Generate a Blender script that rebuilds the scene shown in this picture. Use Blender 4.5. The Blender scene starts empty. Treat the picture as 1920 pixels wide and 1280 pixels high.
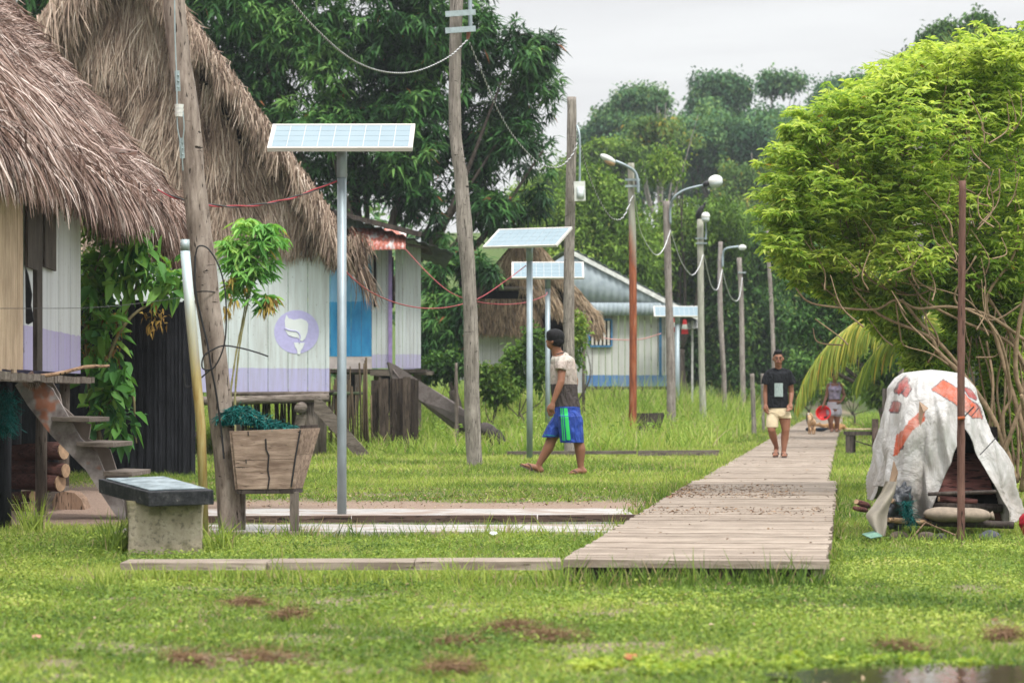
import bpy, math, random
import numpy as np
from mathutils import Vector, Matrix, Euler, Quaternion
from mathutils import noise as mn
random.seed(11); rng = np.random.default_rng(11)
F, HZ, CX, CH = 5333.0, 738.0, 960.0, 1.1
R = math.radians
def P(px, py, d): return Vector(((px-CX)/F*d, d, CH+(HZ-py)/F*d))
sc = bpy.context.scene
col = sc.collection
def V(*a): return Vector(a)
def sm(t):
    t = min(1.0, max(0.0, t)); return t*t*(3-2*t)
def nsm(t):
    t = np.clip(t, 0, 1); return t*t*(3-2*t)
def walk_c(y): return 1.1+0.118*(y-17)
def vnoise(x, y, s, seed=0):
    x = np.asarray(x)*s+seed*17.3; y = np.asarray(y)*s+seed*9.1
    xi = np.floor(x); yi = np.floor(y); fx = x-xi; fy = y-yi
    fx = fx*fx*(3-2*fx); fy = fy*fy*(3-2*fy)
    def h(a, b):
        v = np.sin(a*127.1+b*311.7+seed*3.3)*43758.5453; return v-np.floor(v)
    return (h(xi,yi)*(1-fx)+h(xi+1,yi)*fx)*(1-fy)+(h(xi,yi+1)*(1-fx)+h(xi+1,yi+1)*fx)*fy
def fbm(x, y, s, seed=0, o=3):
    t = 0; a = .5; n = 0
    for k in range(o): t = t+a*vnoise(x, y, s*2**k, seed+k); n += a; a *= .5
    return t/n
def gzn(x, y):
    x = np.asarray(x, float); y = np.asarray(y, float)
    z = .13*nsm((y-17)/16.0)
    z = z+.36*nsm((y-44)/30.0)*nsm((walk_c(y)-1.3-x)/3.5)
    z = z+.30*nsm((y-60)/40.0)*nsm((x-walk_c(y)-1.2)/3)
    z = z+15*nsm((y-112)/150.0)
    z = z+(fbm(x, y, .8, 3)-.5)*.05
    w = np.abs(x-walk_c(y)); k = nsm((1.15-w)/.3)*nsm((y-14)/3)*nsm((100-y)/6)
    z = z*(1-k)+k*(np.minimum(z, .13*nsm((y-17)/16.0)-.0)-.012)
    return z
def gz(x, y): return float(gzn(x, y))
def wz(y): return .13+.03*sm((y-17)/20)
def G(px, d):
    x = (px-CX)/F*d; return Vector((x, d, gz(x, d)))

# ---------------------------------------------------------------- objects
def wloc(o):
    v = Vector((0,0,0))
    while o is not None: v += o.location; o = o.parent
    return v
def tag(o, label=None, cat=None, group=None, kind=None):
    if label: o['label'] = label
    if cat: o['category'] = cat
    if group: o['group'] = group
    if kind: o['kind'] = kind
    return o
def thing(name, label, cat, loc, group=None):
    o = bpy.data.objects.new(name, None); col.objects.link(o); o.location = loc
    o.empty_display_size = .2
    return tag(o, label, cat, group)
def link(name, me, mat, parent=None, smooth=False):
    o = bpy.data.objects.new(name, me); col.objects.link(o)
    if mat is not None and not me.materials:
        for m in (mat if isinstance(mat, (list, tuple)) else [mat]): me.materials.append(m)
    if parent is not None: o.parent = parent
    if smooth: me.polygons.foreach_set('use_smooth', [True]*len(me.polygons))
    return o
def npmesh(name, verts, quads, mat, parent=None, rnd=None, smooth=False, extra=None):
    verts = np.asarray(verts, np.float32).reshape(-1, 3)
    if parent is not None: verts = verts-np.array(wloc(parent), np.float32)
    quads = np.asarray(quads, np.int32); k = quads.shape[1]; nf = len(quads)
    me = bpy.data.meshes.new(name)
    me.vertices.add(len(verts)); me.vertices.foreach_set('co', verts.ravel())
    me.loops.add(nf*k); me.loops.foreach_set('vertex_index', quads.ravel())
    me.polygons.add(nf); me.polygons.foreach_set('loop_start', np.arange(0, nf*k, k, dtype=np.int32))
    me.update(calc_edges=True)
    if rnd is not None:
        a = me.attributes.new('rnd', 'FLOAT', 'POINT'); a.data.foreach_set('value', np.asarray(rnd, np.float32).ravel())
    if extra is not None:
        a = me.attributes.new('tint', 'FLOAT_COLOR', 'POINT'); a.data.foreach_set('color', np.asarray(extra, np.float32).ravel())
    me.validate()
    return link(name, me, mat, parent, smooth)
class MB:
    def __init__(s): s.v = []; s.f = []; s.r = []; s.mi = []
    def add(s, vs, fs, rnd=None, mi=0):
        b = len(s.v); s.v += [tuple(v) for v in vs]; s.f += [tuple(b+i for i in f) for f in fs]
        rr = random.random() if rnd is None else rnd
        s.r += [rr]*len(vs); s.mi += [mi]*len(fs); return s
    def hexa(s, p, rnd=None, mi=0):   # 8 pts: bottom 4 ccw, top 4 ccw
        return s.add(p, [(0,3,2,1),(4,5,6,7),(0,1,5,4),(1,2,6,5),(2,3,7,6),(3,0,4,7)], rnd, mi)
    def box(s, c, size, rot=None, rnd=None, mi=0, jit=0):
        hx, hy, hz = size[0]/2, size[1]/2, size[2]/2
        M = rot if isinstance(rot, Matrix) else (Euler(rot).to_matrix() if rot else Matrix.Identity(3))
        ps = [(-hx,-hy,-hz),(hx,-hy,-hz),(hx,hy,-hz),(-hx,hy,-hz),(-hx,-hy,hz),(hx,-hy,hz),(hx,hy,hz),(-hx,hy,hz)]
        return s.hexa([Vector(c)+M@(Vector(p)+Vector([random.uniform(-jit,jit) for _ in range(3)])) for p in ps], rnd, mi)
    def bar(s, a, b, w, h, up=(0,0,1), rnd=None, mi=0):
        a, b = Vector(a), Vector(b); d = (b-a).normalized(); u = Vector(up)
        sd = d.cross(u)
        if sd.length < 1e-4: sd = d.cross(Vector((1,0,0)))
        sd.normalize(); u = sd.cross(d).normalized()
        sd = sd*w/2; u = u*h/2
        return s.hexa([a-sd-u, a+sd-u, b+sd-u, b-sd-u, a-sd+u, a+sd+u, b+sd+u, b-sd+u], rnd, mi)
    def tube(s, path, rad, n=10, cap=True, rnd=None, rough=0.0, mi=0, flat=1.0):
        path = [Vector(p) for p in path]; m = len(path)
        if not hasattr(rad, '__len__'): rad = [rad]*m
        vs = []; fs = []
        ref = None
        for i, p in enumerate(path):
            t = (path[min(i+1,m-1)]-path[max(i-1,0)]).normalized()
            if ref is None:
                ref = t.cross(Vector((0,1,0)) if abs(t.y) < .9 else Vector((1,0,0))).normalized()
            a = (ref-t*ref.dot(t)).normalized(); ref = a; b = t.cross(a)
            for k in range(n):
                an = 2*math.pi*k/n; rr = rad[i]
                if rough: rr *= 1+rough*(mn.noise(Vector((math.cos(an)*1.7, math.sin(an)*1.7, p.length*2.3+i*.21)))*1.0)
                vs.append(p+a*math.cos(an)*rr+b*math.sin(an)*rr*flat)
        for i in range(m-1):
            for k in range(n):
                fs.append((i*n+k, i*n+(k+1)%n, (i+1)*n+(k+1)%n, (i+1)*n+k))
        if cap: fs.append(tuple(range(n))[::-1]); fs.append(tuple((m-1)*n+k for k in range(n)))
        return s.add(vs, fs, rnd, mi)
    def ell(s, c, r, rot=None, nu=14, nv=9, rnd=None, mi=0):
        M = rot if isinstance(rot, Matrix) else (Euler(rot).to_matrix() if rot else Matrix.Identity(3))
        vs = [Vector(c)+M@Vector((0,0,r[2]))]
        for i in range(1, nv):
            ph = math.pi*i/nv
            for k in range(nu):
                th = 2*math.pi*k/nu
                vs.append(Vector(c)+M@Vector((r[0]*math.sin(ph)*math.cos(th), r[1]*math.sin(ph)*math.sin(th), r[2]*math.cos(ph))))
        vs.append(Vector(c)+M@Vector((0,0,-r[2]))); L = len(vs)-1; fs = []
        for k in range(nu): fs.append((0, 1+k, 1+(k+1)%nu))
        for i in range(nv-2):
            for k in range(nu):
                a = 1+i*nu; fs.append((a+k, a+nu+k, a+nu+(k+1)%nu, a+(k+1)%nu))
        a = 1+(nv-2)*nu
        for k in range(nu): fs.append((L, a+(k+1)%nu, a+k))
        return s.add(vs, fs, rnd, mi)
    def poly(s, pts, thick, nrm=(0,-1,0), rnd=None, mi=0):   # flat polygon extruded against nrm
        n = Vector(nrm).normalized()*thick; m = len(pts); pts = [Vector(p) for p in pts]
        vs = pts+[p-n for p in pts]
        fs = [tuple(range(m)), tuple(range(m, 2*m))[::-1]]+[(i, (i+1)%m, m+(i+1)%m, m+i) for i in range(m)]
        return s.add(vs, fs, rnd, mi)
    def grid(s, fn, nu, nv, rnd=None, mi=0, closed=False):
        vs = [fn(i/(nu), j/nv) for j in range(nv+1) for i in range(nu+1)]
        fs = [(j*(nu+1)+i, j*(nu+1)+i+1, (j+1)*(nu+1)+i+1, (j+1)*(nu+1)+i) for j in range(nv) for i in range(nu)]
        return s.add(vs, fs, rnd, mi)
    def build(s, name, mat, parent=None, smooth=False, bevel=0):
        o0 = wloc(parent) if parent is not None else Vector((0,0,0))
        me = bpy.data.meshes.new(name)
        me.from_pydata([(v[0]-o0.x, v[1]-o0.y, v[2]-o0.z) for v in s.v], [], s.f)
        a = me.attributes.new('rnd', 'FLOAT', 'POINT'); a.data.foreach_set('value', s.r)
        ms = mat if isinstance(mat, (list, tuple)) else [mat]
        for m in ms: me.materials.append(m)
        if len(ms) > 1: me.polygons.foreach_set('material_index', s.mi)
        me.update()
        import bmesh
        bm = bmesh.new(); bm.from_mesh(me); bmesh.ops.recalc_face_normals(bm, faces=bm.faces)
        if bevel: bmesh.ops.bevel(bm, geom=bm.edges[:], offset=bevel, segments=2, affect='EDGES', profile=.6)
        bm.to_mesh(me); bm.free()
        return link(name, me, None, parent, smooth)
def copy_tree(o, parent=None):
    c = o.copy(); col.objects.link(c); c.parent = parent
    for ch in [x for x in bpy.data.objects if x.parent == o]: copy_tree(ch, c)
    return c
def cr(pts, n=8):     # catmull rom
    pts = [Vector(p) for p in pts]; q = [pts[0]*2-pts[1]]+pts+[pts[-1]*2-pts[-2]]; out = []
    for i in range(1, len(q)-2):
        for k in range(n):
            t = k/n; a, b, c, d = q[i-1], q[i], q[i+1], q[i+2]
            out.append(.5*((2*b)+(c-a)*t+(2*a-5*b+4*c-d)*t*t+(3*b-a-3*c+d)*t**3))
    out.append(pts[-1]); return out

# ---------------------------------------------------------------- materials
def nm(name, rough=.8, spec=.3, metal=0):
    m = bpy.data.materials.new(name); m.use_nodes = True; nt = m.node_tree
    b = nt.nodes['Principled BSDF']; b.inputs['Roughness'].default_value = rough
    b.inputs['Specular IOR Level'].default_value = spec; b.inputs['Metallic'].default_value = metal
    return m, nt, b
def setin(nt, sock, v):
    if hasattr(v, 'is_output') or isinstance(v, bpy.types.NodeSocket): nt.links.new(v, sock)
    else: sock.default_value = v if not (isinstance(v, tuple) and len(v) == 3 and sock.type == 'RGBA') else (*v, 1)
def n_coord(nt, scale=(1,1,1), loc=(0,0,0), rot=(0,0,0), kind='Object'):
    tc = nt.nodes.new('ShaderNodeTexCoord'); mp = nt.nodes.new('ShaderNodeMapping')
    mp.inputs['Scale'].default_value = scale; mp.inputs['Location'].default_value = loc; mp.inputs['Rotation'].default_value = rot
    nt.links.new(tc.outputs[kind], mp.inputs['Vector']); return mp.outputs[0]
def n_noise(nt, vec, scale=5, detail=5, rough=.55, dist=0):
    n = nt.nodes.new('ShaderNodeTexNoise'); nt.links.new(vec, n.inputs['Vector'])
    n.inputs['Scale'].default_value = scale; n.inputs['Detail'].default_value = detail
    n.inputs['Roughness'].default_value = rough; n.inputs['Distortion'].default_value = dist; return n.outputs['Fac']
def n_ramp(nt, fac, stops, interp='LINEAR'):
    r = nt.nodes.new('ShaderNodeValToRGB'); e = r.color_ramp.elements; r.color_ramp.interpolation = interp
    while len(e) < len(stops): e.new(.5)
    for k, (p, c) in enumerate(stops):
        e[k].position = p; e[k].color = (*c, 1) if not isinstance(c, (int, float)) else (c, c, c, 1)
    setin(nt, r.inputs[0], fac); return r.outputs[0]
def n_mix(nt, fac, a, b, mode='MIX'):
    m = nt.nodes.new('ShaderNodeMix'); m.data_type = 'RGBA'; m.blend_type = mode
    setin(nt, m.inputs[0], fac); setin(nt, m.inputs[6], a); setin(nt, m.inputs[7], b); return m.outputs[2]
def n_math(nt, op, a, b=0.0, clamp=False):
    m = nt.nodes.new('ShaderNodeMath'); m.operation = op; m.use_clamp = clamp
    setin(nt, m.inputs[0], a); setin(nt, m.inputs[1], b); return m.outputs[0]
def n_attr(nt, name='rnd', out='Fac'):
    a = nt.nodes.new('ShaderNodeAttribute'); a.attribute_name = name; return a.outputs[out]
def n_bump(nt, b, h, strength=.4, dist=.02):
    m = nt.nodes.new('ShaderNodeBump'); m.inputs['Strength'].default_value = strength; m.inputs['Distance'].default_value = dist
    nt.links.new(h, m.inputs['Height']); nt.links.new(m.outputs[0], b.inputs['Normal'])
def n_sep(nt, vec):
    s = nt.nodes.new('ShaderNodeSeparateXYZ'); nt.links.new(vec, s.inputs[0]); return s.outputs
def plain(name, c, rough=.7, spec=.3, metal=0, var=.25, scale=8, bump=.1, bd=.01, stretch=(1,1,1)):
    m, nt, b = nm(name, rough, spec, metal); v = n_coord(nt, stretch)
    n = n_noise(nt, v, scale, 6)
    lo = tuple(x*(1-var) for x in c); hi = tuple(min(1, x*(1+var)) for x in c)
    nt.links.new(n_ramp(nt, n, [(.3, lo), (.7, hi)]), b.inputs['Base Color'])
    if bump: n_bump(nt, b, n, bump, bd)
    return m
def wood(name, c1, c2, dark=(.02,.015,.012), grain=(14,14,1.3), scale=2.2, crack=.62, rough=.85, bump=.6, rv=.5, bd=.012, hc=False):
    """streaky weathered timber; grain axis = smallest stretch value"""
    m, nt, b = nm(name, rough, .2); v = n_coord(nt, grain); r = n_attr(nt)
    ov = n_math(nt, 'MULTIPLY', r, 7.0)
    va = nt.nodes.new('ShaderNodeVectorMath'); va.operation = 'ADD'; nt.links.new(v, va.inputs[0]); nt.links.new(ov, va.inputs[1]); v = va.outputs[0]
    n = n_noise(nt, v, scale, 8, .7, .3); n2 = n_noise(nt, n_coord(nt, (3,3,3)), 1.3, 4)
    base = n_ramp(nt, n, [(.36, tuple(x*.7 for x in c1)), (.5, tuple((x+y)/2 for x, y in zip(c1,c2))), (.64, tuple(min(1,x*1.12) for x in c2))])
    base = n_mix(nt, n_ramp(nt, n2, [(.35, 0.0), (.75, .7)]), base, tuple(x*.62 for x in c1))
    cr_ = n_noise(nt, v, scale*2.6, 3, .5); ck = n_ramp(nt, cr_, [(crack-.035, 0.0), (crack+.01, 1.0)])
    base = n_mix(nt, ck, base, dark)
    base = n_mix(nt, n_math(nt, 'MULTIPLY', r, rv), base, tuple(x*.55 for x in c1))
    nt.links.new(base, b.inputs['Base Color'])
    if hc:
        hn = n_noise(nt, n_coord(nt, (5,5,22)), 1.6, 3, .5, .6); hk = n_ramp(nt, hn, [(.69, 0.0), (.71, 1.0)]); base = n_mix(nt, hk, base, dark); nt.links.new(base, b.inputs['Base Color']); ck = n_math(nt, 'MAXIMUM', ck, hk)
    h = n_math(nt, 'SUBTRACT', n, n_math(nt, 'MULTIPLY', ck, .8)); n_bump(nt, b, h, bump, bd); return m
def leafmat(name, stops, trans=.25, rough=.5, spec=.35, patch=None):
    m, nt, b = nm(name, max(rough, .55), spec*.4); c = n_ramp(nt, n_attr(nt), stops)
    if patch:
        pn = n_noise(nt, n_coord(nt), patch[0], 2); c = n_mix(nt, n_ramp(nt, pn, [(.42, 0.0), (.62, patch[2])]), c, patch[1])
    nt.links.new(c, b.inputs['Base Color'])
    t = nt.nodes.new('ShaderNodeBsdfTranslucent'); nt.links.new(n_mix(nt, 1.0, c, (1.25,1.25,.7), 'MULTIPLY'), t.inputs['Color'])
    mx = nt.nodes.new('ShaderNodeMixShader'); mx.inputs[0].default_value = trans
    nt.links.new(b.outputs[0], mx.inputs[1]); nt.links.new(t.outputs[0], mx.inputs[2])
    nt.links.new(mx.outputs[0], nt.nodes['Material Output'].inputs[0]); return m
M = {}
M['pole'] = wood('weathered_pole_wood', (.20,.175,.15), (.40,.36,.32), crack=.66, hc=True)
M['pole_brown'] = wood('brown_pole_wood', (.22,.17,.14), (.42,.36,.31), crack=.67, grain=(9,9,1.6), hc=True)
M['pole_far'] = wood('grey_pole_wood', (.24,.20,.18), (.42,.38,.35), crack=.68)
M['dark_wood'] = wood('dark_timber', (.05,.04,.035), (.13,.105,.09), crack=.66)
M['mid_wood'] = wood('aged_timber', (.13,.105,.085), (.27,.23,.20), crack=.66, grain=(2,14,14))
M['mid_wood_z'] = wood('aged_upright_timber', (.13,.105,.085), (.27,.23,.20), crack=.66)
M['box_wood'] = wood('planter_board_wood', (.22,.15,.11), (.42,.32,.25), crack=.7, grain=(1.6,12,13), scale=2.0, rv=.25)
M['tan_wood'] = wood('raw_tan_boards', (.50,.36,.24), (.66,.52,.38), dark=(.25,.14,.08), crack=.66, grain=(20,20,.8), rv=.3, bump=.3)
M['deck'] = wood('deck_boards', (.255,.20,.155), (.45,.385,.32), dark=(.08,.06,.045), grain=(1.2,16,16), scale=1.6, crack=.69, rv=.42, bump=.5)
M['black_wood'] = wood('blackened_planks', (.012,.013,.018), (.035,.036,.045), dark=(.004,.004,.005), crack=.68, rough=.7, rv=.5)
M['log'] = wood('firewood_bark', (.07,.03,.025), (.17,.08,.065), dark=(.015,.01,.01), grain=(1.5,12,12), crack=.63)
M['log_end'] = plain('sawn_log_end', (.36,.24,.15), var=.3, scale=20)
M['galv'] = plain('galvanised_steel', (.30,.36,.39), .5, .5, .5, .18, 9, .05, stretch=(1,1,.4))
M['clamp'] = plain('grey_steel_strap', (.33,.40,.41), .5, .5, .4, .15, 20)
M['black'] = plain('black_rubber', (.012,.012,.014), .5, .4)
M['white_plastic'] = plain('white_plastic', (.78,.78,.76), .35, .5, 0, .06)
M['white_cable'] = plain('pale_cable_sheath', (.62,.63,.64), .5, .4, 0, .15)
M['dark_cable'] = plain('dark_cable_sheath', (.06,.06,.06), .6)
M['red_cable'] = plain('red_cable_sheath', (.55,.05,.07), .5, .4)
M['rust'] = plain('rust_paint', (.32,.085,.035), .85, .2, 0, .4, 7)
def rusty():
    m, nt, b = nm('rust_stained_pole', .85, .2); v = n_coord(nt, (10,10,1.2)); n = n_noise(nt, v, 2, 6); z = n_sep(nt, n_coord(nt))
    base = n_ramp(nt, n, [(.3, (.22,.21,.17)), (.7, (.36,.36,.30))]); rs = n_ramp(nt, n, [(.35, (.13,.045,.03)), (.55, (.30,.09,.04)), (.7, (.36,.17,.10))])
    k = n_math(nt, 'ADD', n_math(nt, 'MULTIPLY', z[0], -6.0), n_math(nt, 'MULTIPLY', n, 1.2)); k2 = n_math(nt, 'MULTIPLY', n_math(nt, 'SUBTRACT', 3.7, z[2]), 1.4)
    f = n_math(nt, 'MULTIPLY', n_math(nt, 'ADD', k2, k, True), n_math(nt, 'SUBTRACT', 5.0, z[2], True), True)
    nt.links.new(n_mix(nt, f, base, rs), b.inputs['Base Color']); n_bump(nt, b, n, .4); return m
M['rusty_pole'] = rusty()
def painted(name, top, band, zb, c3=None, scale=(16,16,1)):
    """painted boards: colour above zb (local z), another below it, worn grain"""
    m, nt, b = nm(name, .7, .3); v = n_coord(nt, scale); n = n_noise(nt, v, 1.5, 6, .6); r = n_attr(nt); z = n_sep(nt, n_coord(nt))[2]
    wob = n_math(nt, 'MULTIPLY', n_math(nt, 'SUBTRACT', n_noise(nt, n_coord(nt, (2,2,2)), 2, 2), .5), .04)
    f = n_math(nt, 'GREATER_THAN', n_math(nt, 'ADD', z, wob), zb)
    base = n_mix(nt, f, band, top)
    if c3:
        f3 = n_ramp(nt, n_noise(nt, n_coord(nt, (1,1,.8)), 1.4, 2), [(.4, 0.0), (.6, 1.0)]); base = n_mix(nt, n_math(nt, 'MULTIPLY', f3, 1.0), base, c3)
    base = n_mix(nt, n_ramp(nt, n, [(.45, 0.0), (.9, .5)]), base, (.33,.29,.26))
    dirt = n_ramp(nt, n_noise(nt, n_coord(nt, (9,9,.7)), 1.2, 6, .65), [(.44, 0.0), (.75, .55)]); base = n_mix(nt, dirt, base, (.30,.29,.27))
    base = n_mix(nt, n_math(nt, 'MULTIPLY', r, .30), base, (.35,.36,.38)); spk = n_noise(nt, n_coord(nt), 22, 3); base = n_mix(nt, n_ramp(nt, spk, [(.66, 0.0), (.70, .6)]), base, (.16,.14,.12))
    nt.links.new(base, b.inputs['Base Color']); n_bump(nt, b, n, .25, .008); return m
def metal_sheet(name, c1, c2, rustc, rustlo=.6, stretch=(1,1,1)):
    m, nt, b = nm(name, .7, .25, .1); n = n_noise(nt, n_coord(nt, stretch), 3, 6, .6)
    base = n_ramp(nt, n, [(.3, c1), (.7, c2)]); n2 = n_noise(nt, n_coord(nt, (2,2,.8), (3,1,2)), 2.2, 5, .6)
    nt.links.new(n_mix(nt, n_ramp(nt, n2, [(rustlo, 0.0), (rustlo+.12, .9)]), base, rustc), b.inputs['Base Color']); return m
def thatch(name, stops):
    m, nt, b = nm(name, .75, .25); nt.links.new(n_ramp(nt, n_attr(nt), stops), b.inputs['Base Color']); return m
M['thatch1'] = thatch('palm_thatch', [(0,(.025,.014,.011)),(.25,(.105,.060,.046)),(.5,(.225,.145,.115)),(.75,(.38,.28,.24)),(1,(.62,.53,.48))])
M['thatch2'] = thatch('dry_palm_strands', [(0,(.028,.017,.012)),(.25,(.135,.09,.065)),(.5,(.29,.21,.16)),(.75,(.45,.35,.275)),(1,(.64,.54,.45))])
M['thatch_dark'] = plain('old_dark_thatch', (.075,.055,.042), .9, .1, 0, .5, 30, .5)
M['bamboo'] = wood('bamboo_sticks', (.09,.065,.04), (.23,.18,.11), crack=.70, rv=.8)
M['stone'] = None

# ---------------------------------------------------------------- strips and leaves in bulk
def strips(p0, d0, L, w, grav=.3, seg=3, jit=.1, face=None, taper=(1,.9,.6,.15)):
    """ribbon strands: p0 (N,3), d0 (N,3), L (N), w (N). returns verts, quads"""
    N = len(p0); p = np.array(p0, float); d = np.array(d0, float); d /= np.linalg.norm(d, axis=1, keepdims=True)
    f = rng.normal(size=(N,3)) if face is None else np.array(face, float)+rng.normal(size=(N,3))*.45
    rows = []
    g = np.array([0,0,-1.0])
    gr = np.asarray(grav, float).reshape(-1,1) if hasattr(grav, '__len__') else grav
    for k in range(seg+1):
        sd = np.cross(d, f); sd /= np.linalg.norm(sd, axis=1, keepdims=True)+1e-9
        ww = (w*taper[min(3, int(round(3*k/seg)))]/2)[:,None]
        rows.append(np.stack([p-sd*ww, p+sd*ww], 1))
        p = p+d*(L/seg)[:,None]; d = d+g*gr/seg*3*.5+rng.normal(size=(N,3))*jit; d /= np.linalg.norm(d, axis=1, keepdims=True)
    v = np.stack(rows, 1).reshape(-1, 3)      # N,(seg+1),2,3
    base = (np.arange(N)*(seg+1)*2)[:,None,None]
    k = np.arange(seg)[None,:,None]*2
    q = base+k+np.array([0,1,3,2])[None,None,:]
    return v, q.reshape(-1,4), (seg+1)*2
def leaves(c, d, L, w, fold=.25, droop=.2):
    """one folded quad per leaf: base, left, tip, right"""
    N = len(c); d = d/(np.linalg.norm(d, axis=1, keepdims=True)+1e-9); up = rng.normal(size=(N,3))*.45+np.array([0,-.25,1.0])
    s = np.cross(d, up); s /= np.linalg.norm(s, axis=1, keepdims=True)+1e-9; n = np.cross(s, d)
    L = L[:,None]; w = w[:,None]
    mid = c+d*L*.45
    v = np.stack([c, mid-s*w/2+n*w*fold, c+d*L-np.array([0,0,1])*L*droop, mid+s*w/2+n*w*fold], 1)
    q = np.arange(N*4).reshape(N,4); return v.reshape(-1,3), q
def leaves2(c, d, L, w, fold=.2, droop=.2, flat=1.0):
    N = len(c); d = d/(np.linalg.norm(d, axis=1, keepdims=True)+1e-9); up = rng.normal(size=(N,3))*.45+np.array([0,-.25,1.0])*flat
    s = np.cross(d, up); s /= np.linalg.norm(s, axis=1, keepdims=True)+1e-9; n = np.cross(s, d); L = L[:,None]; w = w[:,None]; g = np.array([0,0,1])*L*droop
    a = c+d*L*.28; b = c+d*L*.66-g*.35; e = n*w*fold
    v = np.stack([c, a-s*w*.46+e, b-s*w*.42+e, c+d*L-g, b+s*w*.42+e, a+s*w*.46+e], 1)
    i = np.arange(N)[:,None]*6; q = np.concatenate([i+np.array([[0,1,2,3]]), i+np.array([[0,3,4,5]])], 1).reshape(-1,4); return v.reshape(-1,3), q
def crown(name, blobs, nclus, per, L, w, mat, parent, style='rosette', gap=.35, gapscale=.8, shell=.55, down=.3, seed=0, droop=.25, rbias=0.0, spread=1.0, two=False, sub=9, subr=.42):
    """foliage of real leaf faces clustered through a set of ellipsoids (x,y,z,rx,ry,rz)"""
    bl = np.array(blobs, float); ctint = np.zeros(len(bl))
    if sub and L < .09+1e-9 and False: sub = 0
    if sub:
        ex = []; tn = []
        for b in bl:
            for k in range(sub):
                u = rng.normal(size=3); u /= np.linalg.norm(u); u[2] = abs(u[2])*.9+.1*u[2] if rng.random() < .7 else u[2]
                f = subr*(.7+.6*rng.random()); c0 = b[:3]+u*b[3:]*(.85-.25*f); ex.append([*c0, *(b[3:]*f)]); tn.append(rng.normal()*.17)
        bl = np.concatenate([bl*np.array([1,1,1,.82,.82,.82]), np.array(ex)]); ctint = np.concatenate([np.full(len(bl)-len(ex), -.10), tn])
    vol = (bl[:,3]*bl[:,4]*bl[:,5])**(2/3)
    if sub: vol[:len(blobs)] *= .45
    pr = vol/vol.sum()
    idx = rng.choice(len(bl), nclus, p=pr); b = bl[idx]
    u = rng.normal(size=(nclus,3)); u /= np.linalg.norm(u, axis=1, keepdims=True)
    r = shell+(1-shell)*rng.random(nclus)**.6; r = np.where(rng.random(nclus) < .2, rng.random(nclus)**.5, r)
    lump = 1+.22*(fbm(u[:,0]*2+b[:,0], u[:,2]*2+b[:,2], 1.6, seed)-.5)*2
    c = b[:,:3]+u*b[:,3:]*(r*lump)[:,None]
    g = fbm(c[:,0]+c[:,1]*.5, c[:,2], gapscale, seed+5); keep = g > gap
    cti = ctint[idx][keep]; c, u, g, r = c[keep], u[keep], g[keep], r[keep]; n = len(c)
    C = np.repeat(c, per, 0); U = np.repeat(u, per, 0); N = n*per
    t = rng.normal(size=(N,3)); 
    if style == 'rosette':
        t[:,2] = t[:,2]*.5-down; d = t+U*.5; C = C+rng.normal(size=(N,3))*L*.12*spread
    elif style == 'palmate':
        ang = np.tile(np.linspace(-1.9, 1.9, per), n)+rng.normal(size=N)*.15; base = np.repeat(rng.random(n)*6.28, per)
        d = np.stack([np.cos(base+ang), np.sin(base+ang), -down+rng.normal(size=N)*.25+np.repeat(rng.normal(size=n)*.3, per)], 1)
    else:
        d = t+U*.6; d[:,2] -= down; C = C+rng.normal(size=(N,3))*L*.95*spread
    LL = L*(.65+.6*rng.random(N)); WW = w*(.7+.6*rng.random(N))
    v, q = (leaves2 if two else leaves)(C, d, LL, WW, droop=droop)
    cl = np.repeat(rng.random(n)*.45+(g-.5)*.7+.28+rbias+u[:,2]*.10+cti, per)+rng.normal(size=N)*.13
    yl = rng.random(N) < .004; cl = np.clip(cl, 0, .93); cl[yl] = 1
    return npmesh(name, v, q, mat, parent, np.repeat(cl, 6 if two else 4))
# ---------------------------------------------------------------- camera, light, air
cam = bpy.data.cameras.new('camera'); co = bpy.data.objects.new('camera', cam); col.objects.link(co); sc.camera = co
co.location = (0,0,CH); co.rotation_euler = (R(90),0,0); cam.sensor_width = 36; cam.lens = 36*F/1920; cam.shift_y = (HZ-640)/1920
cam.clip_end = 3000; cam.dof.use_dof = True; cam.dof.focus_distance = 27; cam.dof.aperture_fstop = 4.4
SUN_EL, SUN_AZ = 58, 150      # azimuth measured clockwise from +Y
w = bpy.data.worlds.new('World'); sc.world = w; w.use_nodes = True; nt = w.node_tree
bg = nt.nodes['Background']; sky = nt.nodes.new('ShaderNodeTexSky'); sky.sky_type = 'NISHITA'; sky.sun_disc = False
sky.sun_elevation = R(SUN_EL); sky.sun_rotation = R(SUN_AZ)
nt.links.new(sky.outputs[0], bg.inputs[0]); bg.inputs[1].default_value = .1
vec = n_coord(nt, (1,1,1), kind='Generated'); z = n_sep(nt, vec)[2]
cl = n_noise(nt, n_coord(nt, (1.5,1.5,14), kind='Generated'), 2.3, 5, .5)
cc = n_ramp(nt, cl, [(.40, (.76,.755,.76)), (.60, (.88,.88,.875))])
zen = n_math(nt, 'ADD', 1.0, n_math(nt, 'MULTIPLY', n_math(nt, 'MAXIMUM', n_math(nt, 'SUBTRACT', z, .16), 0.0), 3.3))
b2 = nt.nodes.new('ShaderNodeBackground'); nt.links.new(cc, b2.inputs[0]); nt.links.new(zen, b2.inputs[1])
mx = nt.nodes.new('ShaderNodeMixShader'); mx.inputs[0].default_value = .93
nt.links.new(bg.outputs[0], mx.inputs[1]); nt.links.new(b2.outputs[0], mx.inputs[2]); nt.links.new(mx.outputs[0], nt.nodes['World Output'].inputs[0])
sl = bpy.data.lights.new('sun', 'SUN'); so = bpy.data.objects.new('sun', sl); col.objects.link(so); sl.energy = 2.9; sl.angle = R(11); sl.color = (1,.96,.9)
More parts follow.
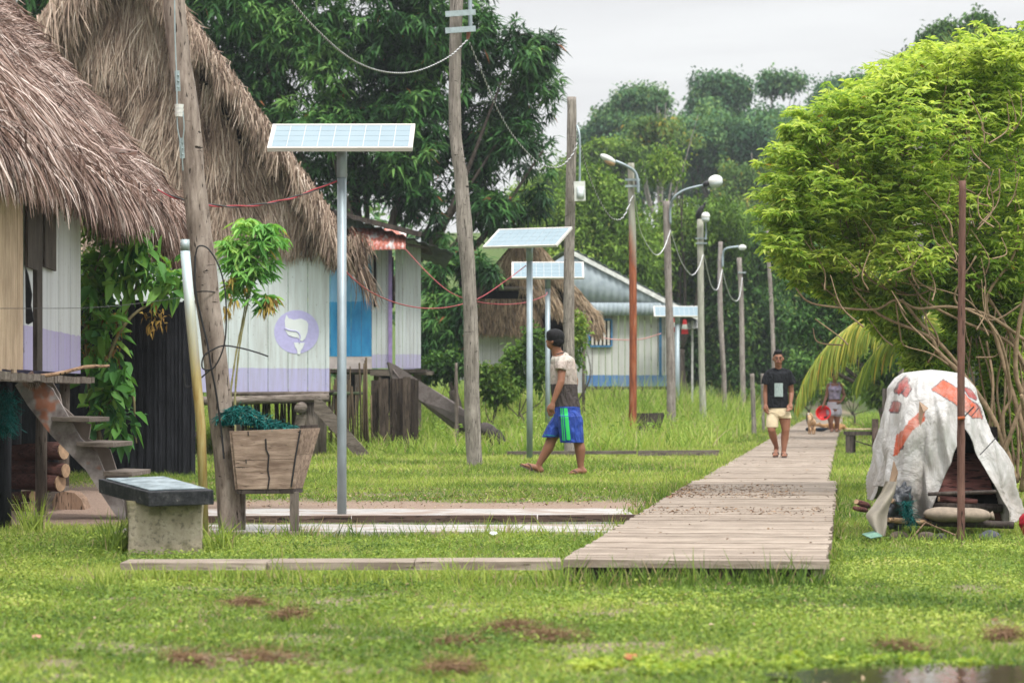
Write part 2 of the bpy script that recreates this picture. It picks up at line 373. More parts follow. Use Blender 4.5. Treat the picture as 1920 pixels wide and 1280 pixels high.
el, az = R(SUN_EL), R(SUN_AZ); sd = Vector((math.sin(az)*math.cos(el), math.cos(az)*math.cos(el), math.sin(el)))
so.rotation_euler = sd.to_track_quat('Z', 'Y').to_euler(); so.location = (0,0,60)
sc.view_settings.view_transform = 'Standard'; sc.view_settings.look = 'None'; sc.view_settings.exposure = .12; sc.view_settings.gamma = 1
sc.render.engine = 'CYCLES'; cy = sc.cycles; cy.use_denoising = True; cy.max_bounces = 6; cy.diffuse_bounces = 3; cy.glossy_bounces = 2
cy.transmission_bounces = 3; cy.transparent_max_bounces = 4; cy.volume_bounces = 0; cy.use_adaptive_sampling = True; cy.adaptive_threshold = .02; cy.caustics_reflective = False; cy.caustics_refractive = False
try: cy.denoiser = 'OPENIMAGEDENOISE'; cy.denoising_input_passes = 'RGB_ALBEDO_NORMAL'
except Exception: pass
hz = MB(); hz.box((10,200,26), (420,420,60))
m = bpy.data.materials.new('pale_haze'); m.use_nodes = True; nt = m.node_tree; nt.nodes.remove(nt.nodes['Principled BSDF'])
pv = nt.nodes.new('ShaderNodeVolumePrincipled'); pv.inputs['Density'].default_value = .00036; pv.inputs['Color'].default_value = (.86,.93,1,1); pv.inputs['Anisotropy'].default_value = .1
nt.links.new(pv.outputs[0], nt.nodes['Material Output'].inputs['Volume'])
HAZE = hz.build('haze', m); tag(HAZE, kind='stuff')

# ---------------------------------------------------------------- ground
def bare(x, y):
    x = np.asarray(x, float); y = np.asarray(y, float); wl = walk_c(y)-.75
    b = np.zeros(np.broadcast(x, y).shape)
    n = fbm(x, y, 1.3, 21); n2 = fbm(x, y, 5, 33)
    # dirt strip beyond the side slab
    left = nsm((wl+.1-x)/.3)
    b = np.maximum(b, left*nsm((y-25.0)/.3)*nsm((26.9+n*1.2-y)/1.2)*.95)
    b = np.maximum(b, left*nsm((y-26)/.5)*nsm((30.5-y)/2.5)*.62*nsm((n2-.42)/.2))
    b = np.maximum(b, nsm((-3.05-x+(n-.5)*.6)/.3)*nsm((y-22.6)/.5)*nsm((33-y)/4))        # yard under the first house
    n3 = fbm(x, y, 3.4, 44, 4); b = np.maximum(b, .72*nsm((n3-.585)/.05)*nsm((n-.40)/.12)*nsm((18-y)/1.5))                    # scuffed spots in front
    b = np.maximum(b, .75*nsm((n2-.5)/.1)*nsm((.35-np.abs(x-(walk_c(y)+1.25)))/.3)*nsm((y-19)/2)*nsm((32-y)/6))
    b = np.maximum(b, nsm((.7-np.abs(y-92))/.7)*0)
    b = np.maximum(b, nsm((y-72)/3)*nsm((.9-np.abs(x-walk_c(y)-.2))/.5)*.9)
    return b
xs = np.concatenate([np.linspace(-160,-14,30), np.linspace(-13.5,16,240), np.linspace(17,190,34)])
ys = np.concatenate([np.linspace(-4,8,8), np.linspace(8.2,34,180), np.linspace(34.4,112,120), np.linspace(114,640,60)])
X, Y = np.meshgrid(xs, ys); Z = gzn(X, Y)
nx, ny = len(xs), len(ys); i = np.arange(nx-1)[None,:]+np.arange(ny-1)[:,None]*nx
q = np.stack([i, i+1, i+nx+1, i+nx], -1).reshape(-1,4)
m, nt, b = nm('soil_and_turf', .95, .1)
na = n_noise(nt, n_coord(nt), 9, 6, .6); nb = n_noise(nt, n_coord(nt), 60, 4, .6)
turf = n_ramp(nt, na, [(.3, (.045,.075,.018)), (.7, (.10,.15,.035))]); soil = n_ramp(nt, nb, [(.25, (.15,.095,.07)), (.75, (.38,.29,.235))])
nt.links.new(n_mix(nt, n_attr(nt), turf, soil), b.inputs['Base Color']); n_bump(nt, b, nb, .7, .02)
g = npmesh('ground', np.stack([X,Y,Z],-1), q, m, None, bare(X, Y), True); tag(g, kind='structure')

# boardwalk
WD = Vector((.118,1,0)).normalized(); WS = Vector((1,-.118,0)).normalized()
mb = MB(); t = 0.0; y0 = 16.62
while y0+t < 104:
    yy = y0+t; bw = .19+random.random()*.04; hw = .775 if yy < 31 else .70
    c = Vector((walk_c(yy)+(.02 if yy < 31 else 0), yy+bw/2, 0)); zt = wz(yy)+random.uniform(-.0025,.0025)
    if random.random() < .03: zt -= .01
    l = c-WS*(hw+random.uniform(-.015,.015)); r_ = c+WS*(hw+random.uniform(-.015,.015)); h = WD*(bw-.0035)/2; th = .045
    mb.hexa([(*(l-h).xy, zt-th), (*(r_-h).xy, zt-th), (*(r_+h).xy, zt-th), (*(l+h).xy, zt-th), (*(l-h).xy, zt), (*(r_-h).xy, zt), (*(r_+h).xy, zt), (*(l+h).xy, zt)])
    t += bw
for s in (-1, 1):          # bearers under both edges
    for ya, yb, hw in ((16.66, 31, .73), (31, 100, .66)):
        n = 24
        for k in range(n):
            a, bb = ya+(yb-ya)*k/n, ya+(yb-ya)*(k+1)/n
            pa = Vector((walk_c(a),a,wz(a)-.10))+WS*hw*s; pb = Vector((walk_c(bb),bb,wz(bb)-.10))+WS*hw*s
            mb.bar(pa, pb, .06, .09, rnd=.9)
fb = MB(); fb.box((walk_c(16.6)+.02, 16.70, .04), (1.50, .035, .085), (0,0,-.118), rnd=.9); tag(fb.build('boardwalk_bearer', M['dark_wood']), kind='structure')
bwk = mb.build('boardwalk', M['deck']); tag(bwk, kind='structure')
# long plank running left from the walkway's front corner
mb = MB(); xa = -2.29; xb = walk_c(16.6)-.76
for k in range(3):
    a = xa+(xb-xa)*k/3; b_ = xa+(xb-xa)*(k+1)/3-.006
    mb.hexa([(a,16.62,.072),(b_,16.60,.072),(b_,17.0,.072),(a,17.02,.072),(a,16.62,.112+.004*k),(b_,16.60,.114+.004*k),(b_,17.0,.114+.004*k),(a,17.02,.112+.004*k)])
o = mb.build('plank', M['deck']); tag(o, 'long pale plank lying low in the grass in front of the stone pedestal', 'plank')
# side slabs
def slab(name, x0, x1, y0, y1, z, mat, kind=None):
    mb = MB(); n = 30
    for k in range(n):
        a, b_ = x0+(x1-x0)*k/n, x0+(x1-x0)*(k+1)/n
        fy = lambda x: .05*math.sin(x*3)+.03*math.sin(x*11)
        mb.add([(a,y0+fy(a)*.3,z),(b_,y0+fy(b_)*.3,z),(b_,y1+fy(b_),z),(a,y1+fy(a),z),(a,y0+fy(a)*.3,z-.09),(b_,y0+fy(b_)*.3,z-.09)], [(0,1,2,3),(0,4,5,1)], .3)
    o = mb.build(name, mat); tag(o, kind='structure'); return o
m, nt, b = nm('wet_pale_concrete', .35, .5); n1 = n_noise(nt, n_coord(nt), 2.2, 6, .6); n2 = n_noise(nt, n_coord(nt), 25, 5)
c = n_ramp(nt, n1, [(.40, (.24,.185,.15)), (.54, (.36,.345,.33)), (.7, (.44,.44,.44))]); c = n_mix(nt, n_ramp(nt, n2, [(.3, .5), (.6, 0.0)]), c, (.30,.25,.21))
nt.links.new(c, b.inputs['Base Color']); nt.links.new(n_ramp(nt, n1, [(.45, .8), (.6, .3)]), b.inputs['Roughness']); n_bump(nt, b, n2, .2, .01); M['slab'] = m
slab('path', -3.0, 1.02, 23.12, 25.25, .082, M['slab'])
slab('path', -3.0, .90, 21.5, 22.75, .058, M['slab'])
mb = MB()
for k, (a, b_) in enumerate(((-3.05,-1.3),(-1.29,.2),(.21,1.03))): mb.bar((a,22.93,.088+.004*k), (b_,22.93,.092+.004*k), .10, .055)
o = mb.build('kerb_beam', wood('wet_dark_beam', (.10,.065,.05), (.20,.14,.115), grain=(1.5,12,12))); tag(o, 'thin dark wooden edging beam beside the wet white slab', 'beam')
mb = MB(); a = P(950, 851, 43.5); b_ = P(1345, 853, 43.5); z0 = gz(a.x, 43.5)+.05
for k in range(2):
    p = a.lerp(b_, k*.62); q_ = a.lerp(b_, .615 if k == 0 else 1); mb.bar((p.x,43.5-.3*k,z0+.02), (q_.x,43.4-.3*k,z0+.03), .16, .05+.03*k)
o = mb.build('edging_board', M['mid_wood']); tag(o, 'low grey board edging across the grass behind the walking man', 'board')

# ---------------------------------------------------------------- turf
def in_walk(x, y, m=0): return (np.abs(x-walk_c(y)-.02) < (np.where(y < 31, .775, .70)+m)) & (y > 16.55-m)
def sample(n, y0, y1, side=1.9):
    # uniform over a wedge a little wider than the view
    y = np.sqrt(y0**2+(y1**2-y0**2)*rng.random(n)); hwid = .185*y+side; x = (rng.random(n)*2-1)*hwid; return x, y
gv, gq, gr = [], [], []; off = 0
def add_strips(v, q, r):
    global off
    gv.append(v); gq.append(q+off); gr.append(r); off += len(v)
def blades(x, y, L, w, lean=.7, grav=.25, seg=2, c0=.45, cv=.16):
    z = gzn(x, y); N = len(x)
    d = np.stack([rng.normal(size=N)*lean, rng.normal(size=N)*lean, np.ones(N)], 1)
    v, q, k = strips(np.stack([x,y,z-.005],1), d, L, w, grav, seg, .05, taper=(1,.85,.5,.12))
    r = np.clip(c0+(fbm(x, y, .7, 50)-.5)*.9+rng.normal(size=N)*cv, 0, .95); dead = rng.random(N) < .06+.08*nsm((fbm(x, y, 1.7, 52)-.5)/.15); r[dead] = 1.0
    add_strips(v, q, np.repeat(r, k))
def pud(x, y, m=0): return (((x-1.72)/(.60+m))**2+((y-10.72-.12*np.sin(x*7))/(.42+m))**2) < 1+.25*np.sin(x*23)
def keepmask(x, y):
    k = ~in_walk(x, y)
    k &= ~((x > -3.0) & (x < 1.0) & (((y > 23.1) & (y < 25.2)) | ((y > 21.6) & (y < 22.72)) | ((y > 22.85) & (y < 23.0))))
    k &= ~((x > -2.29) & (x < .45) & (y > 16.6) & (y < 17.0))
    k &= ~((np.abs(x+2.38) < .27) & (np.abs(y-19.5) < .27))
    k &= ~pud(x, y)
    k &= rng.random(len(x)) > bare(x, y)*1.05
    return k
for (y0, y1, n, L0, L1, w0, w1, lean) in ((8.5,16.5,150000,.025,.065,.005,.010,.9), (16.5,24,150000,.03,.075,.005,.010,.8), (24,34,150000,.03,.08,.008,.014,.8),
                                    (34,52,140000,.04,.10,.012,.022,.7), (52,78,70000,.05,.14,.02,.035,.7), (78,112,30000,.08,.2,.04,.06,.7)):
    x, y = sample(n, y0, y1); k = keepmask(x, y); x, y = x[k], y[k]; N = len(x)
    cl_ = fbm(x, y, 2.5, 61)
    L = (L0+(L1-L0)*rng.random(N))*(.55+.9*cl_); blades(x, y, L, w0+(w1-w0)*rng.random(N), lean, c0=.5 if y0 > 16 else .44)
# broad little leaves of creeping turf plants close to the camera
x, y = sample(120000, 8.5, 21, .8); k = keepmask(x, y); x, y = x[k], y[k]; k = fbm(x, y, 1.8, 71) > .40; x, y = x[k], y[k]; N = len(x)
c = np.stack([x, y, gzn(x, y)+rng.random(N)*.045], 1); d = np.stack([rng.normal(size=N), rng.normal(size=N), rng.random(N)*.8], 1)
v, q = leaves(c, d, .014+.02*rng.random(N), .009+.010*rng.random(N)); r = np.clip(.42+(fbm(x, y, 1.1, 51)-.5)*1.1+rng.normal(size=N)*.14, 0, .95); add_strips(v, q, np.repeat(r, 4))
# taller tufts: along the walkway front, pedestal, posts, tarp
def tufts(n, fx, fy, L0, L1, w0=.006, w1=.012, c0=.45, lean=.35, grav=.35):
    x = fx(n); y = fy(n); k = ~in_walk(x, y); x, y = x[k], y[k]; N = len(x)
    blades(x, y, L0+(L1-L0)*rng.random(N)**1.6, w0+(w1-w0)*rng.random(N), lean, grav, 3, c0)
U = lambda a, b: (lambda n: a+(b-a)*rng.random(n))
def Cl(c, s, m=9):
    cs = c+rng.normal(size=m)*s
    return lambda n: cs[rng.integers(0, m, n)]+rng.normal(size=n)*.03
tufts(2600, U(-2.4,1.9), lambda n: 16.45-np.abs(rng.normal(size=n))*.12, .05, .17)
tufts(240, lambda n: rng.choice([-1.3,-.4,.3,.75,1.05,1.6], n)+rng.normal(size=n)*.09, lambda n: 16.4+rng.normal(size=n)*.08, .12, .26)
tufts(150, lambda n: -2.72+rng.normal(size=n)*.05, lambda n: 19.5+rng.normal(size=n)*.08, .15, .34, .008, .014)
tufts(110, lambda n: -2.02+rng.normal(size=n)*.05, lambda n: 19.6+rng.normal(size=n)*.08, .12, .30, .008, .014)
tufts(120, lambda n: -3.75+rng.normal(size=n)*.05, lambda n: 22.2+rng.normal(size=n)*.08, .15, .35, .008, .014)
tufts(500, U(-2.6,.5), lambda n: 21.2+rng.normal(size=n)*.15, .06, .2)
tufts(500, U(2.7,4.2), lambda n: 20.4+rng.normal(size=n)*.25, .05, .17)
for ya in range(17, 60, 1):
    for s in (-1, 1):
        n = 60; tufts(n, lambda n: walk_c(ya)+s*(.80 if ya < 31 else .76)+s*np.abs(rng.normal(size=n))*.08, lambda n: ya+rng.random(n), .05, .15, .008, .014)
GM = leafmat('turf_blades', [(0,(.05,.10,.020)),(.35,(.15,.235,.042)),(.6,(.285,.37,.072)),(.85,(.43,.485,.12)),(.96,(.42,.42,.16)),(1,(.38,.30,.18))], .3, .55)
o = npmesh('grass', np.concatenate(gv), np.concatenate(gq), GM, None, np.concatenate(gr)); tag(o, 'short bright green lawn grass with bare scuffed spots', 'grass', kind='stuff')
# tall weeds in the back left meadow
gv, gq, gr = [], [], []; off = 0
n = 60000; y = 43.8+62*rng.random(n)**1.5; x = walk_c(y)-1.4-rng.random(n)**.85*(5+.12*y)
k = (fbm(x, y, .6, 80) > .34) & (x > -.185*y-1) & (y > 44+1.5*fbm(x, y, .5, 9)+np.clip((x-1.2)*2.5, 0, 12)); x, y = x[k], y[k]; N = len(x)
L = (.12+.46*rng.random(N))*(.5+fbm(x, y, .5, 81))*nsm((y-43)/9+.25)*(1+.9*nsm((y-62)/10)); blades(x, y, L, .012+.02*rng.random(N), .35, .5, 3, .55, .15)
n = 16000; y = 66+40*rng.random(n); x = walk_c(y)+1.3+rng.random(n)*6; blades(x, y, .12+.3*rng.random(n), .02+.02*rng.random(n), .35, .5, 3, .5)
x, y = sample(26000, 46, 90, 1); k = (x < walk_c(y)-1.4) & (fbm(x, y, .7, 85) > .5) & (y > 47+np.clip((x-1.2)*2.5, 0, 12)); x, y = x[k], y[k]; N = len(x)
c = np.stack([x, y, gzn(x, y)+rng.random(N)*.42], 1); d = np.stack([rng.normal(size=N), rng.normal(size=N), rng.normal(size=N)*.4+.2], 1)
v, q = leaves(c, d, .07+.07*rng.random(N), .03+.03*rng.random(N)); add_strips(v, q, np.repeat(np.clip(.4+rng.normal(size=N)*.15,0,.8), 4))
WM = leafmat('meadow_weeds', [(0,(.06,.13,.02)),(.35,(.16,.27,.04)),(.6,(.29,.40,.075)),(.85,(.43,.50,.14)),(.96,(.42,.44,.16)),(1,(.40,.34,.20))], .35, .6)
o = npmesh('weeds', np.concatenate(gv), np.concatenate(gq), WM, None, np.concatenate(gr)); tag(o, 'tall pale green weeds in the meadow behind the walking man', 'weeds', kind='stuff')
# dead leaves and twigs littered about
gv, gq, gr = [], [], []; off = 0
y = np.concatenate([26.0+3.4*rng.random(1100), 22.6+1.4*rng.random(300), 17+60*rng.random(420)]); s = rng.random(len(y)); x = walk_c(y)+(s-.5)*1.5
x[:950] = walk_c(y[:950])-.75+rng.random(950)**1.6*1.2
z = np.array([wz(a) for a in y])+.006; N = len(x)
c = np.stack([x,y,z],1); d = np.stack([rng.normal(size=N), rng.normal(size=N), rng.normal(size=N)*.15+.05],1)
v, q = leaves(c, d, .012+.045*rng.random(N)**3, .006+.010*rng.random(N), fold=.4, droop=0); add_strips(v, q, np.repeat(rng.random(N)*.8, 4))
y = np.concatenate([25.3+4*rng.random(900), 9+9*rng.random(260)]); N = len(y); x = np.where(np.arange(N) < 900, -2.5+4.6*rng.random(N), (rng.random(N)*2-1)*.2*y)
k = ~in_walk(x, y, .05); x, y = x[k], y[k]; N = len(x)
c = np.stack([x,y,gzn(x,y)+.03],1); d = np.stack([rng.normal(size=N), rng.normal(size=N), rng.normal(size=N)*.2],1)
v, q = leaves(c, d, .012+.045*rng.random(N)**3, .008+.012*rng.random(N), fold=.5, droop=0); add_strips(v, q, np.repeat(rng.random(N), 4))
LM = leafmat('fallen_leaf', [(0,(.05,.03,.02)),(.4,(.17,.10,.065)),(.75,(.34,.22,.13)),(1,(.50,.40,.28))], .1, .8)
o = npmesh('leaf_litter', np.concatenate(gv), np.concatenate(gq), LM, None, np.concatenate(gr)); tag(o, 'scattered dead leaves and bits of straw on boards and turf', 'leaf litter', kind='stuff')
# clumps of dead grass in the foreground
i = 0
for (px, py, s) in ((495,1240,.085), (860,1210,.05), (1030,1200,.07),(545,1158,.055),(462,1136,.04),(350,1240,.05),(850,1265,.06),(1690,1225,.06),(1880,1200,.06),(960,1185,.05)):
    d_ = F*(CH-.01)/(py-HZ); c = G(px, d_); n = 520; s *= rng.uniform(.5,.85)
    an_ = rng.uniform(-.6,.6); qx, qy = rng.normal(size=n)*s*rng.uniform(1.2,2.0), rng.normal(size=n)*s*.7; p0 = np.array(c)+np.stack([qx*math.cos(an_)-qy*math.sin(an_), qx*math.sin(an_)*2+qy, rng.normal(size=n)*s*.2+0*qx+mn.noise(c*5)*0], 1); p0[:,2] = gzn(p0[:,0],p0[:,1])+.02+np.abs(rng.normal(size=n))*s*.45
    dd = rng.normal(size=(n,3))*np.array([1,1,.45]); v, q, k = strips(p0, dd, .03+.08*rng.random(n), np.full(n,.0035), .3, 2, .3)
    o = npmesh('dead_grass_clump', v, q, LM, None, np.repeat(.25+.5*rng.random(n), k))
    lab = ['large brown tuft of dead grass low in the left foreground','brown dead grass tuft at the bottom edge centre','ragged brown dead grass patch right of the large tuft','small brown tuft left of centre in the foreground lawn','dark brown tuft nearest the stone pedestal','faint brown tuft at the bottom left of the large tuft','brown tuft lowest in the frame beside the lawn centre','brown tuft of roots in the lower right foreground','brown tuft nearest the right frame edge','thin brown straw patch in the middle of the foreground'][i]
    tag(o, lab, 'grass clump', 'dead grass clumps in the foreground lawn'); i += 1

# puddle in the lower right corner with leafy plants at its edge
mb = MB(); n_ = 60; c = V(1.72,10.72,.034); mb.add([V(c.x+.72*math.cos(a)*(1+.08*math.sin(a*7)), c.y+.50*math.sin(a)*(1+.08*math.sin(a*5)), .034) for a in np.linspace(0,2*math.pi,n_,endpoint=False)], [tuple(range(n_))])
m, nt, b = nm('still_puddle_water', .05, .5); b.inputs['Base Color'].default_value = (.035,.03,.02,1); n_bump(nt, b, n_noise(nt, n_coord(nt), 14, 2), .12, .01)
tag(mb.build('water', m), kind='structure')
pcs = []
for k in range(46):
    px = rng.uniform(1090,1830); y_ = 11.35+rng.normal()*.10 if px > 1350 else 11.15+rng.normal()*.12; p = G(px, y_); pcs.append((p.x, p.y, p.z+.02, .05, .05, .022))
YG = leafmat('bright_creeper_leaf', [(0,(.10,.20,.025)),(.5,(.24,.35,.045)),(1,(.42,.48,.09))], .35, .5)
o = crown('creeping_plants', pcs, 900, 4, .035, .018, YG, None, 'palmate', 0, 1, .2, .1, 3, .1, .2, sub=0); tag(o, 'bright yellow green creeping leaves along the puddle edge at the bottom', 'creeping plants', kind='stuff')
# ---------------------------------------------------------------- stone pedestal
t = thing('stone_pedestal', 'mossy concrete pedestal with a black rimmed slanted slab on top, low in the grass', 'pedestal', G(310,19.5))
m, nt, b = nm('mossy_concrete', .95, .15); n1 = n_noise(nt, n_coord(nt), 7, 7, .65); n2 = n_noise(nt, n_coord(nt), 40, 4); z = n_sep(nt, n_coord(nt))[2]
c = n_ramp(nt, n1, [(.3, (.24,.21,.15)), (.5, (.40,.345,.26)), (.7, (.52,.46,.36))])
x_ = n_math(nt, 'ABSOLUTE', n_sep(nt, n_coord(nt))[0], 0)
ms = n_math(nt, 'ADD', n_math(nt, 'SUBTRACT', n1, .62), n_math(nt, 'MULTIPLY', n_math(nt, 'ABSOLUTE', n_math(nt, 'SUBTRACT', z, .17)), 1.6))
c = n_mix(nt, n_ramp(nt, ms, [(.05, 0.0), (.2, .75)]), c, (.10,.095,.035)); c = n_mix(nt, n_ramp(nt, n2, [(.32, .6), (.45, 0.0)]), c, (.08,.075,.06))
nt.links.new(c, b.inputs['Base Color']); n_bump(nt, b, n2, .6, .012)
def frustum(mb, bx0, bx1, tx0, tx1, y0, y1, z0, z1, py0, py1, sk=0, **k): pass
a, b_, c_, d_ = P(238,1045,19.3), P(380,1045,19.3), P(384,1045,19.72), P(236,1045,19.75)
zb, zt = -.02, .37
mb = MB(); rows = 9; pts = []
for j in range(rows):
    f = j/(rows-1); z = zb+(zt-zb)*f; s = 1-.05*math.sin(f*3.1)
    ctr = (a+b_+c_+d_)/4
    ring = []
    for p, q_ in ((a,b_),(b_,c_),(c_,d_),(d_,a)):
        for k in range(5):
            v = p.lerp(q_, k/5); v = ctr+(v-ctr)*s; v.z = z; nn = mn.noise(v*9)*.010; ring.append(v+(v-ctr).normalized()*nn)
    pts.append(ring)
vs = [p for r_ in pts for p in r_]; fs = [(j*20+k, j*20+(k+1)%20, (j+1)*20+(k+1)%20, (j+1)*20+k) for j in range(rows-1) for k in range(20)]+[tuple(range(20)), tuple((rows-1)*20+k for k in range(20))]
mb.add(vs, fs); mb.build('base', m, t, True)
Fr, Rr, Bk, Lf = P(278,922,19.12), P(401,918,19.15), P(310,893,19.92), P(184,897,19.80)
nn = (Rr-Fr).cross(Bk-Rr).normalized(); dn = -nn*.10
mb = MB(); mb.hexa([Fr+dn, Rr+dn, Bk+dn, Lf+dn, Fr, Rr, Bk, Lf]); 
m, nt, b = nm('chipped_black_rim', .75, .3); n1 = n_noise(nt, n_coord(nt), 14, 7, .7)
nt.links.new(n_ramp(nt, n1, [(.45, (.018,.02,.024)), (.62, (.05,.05,.055)), (.72, (.28,.27,.25))]), b.inputs['Base Color']); n_bump(nt, b, n1, .7, .02)
mb.build('slab', m, t, False, bevel=.008)
cc = (Fr+Rr+Bk+Lf)/4
mb = MB(); q_ = [cc+(p-cc)*.86+nn*.003 for p in (Fr,Rr,Bk,Lf)]; mb.hexa([*[p for p in q_], *[p+nn*.006 for p in q_]])
m, nt, b = nm('worn_slate_top', .3, .6); n1 = n_noise(nt, n_coord(nt), 10, 7, .7); nt.links.new(n_ramp(nt, n1, [(.38, (.10,.14,.16)), (.55, (.26,.33,.37)), (.7, (.48,.55,.58))]), b.inputs['Base Color']); n_bump(nt, b, n1, .2, .01)
mb.build('inlay', m, t)
mb = MB(); mb.bar(P(325,1045,19.2), P(388,1045,19.2), .02, .012); o = mb.build('plastic_strip', plain('turquoise_plastic', (.12,.60,.42), .4)); tag(o, 'thin turquoise strip on the ground at the foot of the stone pedestal', 'strip')

# ---------------------------------------------------------------- poles
def pole(name, label, pts, d, wpx, mat, base_px=None, rough=.10, group='timber utility poles along the path', n=14, depth=None, cat='pole', seg=8):
    """pts: (px,py) from bottom to top at distance d; wpx: widths in px"""
    g0 = G(pts[0][0], d); t = thing(name, label, cat, g0, group)
    ps = [P(x, y, d) for x, y in pts]; ps[0].z = g0.z-.1
    path = cr(ps, seg); L = len(path)
    rad = [np.interp(i/(L-1)*(len(wpx)-1), range(len(wpx)), wpx)/F*d/2 for i in range(L)]
    mb = MB(); mb.tube(path, rad, n, True, rnd=.35, rough=rough); mb.build('shaft', mat, t, True)
    return t, path
def cable(name, label, pts, r, mat, seg=10, cat='cable', group=None, twist=None):
    path = cr([P(*p) if len(p) == 3 and not isinstance(p, Vector) else p for p in pts], seg)
    if twist:
        t = thing(name, label, cat, path[0], group)
        for s, mt in enumerate(twist[0]):
            q_ = []; acc = 0; fine = []
            for i in range(len(path)-1):
                for k in range(8): fine.append(path[i].lerp(path[i+1], k/8))
            for i, p in enumerate(fine):
                if i: acc += (p-fine[i-1]).length
                tt = (fine[min(i+1,len(fine)-1)]-fine[max(i-1,0)]).normalized(); u = tt.cross(Vector((0,0,1))).normalized(); v = tt.cross(u)
                an = acc/twist[1]*6.283+s*math.pi; q_.append(p+u*math.cos(an)*r+v*math.sin(an)*r)
            mb = MB(); mb.tube(q_, r*1.05, 6); mb.build('strand', mt, t, True)
        return t
    mb = MB(); mb.tube(path, r, 6); o = mb.build(name, mat, None, True); tag(o, label, cat, group); return o
POLES = 'timber utility poles along the path'
# big leaning pole close by
t1, path1 = pole('utility_pole', 'thick leaning timber pole with steel straps and cables beside the planter box', [(434,1004),(424,880),(400,640),(372,420),(352,220),(330,40),(318,-120),(308,-300)], 21.8, [42,44,46,46,44,40,44,44], M['pole_brown'], rough=.14, seg=12)
def bit(parent, name, mb, mat): return mb.build(name, mat, parent, False)
for py, x in ((152,333), (278,341)):
    mb = MB(); mb.box(P(x,py,21.58), (.035,.02,.155), (0,R(-3),0))
    for k in (-1,0,1): mb.ell(P(x+1,py+k*11,21.56), (.007,.012,.007), nu=8, nv=5)
    bit(t1, 'steel_strap', mb, M['clamp'])
mb = MB()
for k in range(3): mb.tube([P(336,196+k*8,21.55), P(336,203+k*8,21.55)], [.036,.030], 12)
bit(t1, 'insulator', mb, M['white_plastic'])
mb = MB(); mb.tube(cr([P(327,-60,21.58),P(328,60,21.57),P(331,140,21.56),P(332,200,21.54),P(333,240,21.54),P(340,278,21.55),P(343,320,21.58)],6), .005, 6); mb.tube(cr([P(343,210,21.54),P(345,240,21.54),P(342,268,21.55)],5), .005, 6); bit(t1, 'earth_wire', mb, M['clamp'])
mb = MB(); mb.tube(cr([P(366,480,21.5),P(372,462,21.5),P(390,466,21.5),P(410,498,21.5),P(422,545,21.5),P(424,610,21.5),P(418,655,21.5),P(400,690,21.5),P(380,690,21.5),P(382,668,21.5),P(400,655,21.5),P(420,648,21.5),P(450,652,21.5),P(480,660,21.5),P(503,668,21.5)],8), .006, 6)
mb.tube(cr([P(366,480,21.52),P(366,540,21.52),P(378,600,21.55),P(388,640,21.55),P(396,690,21.55),P(404,730,21.57),P(414,800,21.6),P(420,860,21.6)],8), .008, 6)
mb.tube(cr([P(345,700,21.5),P(350,726,21.5),P(372,712,21.5),P(398,690,21.5)],8), .006, 6); bit(t1, 'loose_wire', mb, M['black'])
mb = MB(); mb.tube([P(366+22*math.cos(a)+22*0+18, 550-4*math.sin(a), 21.8-.13*math.sin(a)) for a in np.linspace(-.3,3.5,12)], .005, 6); bit(t1, 'binding', mb, M['black'])
# galvanised pipe leaning against it
m, nt, b = nm('stained_galvanised_pipe', .5, .4, .3); n = n_noise(nt, n_coord(nt, (14,14,1.5)), 2, 5, .6); z = n_sep(nt, n_coord(nt))[2]
c = n_mix(nt, n_math(nt, 'MULTIPLY', n_math(nt, 'SUBTRACT', n_math(nt, 'ADD', 1.75, n_math(nt, 'MULTIPLY', n, .7)), z), 1.1, True), n_ramp(nt, n, [(.3, (.42,.55,.60)), (.7, (.55,.66,.70))]), n_ramp(nt, n, [(.3, (.30,.19,.05)), (.6, (.46,.38,.17)), (.8, (.42,.45,.36))]))
nt.links.new(c, b.inputs['Base Color'])
t = thing('metal_pipe', 'pale galvanised pipe with yellow rust stains leaning beside the thick timber pole', 'pipe', G(384,21.4))
mb = MB(); mb.tube([V(*G(384,21.4))-V(0,0,.05), P(377,800,21.45), P(358,600,21.45), P(347,470,21.45)], [.033,.036,.040,.036], 14); mb.build('shaft', m, t, True)
mb = MB(); mb.tube([P(347,470,21.45), P(347,449,21.45)], [.037,.034], 14); mb.build('cap', M['clamp'], t, True)
# second tall crooked pole
t2, path2 = pole('utility_pole', 'tall crooked grey timber pole left of the walking man, with two steel crossbars', [(890,878),(885,740),(881,560),(872,440),(864,330),(854,250),(853,120),(856,0),(857,-120)], 37.8, [29,29,26,29,25,23,23,24,24], M['pole'], rough=.13, seg=10)
for py in (25,56):
    mb = MB(); mb.bar(P(835,py+2,37.62), P(892,py-2,37.62), .03, .075); bit(t2, 'crossbar', mb, M['clamp']); mb = MB(); mb.bar(P(835,py+2,38.0), P(892,py-2,38.0), .03, .075); bit(t2, 'crossbar', mb, M['clamp'])
mb = MB(); mb.tube([P(881,-120,37.8), P(881,-20,37.8), P(882,56,37.8)], .028, 12); bit(t2, 'lamp_pipe', mb, M['galv'])
mb = MB(); mb.tube([P(879,60,37.7), P(877,74,37.7)], [.03,.02], 10); bit(t2, 'insulator', mb, plain('brown_ceramic', (.25,.10,.07), .3))
